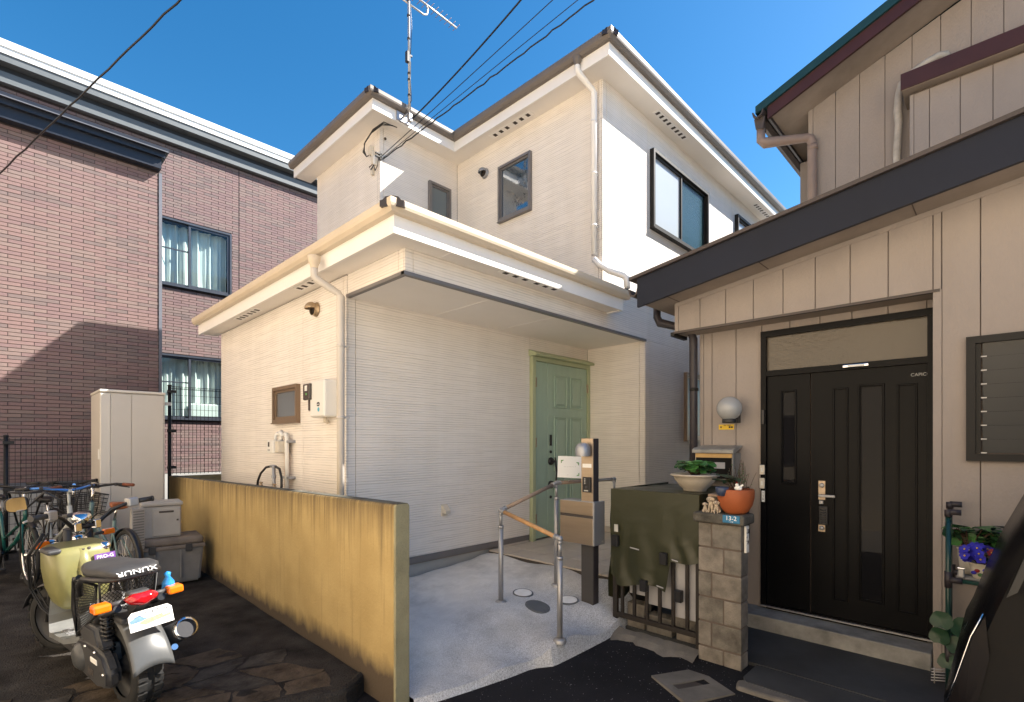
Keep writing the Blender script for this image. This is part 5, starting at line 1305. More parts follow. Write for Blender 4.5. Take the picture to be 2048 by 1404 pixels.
# handlebar assembly
st_ = R(16); hc = Vector((1.0, -.10, .885)); f = Vector((math.cos(st_), math.sin(st_), 0)); l = Vector((-math.sin(st_), math.cos(st_), 0)); up = Vector((0, 0, 1))
pts = [hc - l * .36 - f * .13 + up * .125, hc - l * .24 - f * .09 + up * .12, hc - l * .15 - f * .02 + up * .08, hc - l * .07 + f * .01 - up * .005, hc + f * .01 - up * .01, hc + l * .07 + f * .01 - up * .005, hc + l * .15 - f * .02 + up * .08, hc + l * .24 - f * .09 + up * .12, hc + l * .36 - f * .13 + up * .125]
m = MB(); m.tube(pts, .0125, 12); hb = m.build('handlebar', 'bike_black', sc)
m = MB()
for k, (a_, b_) in enumerate(((pts[7], (1.02, .03, .70)), (pts[1], (1.02, -.05, .70)), (pts[6], (1.0, .06, .60)), (pts[2], (.98, -.02, .74)))):
    b_ = Vector(b_); m.tube([a_ - up * .01, a_ + f * (.09 + .02 * k) - up * .03, (a_ + b_) / 2 + f * .13, b_ + f * .06, b_], .0045, 6)
m.build('control_cable', 'bike_black', hb)
for e, q in ((pts[0], pts[1]), (pts[8], pts[7])):
    dr = (e - q).normalized(); m = MB(); m.tube([q + dr * .03, e], .0175, 14); m.tube([e, e + dr * .012], .02, 14); m.build('grip', 'dark_grey_plastic', hb)
    m = MB(); c0 = q + dr * .005; m.obox(c0, dr * .03, f * .028, up * .03, .008, 2); m.build('switch_box', 'alu', hb)
    m = MB(); m.tube([c0 + f * .03, c0 + f * .055 + dr * .05 - up * .005, e + f * .045 + dr * .03 - up * .02], [.009, .009, .006], 8); m.build('brake_lever', 'alu', hb)
m = MB(); m.lathe([(0, .05), (.045, .05), (.055, .035), (.05, 0), (.03, -.03)], hc + f * .05 + up * .03, (-.4, 0, 1), 20); m.build('speedometer', 'chrome', hb)
m = MB(); m.obox(hc + f * .09 + up * .075, f * .03 - up * .0, l * .075, up * .012, .008); m.build('meter_shade', 'dark_grey_plastic', hb)
for s in (-1, 1):
    m = MB(); m.obox(hc + l * .06 * s, f * .022, l * .02, up * .03, .006); m.build('bar_clamp', 'chrome', hb)
    m = MB(); m.tube([hc + l * .11 * s + f * .12 - up * .09, hc + l * .17 * s + f * .11 - up * .09], .011, 8); ist = m.build('indicator_stalk', 'dark_grey_plastic', hb)
    m = MB(); c0 = hc + l * .20 * s + f * .11 - up * .09; m.obox(c0, f * .02, l * .035, up * .02, .008); m.build('indicator_lamp', 'amber_lens', ist)
m = MB(); a0 = pts[7] + up * .03 - l * .05; mc = hc + l * .345 + f * .04 + up * .205
m.tube([a0, a0 + up * .06, a0 + l * .06 + up * .12 + f * .03, mc - l * .05 - up * .03], .006, 8); ms = m.build('mirror_stem', 'bike_black', hb)
mn = Vector((-.93, -.28, .02)); mn.normalize(); mu = up; mr = mu.cross(mn).normalized()
def mirror_ring(k, off): return [mc + mr * (math.copysign(abs(math.cos(t)) ** .6, math.cos(t)) * .062 * k) + mu * (math.copysign(abs(math.sin(t)) ** .6, math.sin(t)) * .046 * k) + mn * off for t in [2 * math.pi * i / 24 for i in range(24)]]
m = MB(); m.loft([mirror_ring(.5, -.03), mirror_ring(.9, -.018), mirror_ring(1.0, .004), mirror_ring(.93, .006)]); m.build('mirror_housing', 'bike_black', ms)
m = MB(); m.poly(mirror_ring(.92, .0065)); m.build('mirror_glass', 'mirror', ms)
for s in (-1, 1):
    m = MB(); m.lathe([(0, .05), (.05, .05), (.06, .03), (.055, -.02), (.03, -.05), (0, -.055)], (1.10, .075 * s, .76), (1, 0, 0), 20); m.build('headlamp', 'chrome', sc)
# ================================================================== HANDRAIL
hr = thing('handrail', 'wood and steel handrail with four posts in front of the porch', 'handrail', (3.4, 3.0, 0))
P1, PM, PE, P2 = Vector((3.01, 3.075, .925)), Vector((3.65, 2.995, 1.125)), Vector((4.76, 3.09, 1.10)), Vector((2.885, 2.335, .80))
def post(p, zb):
    m = MB(); m.tube([(p.x, p.y, zb), (p.x, p.y, p.z - .13)], .021, 16); m.tube([(p.x, p.y, p.z - .13), (p.x, p.y, p.z - .02)], .013, 12); o = m.build('post', 'alu', hr)
    m = MB(); m.lathe([(.022, .016), (.040, .012), (.048, .004), (.048, -.02)], (p.x, p.y, zb), n=24); m.lathe([(.021, -.012), (.025, -.010), (.025, .010), (.021, .012)], (p.x, p.y, p.z - .14), n=16); m.build('base_plate', 'alu', o)
    m = MB(); m.lathe([(.014, -.04), (.018, -.035), (.018, -.02), (.012, -.01)], (p.x, p.y, p.z), n=14); m.build('bracket', 'alu', o)
for p in (P1, PM, P2): post(p, zdrive(p.x, p.y) - .002)
post(PE, .278)
for a, b, mt in ((P1, P2, 'oak'), (P1, PM, 'wood_grey'), (PM, PE, 'wood_grey')):
    d = (b - a).normalized(); m = MB(); m.tube([a + d * .05, b - d * .05], .0175, 16); m.build('rail', mt, hr)
    for e, q in ((a, d), (b, -d)):
        m = MB(); m.tube([e, e + q * .055], .0205, 14); m.lathe([(.0205, -.004), (.0225, -.004), (.0225, .004), (.0205, .004)], e + q * .05, q, 14); m.build('joint', 'alu', hr)
for p in (P1, P2, PM, PE):
    m = MB(); m.sphere(p, .0235, 18); m.build('joint', 'alu', hr)
# ================================================================== MAILBOX COLUMN
mp = thing('mailbox_column', 'champagne and dark grey mailbox column with lamp, intercom and letter box by the porch', 'mailbox', (3.6, 2.6, .1))
xa, ya, yb = 3.564, 2.523, 2.649
bx('column', 'dark_metal', mp, xa + .012, xa + .085, ya, yb, -.05, 1.535, .003, 1)
M['col_grey'] = pm('graphite_column', (0.085, 0.08, 0.078), 0.45, 0.08, 3, metal=0.4)
bx('front_plate', 'champagne', mp, xa, xa + .0115, ya + .002, yb - .002, .98, 1.536, .002, 1); bx('front_plate', 'col_grey', mp, xa, xa + .0115, ya + .002, yb - .002, -.05, .979, .002, 1)
lm = MB(); cxl, cyl = xa - .055, ya + .066
lm.lathe([(.062, 1.385), (.064, 1.40), (.064, 1.44), (.058, 1.47), (.042, 1.49), (.02, 1.498), (0, 1.50)], (cxl, cyl, 0), n=26); lm.box(cxl, xa + .001, cyl - .03, cyl + .03, 1.40, 1.455, .008); lamp = lm.build('lamp_shade', 'silver_paint', mp)
m = MB(); m.lathe([(0, 1.383), (.054, 1.383), (.054, 1.40)], (cxl, cyl, 0), n=24); m.build('diffuser', 'white_plastic', lamp)
bx('name_plate', 'paper', mp, xa - .004, xa - .0005, ya + .015, yb - .018, 1.285, 1.318)
ic = bx('intercom', 'black_plastic', mp, xa - .022, xa - .0005, ya + .014, ya + .098, 1.075, 1.205, .006)
for r_ in range(4):
    for c_ in range(2): bx('key', 'grey_ink' if c_ else 'dark_grey_plastic', ic, xa - .0245, xa - .0215, ya + .046 + c_ * .018, ya + .058 + c_ * .018, 1.185 - r_ * .013, 1.193 - r_ * .013)
m = MB(); m.lathe([(0, .003), (.012, .003), (.014, 0)], (xa - .022, ya + .055, 1.118), (-1, 0, 0), 16); m.build('call_button', 'dark_grey_plastic', ic)
bx('intercom_label', 'grey_ink', ic, xa - .0232, xa - .0215, ya + .035, ya + .078, 1.084, 1.094)
X3, Y3, Y4, Z3, Z4 = 3.518, 2.483, 2.847, .628, .998
bxo = bx('letter_box', 'silver_paint', mp, X3 + .004, X3 + .163, Y3, Y4, Z3, Z4, .004)
bx('flap', 'champagne', bxo, X3 - .002, X3 + .0035, Y3 + .012, Y4 - .004, Z3 + .255, Z4 - .004, .003, 1)
bx('slot_shadow', 'slot', bxo, X3 + .0015, X3 + .006, Y3 + .012, Y4 - .004, Z3 + .232, Z3 + .254)
bx('front_door', 'champagne', bxo, X3 - .002, X3 + .0035, Y3 + .012, Y4 - .004, Z3 + .004, Z3 + .231, .003, 1)
bx('maker_label', 'grey_ink', bxo, X3 + .115, X3 + .14, Y3 - .001, Y3 + .001, Z3 + .02, Z3 + .032)
# ================================================================== NOTICE SHEET
nt_ = thing('notice_sheet', 'white notice sheet with green leaf corners fixed above the handrail', 'notice', (3.76, 2.94, 1.13))
c0 = Vector((3.775, 2.935, 1.268)); ax = Vector((.165, -.165, -.012)).normalized(); az = Vector((.0, -.03, 1)).normalized(); nn = ax.cross(az) * 1
if nn.x > 0: nn = -nn
m = MB(); m.prism([c0 + ax * a + az * b for a, b in ((-.115, -.098), (.115, -.098), (.112, .105), (-.112, .102))], -nn * .003); sh = m.build('sheet', 'paper', nt_)
for (a, b, s1, s2) in ((-.085, .065, 1, -1), (.085, .05, -1, -1), (.09, -.075, -1, 1)):
    m = MB(); m.prism([c0 + nn * .0008 + ax * (a + p * s1) + az * (b + q * s2) for p, q in ((0, 0), (.028, -.002), (.018, .008), (.006, .012), (.010, .022), (.0, .030))], nn * .0006); m.build('leaf_print', 'leaf_print', sh)
text('notice_lettering', '• • ◦ • • • ◦ •', 'grey_ink', sh, c0 + nn * .0008 + az * .005, face_rot(nn), .022, .0004)
m = MB(); m.tube([(3.74, 2.99, 1.13), (3.765, 2.95, 1.20)], .003, 6); m.tube([(3.82, 2.99, 1.13), (3.815, 2.91, 1.20)], .003, 6); m.build('clip_wire', 'alu', nt_)
# ================================================================== METERS ON THE SIDE WALL
em = thing('electricity_meter', 'white electricity meter cabinet with smoked window on the side wall', 'meter', (2.15, 4.62, 1.9))
bx('cabinet', 'white_plastic', em, 2.085, 2.219, 4.40, 4.70, 1.735, 2.075, .018, 3)
M['smoke'] = pm('smoked_meter_window', (0.06, 0.045, 0.035), 0.2, 0.1, coat=0.3)
m = MB(); m.box(2.06, 2.10, 4.655, 4.80, 1.90, 2.055, .012); m.box(2.10, 2.215, 4.66, 4.78, 1.80, 2.06, .012); mw = m.build('meter_window', 'smoke', em)
bx('display', 'white_plastic', mw, 2.056, 2.061, 4.70, 4.745, 1.985, 2.035); bx('display', 'leaf_print', mw, 2.057, 2.061, 4.70, 4.73, 1.945, 1.965)
def disc(name, mat, par, c, r, sx=1.0):
    m = MB(); m.prism([(c[0], c[1] + math.cos(2 * math.pi * i / 20) * r * sx, c[2] + math.sin(2 * math.pi * i / 20) * r) for i in range(20)], (-.0015, 0, 0)); return m.build(name, mat, par)
M['sky_print'] = pm('light_blue_sticker', (0.10, 0.45, 0.60), 0.5, 0.04)
ds = disc('round_sticker', 'ink', em, (2.0845, 4.52, 1.852), .020, 1.5); text('sticker_lettering', '▬▬▬', 'white_ink', ds, (2.0825, 4.52, 1.852), face_rot((-1, 0, 0)), .018); disc('round_sticker', 'sky_print', em, (2.0845, 4.515, 1.803), .020)
pipe('conduit', [(2.17, 4.56, 1.735), (2.17, 4.56, 1.70), (2.20, 4.56, 1.69)], .016, 'beige_plastic', em)
gm_ = thing('gas_meter', 'small white gas meter with copper and white pipes above the yellow wall', 'meter', (2.14, 5.5, 1.3))
m = MB(); m.box(2.06, 2.17, 5.53, 5.70, 1.385, 1.525, .012, 2); gb = m.build('meter_body', 'white_plastic', gm_)
bx('side_plate', 'beige_plastic', gb, 2.08, 2.19, 5.44, 5.528, 1.395, 1.515, .006); bx('dial_window', 'smoke', gb, 2.056, 2.061, 5.625, 5.66, 1.455, 1.505); bx('label_strip', 'grey_ink', gb, 2.0575, 2.0605, 5.61, 5.67, 1.41, 1.428)
M['copper'] = pm('pale_copper_pipe', (0.55, 0.30, 0.20), 0.45, 0.1, metal=0.3)
pipe('gas_pipe', [(2.13, 5.64, 1.52), (2.13, 5.64, 1.575), (2.145, 5.63, 1.595), (2.16, 5.60, 1.59)], .018, 'white_plastic', gm_)
pipe('gas_pipe', [(2.15, 5.55, 1.52), (2.15, 5.55, 1.58), (2.15, 5.535, 1.60), (2.15, 5.51, 1.58), (2.15, 5.49, 1.56)], .022, 'white_plastic', gm_)
pipe('white_pipe', [(2.16, 5.42, .85), (2.16, 5.42, 1.55), (2.16, 5.44, 1.585), (2.16, 5.47, 1.585)], .022, 'white_plastic', gm_)
pipe('copper_pipe', [(2.17, 5.475, .85), (2.17, 5.475, 1.56)], .014, 'copper', gm_); pipe('thin_pipe', [(2.18, 5.505, .85), (2.18, 5.505, 1.5)], .010, 'copper', gm_)
for z in (1.51, 1.13): bx('pipe_bracket', 'silver_paint', gm_, 2.15, 2.222, 5.34, 5.52, z - .012, z + .014, .003)
pipe('riser', [(2.10, 5.61, .85), (2.10, 5.61, 1.26)], .019, 'silver_paint', gm_)
m = MB(); m.lathe([(.019, .0), (.028, .004), (.028, .03), (.02, .036)], (2.10, 5.61, 1.0), n=8, smooth=False); m.lathe([(.019, .0), (.026, .004), (.026, .03), (.02, .036)], (2.10, 5.61, 1.12), n=8, smooth=False); m.tube([(2.10, 5.69, 1.245), (2.10, 5.56, 1.245)], .016, 10); m.box(2.07, 2.13, 5.63, 5.675, .965, 1.03, .006); m.build('valve', 'silver_paint', gm_)
pipe('hose', [(2.10, 5.68, 1.245), (2.09, 5.80, 1.23), (2.08, 5.93, 1.16), (2.08, 6.02, 1.07), (2.08, 6.03, 1.00), (2.08, 5.97, .96), (2.08, 5.90, .96)], .012, 'black_plastic', gm_)
pipe('hose', [(2.10, 5.56, 1.245), (2.09, 5.43, 1.225), (2.07, 5.33, 1.14), (2.06, 5.30, 1.05), (2.06, 5.35, .96), (2.07, 5.45, .92)], .012, 'black_plastic', gm_)
for y in (5.90, 5.52):
    m = MB(); m.lathe([(.012, -.03), (.022, -.02), (.022, .01), (.012, .025), (.008, .035)], (2.07, y, 1.02), n=12); m.tube([(2.07, y - .045, 1.06), (2.07, y + .045, 1.06)], .007, 8); m.build('tap', 'hood_bronze', gm_)
# ================================================================== SERVICE CABLES, BOXES ON THE HOUSE CORNER
cg = thing('cable_terminal', 'cream cable boxes and looped black wires at the upper house corner', 'cable box', (3.56, 6.05, 5.3))
bx('cover', 'beige_plastic', cg, 3.53, 3.589, 6.10, 6.16, 5.36, 5.48, .008); bx('cover', 'beige_plastic', cg, 3.54, 3.589, 6.06, 6.105, 5.22, 5.40, .008); bx('cover', 'white_plastic', cg, 3.545, 3.589, 6.02, 6.06, 5.20, 5.32, .006); bx('cover', 'beige_plastic', cg, 3.545, 3.589, 6.09, 6.13, 5.09, 5.19, .006)
m = MB(); m.box(3.50, 3.585, 5.90, 5.93, 5.285, 5.30); m.box(3.50, 3.585, 5.90, 5.93, 5.245, 5.26); m.box(3.56, 3.59, 5.90, 5.955, 5.23, 5.31); m.build('anchor_bracket', 'dark_grey_plastic', cg)
for k in range(3):
    pts = [(3.70 - .03 * k, 5.72, 5.62), (3.55, 5.80 + .02 * k, 5.66 - .01 * k), (3.50, 5.98 + .02 * k, 5.62 - .015 * k), (3.49, 6.16 + .015 * k, 5.53 - .01 * k), (3.50, 6.24 - .02 * k, 5.42), (3.53, 6.20, 5.36), (3.55, 6.14, 5.37)]
    pipe('loop_wire', pts, .006, 'bike_black', cg, 6)
pipe('loop_wire', [(3.56, 6.08, 5.23), (3.53, 6.13, 5.19), (3.54, 6.10, 5.15), (3.55, 6.05, 5.20), (3.56, 6.03, 5.12), (3.57, 5.99, 5.17), (3.57, 5.965, 5.24)], .005, 'bike_black', cg, 6)
m = MB(); m.sphere((3.655, 5.935, 5.545), .018, 10); m.build('wall_eye', 'slot', cg)
m = MB(); m.box(3.66, 3.86, 5.665, 5.688, 5.69, 5.81, .004, 1); m.build('fixing_plate', 'silver_paint', cg)
# overhead wires (each its own thing)
def catenary(a, b, sag, n=26, wob=0.0):
    a, b = Vector(a), Vector(b); out = []
    for i in range(n + 1):
        t = i / n; p = a.lerp(b, t); p.z -= sag * 4 * t * (1 - t); p += Vector((math.sin(i * 2.1), math.cos(i * 1.7), math.sin(i * 2.9))) * wob; out.append(p)
    return out
def wire(label, pts, r):
    m = MB(); m.tube(pts, r, 7); o = m.build('overhead_wire', 'bike_black'); o.data.transform(Matrix.Identity(4)); return tag(o, label, 'wire', 'overhead wires')
def beyond(a, b, k):  # carry the line on past b
    a, b = Vector(a), Vector(b); return b + (b - a) * k
hA = (3.90, 5.66, 5.80)
wire('thick black service cable reaching the eave under the antenna mast', catenary(beyond((3.746, 3.607, 6.03), hA, .0), beyond(hA, (3.746, 3.607, 6.07), .9), .10), .0095)
hB = (3.60, 5.92, 5.29)
wire('thin black wire ending at the house corner, second from the antenna', catenary(hB, beyond(hB, (3.84, 3.19, 5.86), .8), .02), .0045)
wire('twisted black cable ending at the house corner, lowest of the wires to it', catenary((3.61, 5.92, 5.25), beyond((3.61, 5.92, 5.25), (4.05, 2.93, 5.80), .8), .03, 60, .006), .0075)
wire('thin black wire running just above the twisted cable', catenary((3.615, 5.92, 5.27), beyond((3.615, 5.92, 5.27), (4.02, 2.98, 5.85), .8), .0), .004)
wire('black cable crossing in front of the brick building at the upper left', catenary(beyond((.065, 9.09, 4.90), (1.29, 5.78, 5.86), 1.0), beyond((1.29, 5.78, 5.86), (.065, 9.09, 4.90), .15), .02, 40, .004), .0095)
# ================================================================== ANTENNA
an = thing('tv_antenna', 'tall roof mast with a long yagi television antenna', 'antenna', (3.80, 5.58, 5.75))
pipe('mast', [(3.80, 5.58, 5.70), (3.785, 5.58, 7.2), (3.775, 5.58, 8.3)], .017, 'alu', an)
m = MB(); m.tube([(3.80, 5.58, 5.92), (3.74, 5.66, 5.82)], .010, 8); m.tube([(3.80, 5.58, 5.80), (3.74, 5.67, 5.74)], .010, 8); m.box(3.775, 3.825, 5.555, 5.605, 5.68, 5.78, .004); m.build('mast_bracket', 'alu', an)
m = MB(); m.box(3.74, 3.78, 5.55, 5.60, 6.43, 6.57, .006); m.box(3.775, 3.83, 5.565, 5.595, 6.53, 6.55); m.build('booster_box', 'dark_grey_plastic', an)
for z in (6.02, 6.22, 6.30, 6.75, 7.05, 7.25):
    m = MB(); m.lathe([(.017, -.012), (.021, -.012), (.021, .012), (.017, .012)], (3.795 - .01 * (z - 5.8), 5.58, z), n=12); m.build('cable_tie', 'slot', an)
pipe('feeder_cable', [(3.80, 5.555, 6.45), (3.79, 5.55, 6.2), (3.81, 5.55, 5.95), (3.76, 5.62, 5.80), (3.72, 5.68, 5.68)], .004, 'bike_black', an, 6)
pipe('feeder_cable', [(3.80, 5.56, 6.55), (3.815, 5.555, 6.9), (3.80, 5.56, 7.15), (3.79, 5.57, 7.3)], .004, 'bike_black', an, 6)
b0 = Vector((3.60, 5.86, 7.47)); b1 = Vector((4.33, 5.10, 6.885)); 
B0 = Vector((3.66, 5.62, 7.42)); B1 = Vector((4.62, 5.62, 7.40))
M['yagi'] = pm('weathered_aluminium', (0.62, 0.60, 0.57), 0.4, 0.06, metal=0.6)
m = MB(); m.tube([B0, B1], .012, 8); bo = m.build('boom', 'yagi', an)
m = MB(); m.tube([(3.70, 5.62, 7.25), (4.05, 5.62, 7.25), (4.10, 5.62, 7.28), (4.12, 5.62, 7.36), (4.10, 5.62, 7.40)], .012, 8); m.build('boom_stay', 'yagi', an)
d = (B1 - B0).normalized(); e = Vector((0, 1, 0))
M['yagi_rod'] = pm('orange_brown_rod', (0.40, 0.24, 0.17), 0.5, 0.1)
for i in range(13):
    c = B0.lerp(B1, .04 + .95 * i / 12); m = MB(); m.tube([c - e * (.10 - .002 * i), c + e * (.10 - .002 * i)], .0035, 6); m.build('element', 'yagi_rod', an)
# ================================================================== BLOCK PILLAR, TARP STACK, POTS
M['block'] = pm('weathered_concrete_block', (0.20, 0.18, 0.155), 0.95, 0.55, 5, bmp=0.9, bscale=110, bdist=0.006)
M['block_b'] = pm('darker_concrete_block', (0.15, 0.138, 0.12), 0.95, 0.6, 6, bmp=0.9, bscale=110, bdist=0.006)
M['cap_stone'] = pm('mossy_cap_concrete', (0.085, 0.08, 0.068), 0.95, 0.6, 9, bmp=0.9, bscale=80, bdist=0.008)
M['blue_plate'] = pm('blue_enamel_plate', (0.02, 0.17, 0.33), 0.35, 0.08, 5)
M['tarp'] = pm('olive_tarpaulin', (0.030, 0.032, 0.015), 0.42, 0.05, 2, bmp=0.06, bscale=30, bdist=0.015)
M['panel_white'] = pm('dull_white_board', (0.36, 0.36, 0.38), 0.6, 0.08, 3)
M['rust'] = pm('dark_painted_steel', (0.020, 0.016, 0.014), 0.55, 0.3, 14)
M['terracotta'] = pm('terracotta', (0.36, 0.095, 0.03), 0.6, 0.18, 5, bmp=0.2)
M['stoneware'] = pm('cream_stoneware', (0.46, 0.41, 0.34), 0.55, 0.14, 6, bmp=0.15)
M['potwhite'] = pm('white_glazed_pot', (0.60, 0.56, 0.48), 0.3, 0.06, 5, coat=0.3)
M['potblue'] = pm('slate_blue_pot', (0.045, 0.06, 0.11), 0.4, 0.12, 6)
M['earth'] = pm('potting_soil', (0.03, 0.022, 0.016), 0.95, 0.4, 30, bmp=0.8)
M['leaf'] = pm('cyclamen_leaf', (0.055, 0.17, 0.045), 0.42, 0.35, 14, bmp=0.2, bscale=50)
M['leaf_b'] = pm('grey_green_leaf', (0.085, 0.17, 0.07), 0.5, 0.35, 14)
M['leaf_d'] = pm('dark_round_leaf', (0.018, 0.055, 0.026), 0.4, 0.3, 9)
M['stem'] = pm('plant_stem', (0.09, 0.05, 0.035), 0.7, 0.2)
M['violet'] = pm('violet_petal', (0.035, 0.03, 0.42), 0.6, 0.2, 20)
M['crimson'] = pm('crimson_petal', (0.22, 0.008, 0.012), 0.6, 0.2, 20)
M['yellow'] = pm('yellow_print', (0.75, 0.50, 0.03), 0.5, 0.06)
M['figurine'] = pm('cream_figurine', (0.50, 0.42, 0.32), 0.6, 0.3, 30, bmp=0.3)
M['patina'] = pm('weathered_mailbox_metal', (0.30, 0.295, 0.28), 0.5, 0.25, 7, metal=0.3, bmp=0.2, bscale=60)
M['brass'] = pm('tarnished_brass_strip', (0.50, 0.33, 0.14), 0.45, 0.1, metal=0.4)
M['globe'] = pm('opal_lamp_globe', (0.36, 0.37, 0.38), 0.18, 0.04, 2, coat=0.3)
M['pole_green'] = pm('dark_green_tube', (0.012, 0.045, 0.038), 0.3, 0.1, coat=0.3)
pil = thing('gate_pillar', 'weathered concrete-block gate pillar with a stone cap beside the black door', 'pillar', (3.63, 1.45, -.08))
PX0, PX1, PY0, PY1 = 3.57, 3.70, 1.305, 1.605
m = MB(); m.box(PX0 + .006, PX1 - .006, PY0 + .006, PY1 - .006, -.2, .93); m.build('core', 'board_core', pil)
rb = random.Random(4)
for r_ in range(6):
    z0 = -.13 + r_ * .1775; z1 = z0 + .171
    if r_ == 5: z0, z1 = .7575, .9285
    cut = PY0 + (.205 if r_ % 2 else .12)
    for a, b in ((PY0, cut - .004), (cut + .004, PY1)):
        mm = MB(); mm.box(PX0 + rb.uniform(-.002, .002), PX1 + rb.uniform(-.002, .002), a, b, z0 + .003, z1 - .003, .005, 2); mm.build('concrete_block', 'block' if rb.random() < .6 else 'block_b', pil)
m = MB(); m.box(PX0 - .035, PX1 + .045, PY0 - .03, PY1 + .03, .931, 1.003, .016, 3); m.build('cap_stone', 'cap_stone', pil)
np_ = thing('house_number_plate', 'blue house number plate with white figures 13-2 on the pillar cap', 'number plate', (PX0 - .037, 1.358, .975))
bx('plate', 'blue_plate', np_, PX0 - .040, PX0 - .0355, 1.30, 1.416, .948, 1.001, .003, 1)
text('figures', '13-2', 'white_ink', np_, (PX0 - .0405, 1.358, .980), face_rot((-1, 0, 0)), .042)
text('small_figures', '一丁目', 'white_ink', np_, (PX0 - .0405, 1.358, .956), face_rot((-1, 0, 0)), .010)
nm = thing('name_plate', 'narrow white vertical name plate on the side of the block pillar', 'name plate', (3.65, PY0 - .012, .87))
bx('board', 'white_plastic', nm, 3.612, 3.662, PY0 - .020, PY0 - .003, .74, .925, .003, 1)
for i, ch in enumerate('清水'): text('lettering', ch, 'ink', nm, (3.645, PY0 - .0205, .885 - .075 * i), face_rot((0, -1, 0)), .034)
for i, ch in enumerate('しみず'): text('lettering', ch, 'ink', nm, (3.621, PY0 - .0205, .88 - .03 * i), face_rot((0, -1, 0)), .012)
# gate of dark bars with boards behind it, a tarp tied over the stack
gt = thing('barred_gate', 'low dark barred gate with white boards tied behind it, under the olive tarp', 'gate', (3.65, 1.98, -.05))
m = MB(); m.box(3.625, 3.65, 1.62, 2.36, .055, .095, .003, 1); m.box(3.625, 3.65, 1.62, 2.36, .80, .84, .003, 1); m.box(3.62, 3.655, 2.325, 2.365, -.06, 1.0, .003, 1); m.box(3.62, 3.655, 1.615, 1.65, -.06, 1.0, .003, 1); m.build('gate_frame', 'rust', gt)
for i in range(6): bx('bar', 'rust', gt, 3.626, 3.649, 1.708 + i * .112, 1.734 + i * .112, .0955, .80, .003, 1)
bx('white_board', 'panel_white', gt, 3.672, 3.69, 1.63, 1.84, .16, .86, .003, 1); bx('white_board', 'panel_white', gt, 3.694, 3.71, 1.85, 2.08, .20, .86, .003, 1); bx('white_board', 'panel_white', gt, 3.68, 3.70, 2.09, 2.24, .26, .86, .003, 1)
for i, (y0, y1, z0, z1, mt) in enumerate(((1.66, 1.86, -.06, .055, 'block'), (1.90, 2.12, -.06, .10, 'block_b'), (2.14, 2.30, -.06, .16, 'block'), (1.70, 1.88, .06, .16, 'block_b'))):
    b_ = MB(); b_.box(3.74, 3.86, y0, y1, z0, z1, .006, 2); o = b_.build('loose_block', mt); tag(o, ['pale loose block on the ground behind the gate, nearest the pillar', 'darker loose block on the ground behind the gate, between two pale ones', 'tall pale loose block behind the far end of the gate', 'darker loose block stacked on the pale one nearest the pillar'][i], 'concrete block', 'loose blocks behind the gate')
st = thing('covered_stack', 'waist-high stack beside the pillar covered by an olive green tarpaulin', 'tarp', (4.0, 1.98, 0))
bx('stack_body', 'slot', st, 3.76, 4.62, 1.66, 2.32, .3, 1.08)
from mathutils import noise as mn_
m = MB()
def tarp_top(u, v):
    x = 3.605 + 1.02 * u; y = 1.615 + .755 * v
    return (x, y, 1.118 + .012 * mn_.noise(Vector((x * 5, y * 5, 1))) - .02 * u + (.02 if 0 else 0))
m.grid(tarp_top, 16, 14)
def tarp_front(u, v):
    y = 1.615 + .755 * u
    drop = .50 if u < .28 else (.76 if u > .34 else .50 + (.26) * (u - .28) / .06)
    drop += .025 * math.sin(9 * u) + (-.06 if u > .92 else 0)
    z = 1.118 - drop * v
    f = .010 * mn_.noise(Vector((y * 5, z * 3, 0))) + .008 * math.sin(y * 34 + 3 * mn_.noise(Vector((y * 3, z * 6, 3)))) * v + .012 * max(0, .25 - abs(mn_.noise(Vector((y * 5 + z * 6, z * 4 - y * 3, 5)))))
    return (3.603 - .012 * v - f * (.25 + v), y, z)
m.grid(tarp_front, 70, 40)
def tarp_side(u, v):
    x = 3.605 + 1.0 * u; z = 1.117 - (.9 + .05 * math.sin(8 * u)) * v
    return (x, 2.37 + .02 * mn_.noise(Vector((x * 6, z * 4, 7))) * (.3 + v) + .012 * v, z)
m.grid(tarp_side, 30, 24)
def tarp_side2(u, v):
    x = 3.605 + 1.0 * u; z = 1.117 - .45 * v
    return (x, 1.614 - .015 * mn_.noise(Vector((x * 6, z * 4, 9))) * v, z)
m.grid(tarp_side2, 20, 10)
bmesh.ops.remove_doubles(m.bm, verts=m.bm.verts, dist=.002)
tp = m.build('tarpaulin', 'tarp', st)
for y, z in ((1.88, .62), (1.76, .36), (2.31, .70), (2.05, .38)):
    m = MB(); m.box(3.555, 3.598, y - .03, y + .03, z - .05, z + .04, .006, 1); m.build('black_tape', 'bike_black', st)
for y, z, w in ((2.12, .66, .05), (1.90, .40, .035), (1.78, .62, .03)):
    m = MB(); m.obox((3.555, y, z), (.002, 0, .0), (0, w * .8, .004), (.0, 0, .004)); m.build('frayed_edge', 'panel_white', st)
m = MB(); m.obox((3.572, 2.30, .80), (.001, 0, 0), (0, .018, 0), (0, 0, .03)); m.build('printed_mark', 'grey_ink', st)
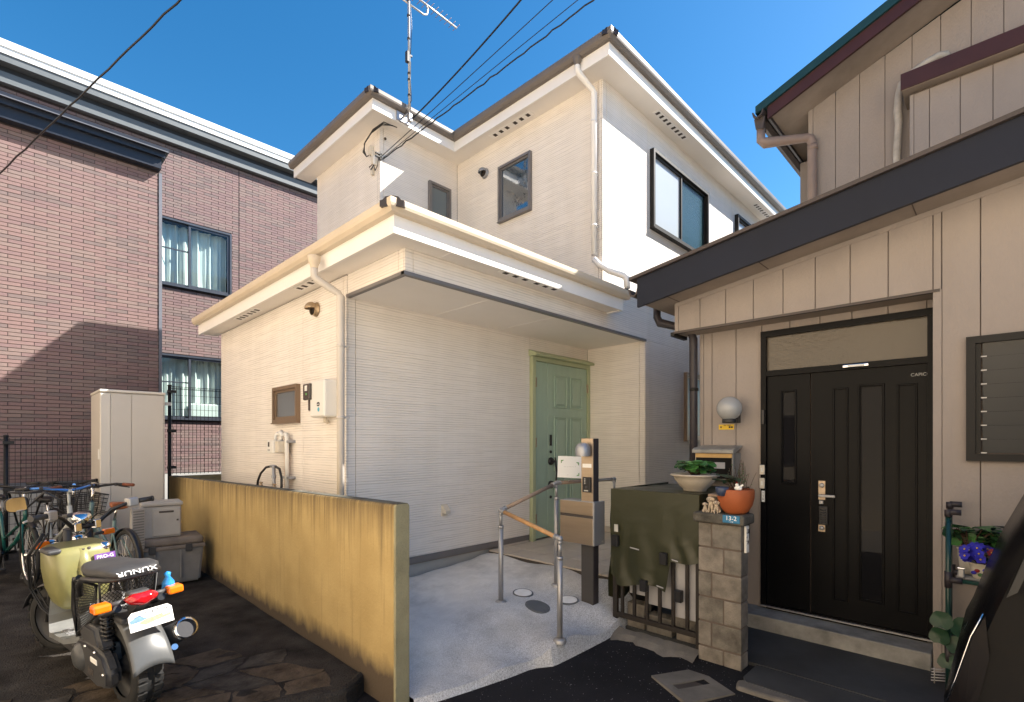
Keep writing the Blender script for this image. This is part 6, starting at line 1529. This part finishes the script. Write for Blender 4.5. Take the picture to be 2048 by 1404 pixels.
# ------------------------------------------------------------------ plants
def leaf_shape(mm, base, d, length, width, cup=.12, droop=.2, n=6, roundness=.5):
    # one leaf: a small curved blade with a midrib fold
    d = Vector(d).normalized(); side = d.cross(Vector((0, 0, 1)))
    if side.length < 1e-3: side = Vector((1, 0, 0))
    side.normalize(); up = side.cross(d)
    rows = []
    for i in range(n + 1):
        t = i / n; w = width * (math.sin(math.pi * min(1, t ** roundness * .97 + .02)) ** .8)
        c = Vector(base) + d * length * t + up * (-droop * length * t * t)
        rows.append([mm.bm.verts.new(c + side * w * s + up * cup * width * abs(s)) for s in (-1, -.5, 0, .5, 1)])
    fs = [mm.bm.faces.new([rows[i][j], rows[i][j + 1], rows[i + 1][j + 1], rows[i + 1][j]]) for i in range(n) for j in range(4)]
    for f in fs: f.smooth = True
    mm._mark(fs)
def add_leaves(parent, c, rad, n, size, mat, seed, lift=(.2, 1.0), stem_from=None, hgt=0.0, broad=.55, group=True):
    rr = random.Random(seed)
    stems = MB()
    for i in range(n):
        a = rr.uniform(0, 2 * math.pi); e = rr.uniform(*lift); q = rad * math.sqrt(rr.random())
        p = Vector((c[0] + math.cos(a) * q, c[1] + math.sin(a) * q, c[2] + hgt * rr.random()))
        s0 = Vector(stem_from or c) + Vector((math.cos(a), math.sin(a), 0)) * q * .15
        stems.tube([s0, s0.lerp(p, .5) + Vector((0, 0, .015)), p], .0028, 4, False)
        mm = MB(); L_ = size * rr.uniform(.7, 1.2)
        leaf_shape(mm, p - Vector((math.cos(a), math.sin(a), 0)) * L_ * .4, (math.cos(a), math.sin(a), (e - .5) * .7), L_, L_ * broad, .15, rr.uniform(.1, .35))
        mm.build('leaf', mat if isinstance(mat, str) else rr.choice(mat), parent)
    stems.build('stems', 'stem', parent)
def round_leaf(parent, c, nrm, r, mat, stem_to=None):
    n_ = Vector(nrm).normalized(); u = n_.cross(Vector((0, 0, 1))).normalized(); v = n_.cross(u); c = Vector(c); mm = MB()
    ctr = mm.bm.verts.new(c - n_ * r * .12); rg = []
    for q, dz in ((.5, -.05), (1.0, .06)):
        rg.append([mm.bm.verts.new(c + (u * math.cos(t) + v * math.sin(t)) * r * q * (1 + .05 * math.sin(5 * t)) * (.72 if abs(t - math.pi / 2) < .2 and q == 1.0 else 1) + n_ * r * (dz + .05 * math.sin(3 * t))) for t in [2 * math.pi * i / 18 for i in range(18)]])
    for i in range(18):
        j = (i + 1) % 18
        for f in (mm.bm.faces.new([ctr, rg[0][i], rg[0][j]]), mm.bm.faces.new([rg[0][i], rg[1][i], rg[1][j], rg[0][j]])): f.smooth = True
    mm.build('leaf', mat, parent)
    if stem_to is not None:
        s_ = MB(); s_.tube([c - n_ * r * .1, (c + Vector(stem_to)) / 2 + Vector((0, 0, .02)), stem_to], .0028, 5, False); s_.build('leaf_stem', 'leaf_d', parent)
def bowl(parent, name, prof, c, mat, n=36, soil_r=None, soil_z=None):
    mm = MB(); mm.lathe(prof, c, n=n); o = mm.build(name, mat, parent)
    if soil_r:
        mm = MB(); mm.lathe([(0, soil_z + .006), (soil_r * .6, soil_z + .004), (soil_r, soil_z)], c, n=20); mm.build('soil', 'earth', parent)
    return o
pb = thing('bowl_planter', 'wide cream stoneware bowl of round-leaved plants on the olive tarp', 'planter', (3.94, 1.80, 1.11))
pc_ = (3.94, 1.80, 1.112)
bowl(pb, 'bowl', [(0, .0), (.085, 0), (.09, .012), (.095, .02), (.125, .05), (.155, .09), (.165, .115), (.185, .122), (.190, .132), (.178, .138), (.165, .132), (.150, .125)], pc_, 'stoneware', soil_r=.155, soil_z=.118)
add_leaves(pb, (pc_[0], pc_[1], pc_[2] + .165), .135, 62, .082, ['leaf', 'leaf', 'leaf_b'], 21, (.3, 1.1), (pc_[0], pc_[1], pc_[2] + .12), .07, .62)
rr = random.Random(2)
for i in range(30):
    a_ = rr.uniform(0, 6.28); q_ = .14 * math.sqrt(rr.random()); p_ = (pc_[0] + math.cos(a_) * q_, pc_[1] + math.sin(a_) * q_, pc_[2] + .165 + rr.uniform(0, .07) - .12 * q_)
    round_leaf(pb, p_, (-.7 + .5 * math.cos(a_), .6 * math.sin(a_), rr.uniform(.4, 1.0)), rr.uniform(.024, .038), rr.choice(['leaf', 'leaf', 'leaf_d']))
tb = thing('terracotta_planter', 'terracotta bowl planter with a trailing plant on the pillar cap', 'planter', (3.64, 1.36, 1.003))
tc_ = (3.645, 1.37, 1.004)
bowl(tb, 'bowl', [(0, 0), (.065, 0), (.085, .02), (.108, .06), (.120, .11), (.122, .16), (.118, .172), (.112, .172), (.110, .15)], tc_, 'terracotta', soil_r=.112, soil_z=.15)
add_leaves(tb, (tc_[0], tc_[1] + .03, tc_[2] + .20), .06, 7, .12, 'leaf_d', 5, (.3, 1.0), (tc_[0], tc_[1], tc_[2] + .15), .04, .42)
rr = random.Random(8); m = MB(); lv = MB()
for i in range(26):
    a = rr.uniform(0, 6.28); q = rr.uniform(.01, .09); p0 = Vector((tc_[0] + math.cos(a) * q, tc_[1] - .03 + math.sin(a) * q * .7, tc_[2] + .155)); p1 = p0 + Vector((rr.uniform(-.05, .05), rr.uniform(-.06, .04), rr.uniform(.08, .22)))
    m.tube([p0, p0.lerp(p1, .5) + Vector((rr.uniform(-.01, .01), rr.uniform(-.015, .015), .01)), p1], .0013, 4, False)
    for k in range(5):
        b0_ = p0.lerp(p1, .35 + .13 * k); leaf_shape(lv, b0_, (rr.uniform(-1, 1), rr.uniform(-1, 1), rr.uniform(0, .8)), .016, .006, n=3)
m.build('stems', 'stem', tb); o = lv.build('foliage', 'leaf_b', tb); o['kind'] = 'stuff'
hn = thing('hen_ornament', 'tiny white hen ornament with a red comb in the terracotta bowl', 'ornament', (3.585, 1.33, 1.17))
m = MB(); m.sphere((3.585, 1.33, 1.185), .022, 14, (1, 1.2, .9)); m.sphere((3.583, 1.338, 1.208), .012, 12); m.prism([(3.585, 1.312, 1.19), (3.585, 1.295, 1.21), (3.585, 1.305, 1.215), (3.585, 1.32, 1.20)], (.006, 0, 0)); m.build('body', 'paper', hn)
m = MB(); m.box(3.581, 3.587, 1.333, 1.345, 1.217, 1.229, .002, 1); m.build('comb', 'crimson', hn)
bp = thing('small_pot', 'dark slate-blue pot leaning against the terracotta bowl on the pillar', 'pot', (3.60, 1.45, 1.15))
bowl(bp, 'pot_body', [(0, 0), (.03, 0), (.04, .03), (.045, .06), (.04, .062), (.036, .04)], (3.545, 1.425, 1.13), 'potblue', 18)
# stone dogs on the cap
def dog(label, x, y, s, face):
    d = thing('dog_figurine', label, 'figurine', (x, y, 1.003), 0, 'cream dog figurines on the pillar cap')
    c, sn = math.cos(face), math.sin(face)
    def P(f, l, z): return Vector((x + (f * c - l * sn) * s, y + (f * sn + l * c) * s, 1.003 + z * s))
    mm = MB()
    mm.tube([P(-.030, 0, .014), P(-.020, 0, .026), P(0, 0, .040), P(.012, 0, .056), P(.016, 0, .066)], [.016 * s, .021 * s, .018 * s, .013 * s, .011 * s], 12)
    for l in (-.010, .010): mm.tube([P(.012, l, .045), P(.018, l, .02), P(.018, l, .002), P(.026, l, .002)], [.007 * s, .005 * s, .005 * s, .004 * s], 8); mm.tube([P(-.024, l * 1.7, .016), P(-.008, l * 2.0, .014), P(.004, l * 1.9, .003)], [.011 * s, .009 * s, .005 * s], 8)
    mm.tube([P(-.040, 0, .012), P(-.052, .006, .016), P(-.058, .014, .024)], [.005 * s, .004 * s, .002 * s], 8)
    mm.build('body', 'figurine', d)
    mm = MB(); mm.sphere(P(.020, 0, .078), .016 * s, 14, (1, 1, .95)); mm.tube([P(.03, 0, .074), P(.044, 0, .070)], [.009 * s, .006 * s], 10)
    for l in (-1, 1): mm.tube([P(.016, .012 * l, .088), P(.014, .019 * l, .078), P(.016, .018 * l, .066)], [.004 * s, .006 * s, .004 * s], 8)
    mm.build('head', 'figurine', d)
    mm = MB(); mm.sphere(P(.046, 0, .072), .0035 * s, 8); mm.sphere(P(.034, .007, .083), .002 * s, 6); mm.sphere(P(.034, -.007, .083), .002 * s, 6); mm.build('nose', 'ink', d)
dog('cream sitting dog figurine on the pillar cap, nearest the terracotta bowl', 3.575, 1.475, .95, R(190)); dog('taller cream dog figurine in the middle of the group on the pillar cap', 3.60, 1.52, 1.2, R(175)); dog('small cream dog figurine at the outer corner of the pillar cap', 3.57, 1.555, .75, R(200))
# plank and dark box behind the pillar cap
pk = thing('plank', 'weathered plank lying across the tarp behind the pillar', 'plank', (3.9, 1.5, 1.06)); m = MB(); m.obox((3.88, 1.53, 1.115), (.23, .02, 0), (0, .06, 0), (0, 0, .010), .003, 1); m.build('board', 'wood_grey', pk); bx('support_block', 'block', pk, 3.72, 3.80, 1.50, 1.58, .94, 1.104)
# wall letter box
wm = thing('wall_letter_box', 'old grey metal letter box with black front on the taupe wall', 'mailbox', (4.58, 1.88, 1.3))
m = MB(); m.box(4.50, 4.677, 1.712, 2.055, 1.17, 1.405, .004, 1); m.build('box_body', 'patina', wm)
m = MB(); m.prism([(4.468, 1.698, 1.405), (4.468, 1.698, 1.437), (4.50, 1.698, 1.452), (4.677, 1.698, 1.475), (4.677, 1.698, 1.462), (4.51, 1.698, 1.405)], (0, .372, 0), .003, 1); m.build('lid', 'patina', wm)
bx('front_panel', 'black_door', wm, 4.494, 4.4995, 1.724, 2.043, 1.18, 1.365); bx('brass_strip', 'brass', wm, 4.490, 4.4995, 1.72, 2.045, 1.366, 1.402); bx('card', 'panel_white', wm, 4.4905, 4.4937, 1.78, 1.90, 1.27, 1.325)
# lamp
wl_ = thing('wall_lamp', 'frosted globe wall lamp on a black bracket left of the black door', 'lamp', (4.6, 1.76, 1.75))
bx('bracket', 'black_plastic', wl_, 4.60, 4.677, 1.712, 1.80, 1.675, 1.86, .006); bx('bracket_arm', 'black_plastic', wl_, 4.48, 4.605, 1.715, 1.80, 1.68, 1.705, .004)
m = MB(); m.lathe([(0, 1.672), (.058, 1.672), (.060, 1.68), (.060, 1.703), (.055, 1.708)], (4.53, 1.757, 0), n=26); m.build('collar', 'black_plastic', wl_)
m = MB(); m.lathe([(0.05, 1.705)] + [(math.sin(t) * .105, 1.80 - math.cos(t) * .105) for t in [R(28 + 152 * i / 18) for i in range(18)]] + [(0, 1.905)], (4.53, 1.757, 0), n=32); m.build('globe', 'globe', wl_)
ys = thing('yellow_notice_label', 'small yellow printed label below the globe lamp', 'label', (4.675, 1.84, 1.64))
bx('label', 'yellow', ys, 4.674, 4.6775, 1.772, 1.908, 1.618, 1.664)
text('lettering', '★', 'ink', ys, (4.6735, 1.888, 1.640), face_rot((-1, 0, 0)), .03); text('lettering', '防犯  活動中', 'ink', ys, (4.6735, 1.83, 1.655), face_rot((-1, 0, 0)), .012); text('lettering', '■■', 'ink', ys, (4.6735, 1.80, 1.638), face_rot((-1, 0, 0)), .022)
for i, (z0, z1, mt) in enumerate(((1.225, 1.308, 'beige_plastic'), (1.105, 1.195, 'beige_plastic'))):
    ib = thing('door_chime_button', ['upper beige door chime box on the black door frame', 'lower beige door chime box on the black door frame'][i], 'door chime', (4.64, 1.52, (z0 + z1) / 2), 0, 'door chimes on the door frame')
    bx('case', mt, ib, 4.622, 4.642, 1.497, 1.538, z0, z1, .006); bx('button', 'white_plastic', ib, 4.618, 4.623, 1.510, 1.526, (z0 + z1) / 2 - .018, (z0 + z1) / 2 + .018, .003, 1)
vs_ = thing('paper_strip', 'white printed strip stuck below the door chimes', 'label', (4.64, 1.51, 1.04)); bx('strip', 'paper', vs_, 4.6395, 4.6425, 1.500, 1.525, .99, 1.085); text('lettering', 'セ\nー\nル\nス\nお\n断', 'ink', vs_, (4.639, 1.5125, 1.04), face_rot((-1, 0, 0)), .012)
# ================================================================== ENTRY FLOOR, KERB, GUTTER LID
m = MB(); m.prism([(3.715, .0, -.3), (3.715, 2.3, -.3), (4.70, 2.3, -.3), (4.70, .0, -.3)], (0, 0, .262)); ef = struct(m.build('entry_floor', 'floor_dark'))
m = MB(); m.prism([(3.40, -1.5, -.3), (3.40, 1.21, -.3), (3.46, 1.25, -.3), (3.714, 1.25, -.3), (3.714, -1.5, -.3)], (0, 0, .258)); m.build('entry_apron', 'floor_dark', ef)
kb_ = MB(); kb_.prism([(3.30, 1.12, -.3), (3.30, 1.24, -.3), (3.40, 1.27, -.3), (3.45, 1.23, -.3), (3.47, .86, -.3), (3.33, .80, -.3)], (0, 0, .255), .02, 2); kerb = kb_.build('kerb_stone', 'kerb'); struct(kerb)
for i, y in enumerate((.32, -.20)):
    mm = MB(); mm.box(3.33, 3.46, y - .24, y + .235, -.3, -.046, .015, 2); mm.build('kerb_block', 'kerb', kerb)
gl = thing('gutter_lid', 'flat concrete gutter lid with a long slot, set in the asphalt before the pillar', 'gutter lid', (3.25, 1.5, -.06))
gl.rotation_euler = (0, 0, 0)
m = MB(); a = [Vector((3.10, 1.72, 0)), Vector((3.42, 1.55, 0)), Vector((3.24, 1.22, 0)), Vector((2.92, 1.39, 0))]
zg = zroad(3.2, 1.5)
c = sum(a, Vector()) / 4; u1 = (a[1] - a[0]).normalized(); u2 = (a[3] - a[0]).normalized()
def slabq(mm, p0, w_, h_, z0, z1): mm.prism([p0 + Vector((0, 0, z0)), p0 + u1 * w_ + Vector((0, 0, z0)), p0 + u1 * w_ + u2 * h_ + Vector((0, 0, z0)), p0 + u2 * h_ + Vector((0, 0, z0))], (0, 0, z1 - z0))
W_, H_ = (a[1] - a[0]).length, (a[3] - a[0]).length
p0 = a[0]
slabq(m, p0, W_, H_ * .40, zg - .05, zg + .008); slabq(m, p0 + u2 * H_ * .58, W_, H_ * .42, zg - .05, zg + .0081); slabq(m, p0 + u2 * (H_ * .40), W_ * .16, H_ * .18, zg - .05, zg + .0079); slabq(m, p0 + u2 * (H_ * .40) + u1 * W_ * .84, W_ * .16, H_ * .18, zg - .05, zg + .0079)
m.build('slab', 'kerb', gl); m = MB(); slabq(m, p0 + u2 * (H_ * .41) + u1 * W_ * .17, W_ * .66, H_ * .16, zg - .05, zg + .0015); m.build('slot', 'slot', gl)
# low broken mortar strip at the foot of the gate
m = MB(); rr = random.Random(3); pts = []
for i in range(16): pts.append((3.40 + .21 * (rr.random() ** 2 if i % 3 else .2), 1.60 + .05 * i, zroad(3.5, 2) + .012 * rr.random()))
base = [(3.62, 1.60 + .05 * i, zroad(3.5, 2) + .035 + .012 * rr.random()) for i in range(16)]
va = [m.bm.verts.new((p[0], p[1], zroad(3.5, 2) - .01)) for p in pts]; vb = [m.bm.verts.new(((p[0] + q[0]) / 2, p[1], zroad(3.5, 2) + .02 + .012 * rr.random())) for p, q in zip(pts, base)]; vc_ = [m.bm.verts.new(p) for p in base]
for A_, B_ in ((va, vb), (vb, vc_)):
    for i in range(15): m.bm.faces.new([A_[i], A_[i + 1], B_[i + 1], B_[i]])
struct(m.build('mortar_strip', 'kerb'))
# ================================================================== TUBE RACK WITH POTS
rk = thing('tube_rack', 'dark green tube plant rack beside the entrance wall', 'plant rack', (4.15, 0.0, 0))
for x, y, top in ((4.10, .265, 1.075), (4.36, .275, 1.10), (4.10, -.75, 1.075), (4.36, -.75, 1.10)):
    m = MB(); m.tube([(x, y, -.06), (x, y, top)], .014, 12); o = m.build('upright', 'pole_green', rk)
    m = MB(); m.tube([(x, y, top - .03), (x, y, top + .012)], .019, 12); m.tube([(x, y, top + .0), (x, y - .06, top + .0)], .018, 12); m.build('elbow_joint', 'dark_metal', o)
for z in (.66, .20):
    for x in (4.10, 4.36):
        m = MB(); m.tube([(x, .265, z), (x, -.75, z)], .0135, 12); m.build('shelf_rail', 'pole_green', rk)
        m = MB(); m.tube([(x, .265, z - .05), (x, .265, z + .05)], .019, 12); m.tube([(x, .26, z), (x, .20, z)], .0185, 12); m.build('tee_joint', 'dark_metal', rk)
    m = MB()
    for k in range(15): m.tube([(4.115 + k * .0165, .23, z + .018), (4.115 + k * .0165, -.72, z + .018)], .0022, 5, False)
    for k in range(6): m.tube([(4.10, .2 - k * .18, z + .016), (4.36, .2 - k * .18, z + .016)], .003, 5, False)
    m.build('wire_shelf', 'alu', rk)
def pot(label, c, r, h, mat, name='flower_pot', decor=False):
    t = thing(name, label, 'flower pot', c)
    bowl(t, 'pot_body', [(0, 0), (r * .68, 0), (r * .78, h * .15), (r * .95, h * .6), (r, h * .92), (r * 1.06, h * .94), (r * 1.06, h), (r * .96, h), (r * .92, h * .85)], c, mat, 28, r * .93, h * .86)
    return t
def flowers(t, c, rad, n, mat, seed, size=.024):
    rr = random.Random(seed)
    for i in range(n):
        a = rr.uniform(0, 6.28); q = rad * math.sqrt(rr.random()); p = Vector((c[0] + math.cos(a) * q, c[1] + math.sin(a) * q, c[2] + rr.uniform(-.03, .05)))
        d = Vector((-.8 + rr.uniform(-.4, .4), rr.uniform(-.5, .5), .5)).normalized(); u = d.orthogonal().normalized(); v = d.cross(u); mm = MB()
        for k in range(5):
            b_ = 2 * math.pi * k / 5 + rr.uniform(-.2, .2); e = u * math.cos(b_) + v * math.sin(b_); s_ = u * -math.sin(b_) + v * math.cos(b_)
            mm.bm.faces.new([mm.bm.verts.new(p + x) for x in (Vector(), e * size * .6 + s_ * size * .55 + d * .004, e * size * 1.05 + s_ * size * .2 + d * .006, e * size * 1.05 - s_ * size * .2 + d * .006, e * size * .6 - s_ * size * .55 + d * .004)])
        mm.mi = 1; mm.sphere(p + d * .004, size * .2, 8); mm.build('flower', [mat, 'yellow'], t)
t1 = pot('tall white pot with broad green leaves on the rack, nearest the door', (4.25, .175, .685), .058, .16, 'potwhite'); add_leaves(t1, (4.25, .165, 0.93), .12, 18, .09, ['leaf', 'leaf_b'], 3, (.2, 1.0), (4.25, .175, .82), .05, .45)
t2 = pot('painted floral pot of violet pansies on the plant rack', (4.16, .115, .682), .058, .095, 'potwhite'); add_leaves(t2, (4.15, .12, .79), .075, 16, .04, ['leaf', 'leaf_d'], 7, (.2, .9), (4.16, .115, .76), .03, .45); flowers(t2, (4.12, .13, .825), .085, 18, 'violet', 4, .026)
for k, (mt, y, z) in enumerate((('crimson', .135, .735), ('violet', .10, .742), ('leaf', .12, .712), ('leaf_b', .085, .718), ('crimson', .075, .738), ('violet', .15, .722))):
    m = MB(); m.sphere((4.106, y, z), .011, 8, (.4, 1.2, 1)); m.build('painted_flower', mt, t2)
rr = random.Random(12)
for i in range(9): round_leaf(t1, (4.19 + rr.uniform(0, .06), .175 + rr.uniform(-.09, .10), .90 + rr.uniform(-.03, .05)), (-1, rr.uniform(-.4, .6), rr.uniform(.2, .8)), rr.uniform(.025, .038), rr.choice(['leaf', 'leaf_d']), (4.25, .175, .83))
t3 = pot('white pot of crimson primroses on the plant rack', (4.17, -.02, .682), .062, .095, 'potwhite'); add_leaves(t3, (4.16, -.02, .79), .08, 16, .05, ['leaf', 'leaf_d'], 9, (.2, .9), (4.17, -.02, .76), .03, .45); flowers(t3, (4.13, -.0, .82), .08, 16, 'crimson', 6, .022)
t4 = pot('white pot with large dark leaves at the back of the rack', (4.29, .0, .685), .065, .15, 'potwhite'); add_leaves(t4, (4.27, .0, 0.90), .14, 28, .10, ['leaf_d', 'leaf'], 13, (.1, .9), (4.29, .0, .82), .08, .62)
for i in range(14): round_leaf(t4, (4.22 + rr.uniform(0, .06), .0 + rr.uniform(-.13, .12), .885 + rr.uniform(-.04, .05)), (-1, rr.uniform(-.4, .6), rr.uniform(.2, .8)), rr.uniform(.03, .045), rr.choice(['leaf', 'leaf_d']), (4.29, .0, .83))
t5 = pot('terracotta pot of big round dark leaves under the rack', (4.16, .12, -.04), .10, .19, 'terracotta'); 
for (y, z, r_, ny, nz) in ((.295, .405, .058, .2, .25), (.305, .305, .055, .35, .1), (.185, .385, .068, -.1, .3), (.215, .27, .060, .1, .4), (.265, .16, .052, .2, .3), (.12, .30, .06, -.3, .5), (.10, .42, .05, -.2, .6)):
    round_leaf(t5, (4.07 + .03 * ny, y, z), (-1, ny, nz), r_, 'leaf_d', (4.16, .13, .13))
t6 = pot('slate-blue bucket on the lower shelf of the plant rack', (4.22, .0, .225), .10, .20, 'potblue'); add_leaves(t6, (4.2, .02, .52), .06, 5, .07, 'leaf_d', 19, (.2, .9), (4.22, .0, .42), .06, .5)
bx_ = thing('silver_tin', 'small silver tin standing on the plant rack', 'tin', (4.12, .205, .70)); bx('tin_body', 'alu', bx_, 4.10, 4.14, .192, .222, .682, .735, .004, 1); bx('tin_lid', 'chrome', bx_, 4.098, 4.142, .190, .224, .7355, .743, .002, 1)
gr = thing('boot_scraper', 'steel bar grille lying at the foot of the plant rack', 'grille', (4.25, .31, -.04))
for k in range(5): m = MB(); m.tube([(4.20, .355, -.02 + .018 * k), (4.32, .18, -.02 + .018 * k)], .004, 6); m.build('bar', 'alu', gr)
m = MB(); m.tube([(4.21, .34, -.045), (4.21, .34, .065)], .004, 6); m.tube([(4.31, .195, -.045), (4.31, .195, .065)], .004, 6); m.build('frame', 'alu', gr)
# ================================================================== PARKED CAR (rear end)
M['car_black'] = pm('black_car_paint', (0.005, 0.005, 0.006), 0.25, 0.2, 2, spec=0.07)
M['car_glass'] = pm('dark_car_window', (0.004, 0.004, 0.005), 0.10, 0.1, 2, spec=0.05)
M['car_lamp'] = pm('smoked_lamp_lens', (0.006, 0.005, 0.006), 0.2, 0.1, 2, spec=0.08)
M['car_trim'] = pm('car_black_trim', (0.012, 0.012, 0.012), 0.5, 0.1)
M['sticker_blue'] = pm('bright_blue_sticker', (0.01, 0.18, 0.55), 0.4, 0.05)
car = thing('parked_car', 'black parked car, only its rear corner and window reaching into the picture', 'car', (3.0, -1.4, 0))
CX0, CX1 = 2.30, 3.72
prof = [(.155, .42), (.165, .60), (.135, .68), (.09, .84), (.02, 1.06), (-.06, 1.26), (-.16, 1.42), (-.32, 1.50), (-.8, 1.54), (-1.5, 1.53), (-2.0, 1.46), (-2.6, 1.02), (-3.3, .90), (-3.45, .75), (-3.45, .30), (-3.3, .20), (-.1, .20), (.12, .28)]
def inset(k, dz):  # side sections bulge at the belt and lean in at the roof
    return [(y - (.02 if y > -1 else -.02) * dz, z) for y, z in prof]
m = MB(); rings = []
def side_x(z, s):
    lean = max(0, z - .95) * .20; belly = .03 * (1 - ((z - .7) / .5) ** 2) if z < 1.2 else 0
    return (CX0 + lean - max(0, belly)) if s < 0 else (CX1 - lean + max(0, belly))
for t in (0, .06, .5, .94, 1.0):
    ring = []
    for y, z in prof:
        xl, xr = side_x(z, -1), side_x(z, 1); x = xl + (xr - xl) * t; e = .05 if t in (0, 1.0) else 0
        cy, cz = -1.5, .85; ring.append((x + (.012 if t == 0 else (-.012 if t == 1 else 0)), y + (cy - y) * e * .35, z + (cz - z) * e * .5))
    rings.append(ring)
m.loft(rings, True); cb = m.build('body', 'car_black', car, 35)
def on_side(pts, off, name, mat, par=None, th=.004):
    mm = MB(); P_ = [(side_x(z, -1) - off, y, z) for y, z in pts]; mm.prism(P_, (th, 0, 0)); return mm.build(name, mat, par or car)
on_side([(-.02, 1.02), (-.09, 1.22), (-.17, 1.36), (-.30, 1.43), (-.75, 1.47), (-.75, .98)], .004, 'side_window', 'car_glass', None, .008)
on_side([(-.80, .98), (-.80, 1.47), (-1.5, 1.46), (-1.9, 1.38), (-2.35, 1.0)], .004, 'side_window', 'car_glass', None, .008)
on_side([(.005, 1.0), (-.065, 1.22), (-.15, 1.38), (-.30, 1.455), (-.30, 1.43), (-.17, 1.36), (-.09, 1.22), (-.02, 1.02)], .006, 'window_trim', 'car_trim')
tl = on_side([(.152, .60), (.125, .70), (.085, .86), (.055, .93), (.045, .80), (.07, .66), (.11, .58)], .006, 'tail_lamp', 'car_lamp', None, .02)
mm = MB(); mm.tube([(side_x(z, -1) - .012, y, z) for y, z in ((.157, .60), (.130, .70), (.090, .86), (.060, .94))], .002, 6); mm.build('lamp_chrome', 'chrome', car)
sk = on_side([(.012 - .12 + .038 * math.cos(2 * math.pi * i / 24), .625 + .045 * math.sin(2 * math.pi * i / 24)) for i in range(24)], .032, 'round_sticker', 'sticker_blue', None, .003)
text('star', '★', 'yellow', car, (side_x(.635, -1) - .0335, -.108, .635), face_rot((-1, 0, 0)), .05)
for y in (-.55, -2.75):
    mm = MB(); mm.lathe([(.0, .09), (.12, .09), (.20, .08), (.27, .075), (.29, .05), (.29, -.10), (0, -.10)], (CX0 + .08, y, .29 - .06), (-1, 0, 0), 32); w_ = mm.build('wheel', 'rubber', car)
    mm = MB(); mm.lathe([(0, .098), (.17, .093), (.18, .088)], (CX0 + .08, y, .23), (-1, 0, 0), 28); mm.build('hub', 'alu', w_)
    mm = MB(); mm.lathe([(0, .09), (.27, .09), (.29, .07), (.29, -.10), (0, -.10)], (CX1 - .08, y, .23), (1, 0, 0), 28); mm.build('wheel', 'rubber', car)
# ================================================================== UNSEEN HOUSE AND PAVEMENT, ADDED TO BOUNCE SUNLIGHT ONTO THE SHADED WALLS
M['cream_render'] = pm('cream_rendered_wall', (0.86, 0.72, 0.54), 0.85, 0.04, 1.5)
M['bounce_paving'] = pm('pale_bounce_concrete', (0.68, 0.61, 0.52), 0.9, 0.1, 2)
nb = thing('unseen_cream_house', 'unseen cream rendered house, added across the lane to bounce sunlight', 'house', (-5.6, 2, 0))
bx('wall', 'cream_render', nb, -9, -3.0, -7, 9.2, -.3, 7.2)
m = MB(); m.prism([(-9.4, -7.4, 7.2), (-2.7, -7.4, 7.2), (-2.7, -7.4, 7.3), (-6, -7.4, 8.6), (-9.4, -7.4, 7.3)], (0, 17, 0)); m.build('roof', 'shingle', nb)
for y in (-4.5, -1.0, 2.6, 6.0):
    for z in (1.0, 4.2):
        mm = MB(); frame_px(mm, 'x', -3.0, y, y + 1.2, z, z + 1.1, .05, -3.03, -2.96); w = mm.build('window', 'navy_sash', nb); bx('pane', 'dark_glass', w, -2.995, -2.985, y + .04, y + 1.16, z + .04, z + 1.06)
m = MB(); m.grid(lambda u, v: (-3.0 + 2.6 * u, -8 + 17 * v, zroad(-3.0 + 2.6 * u, 0) + .012), 13, 20); struct(m.build('bounce_pavement', 'bounce_paving'))  # pale strip out of view, added to throw sunlight back up
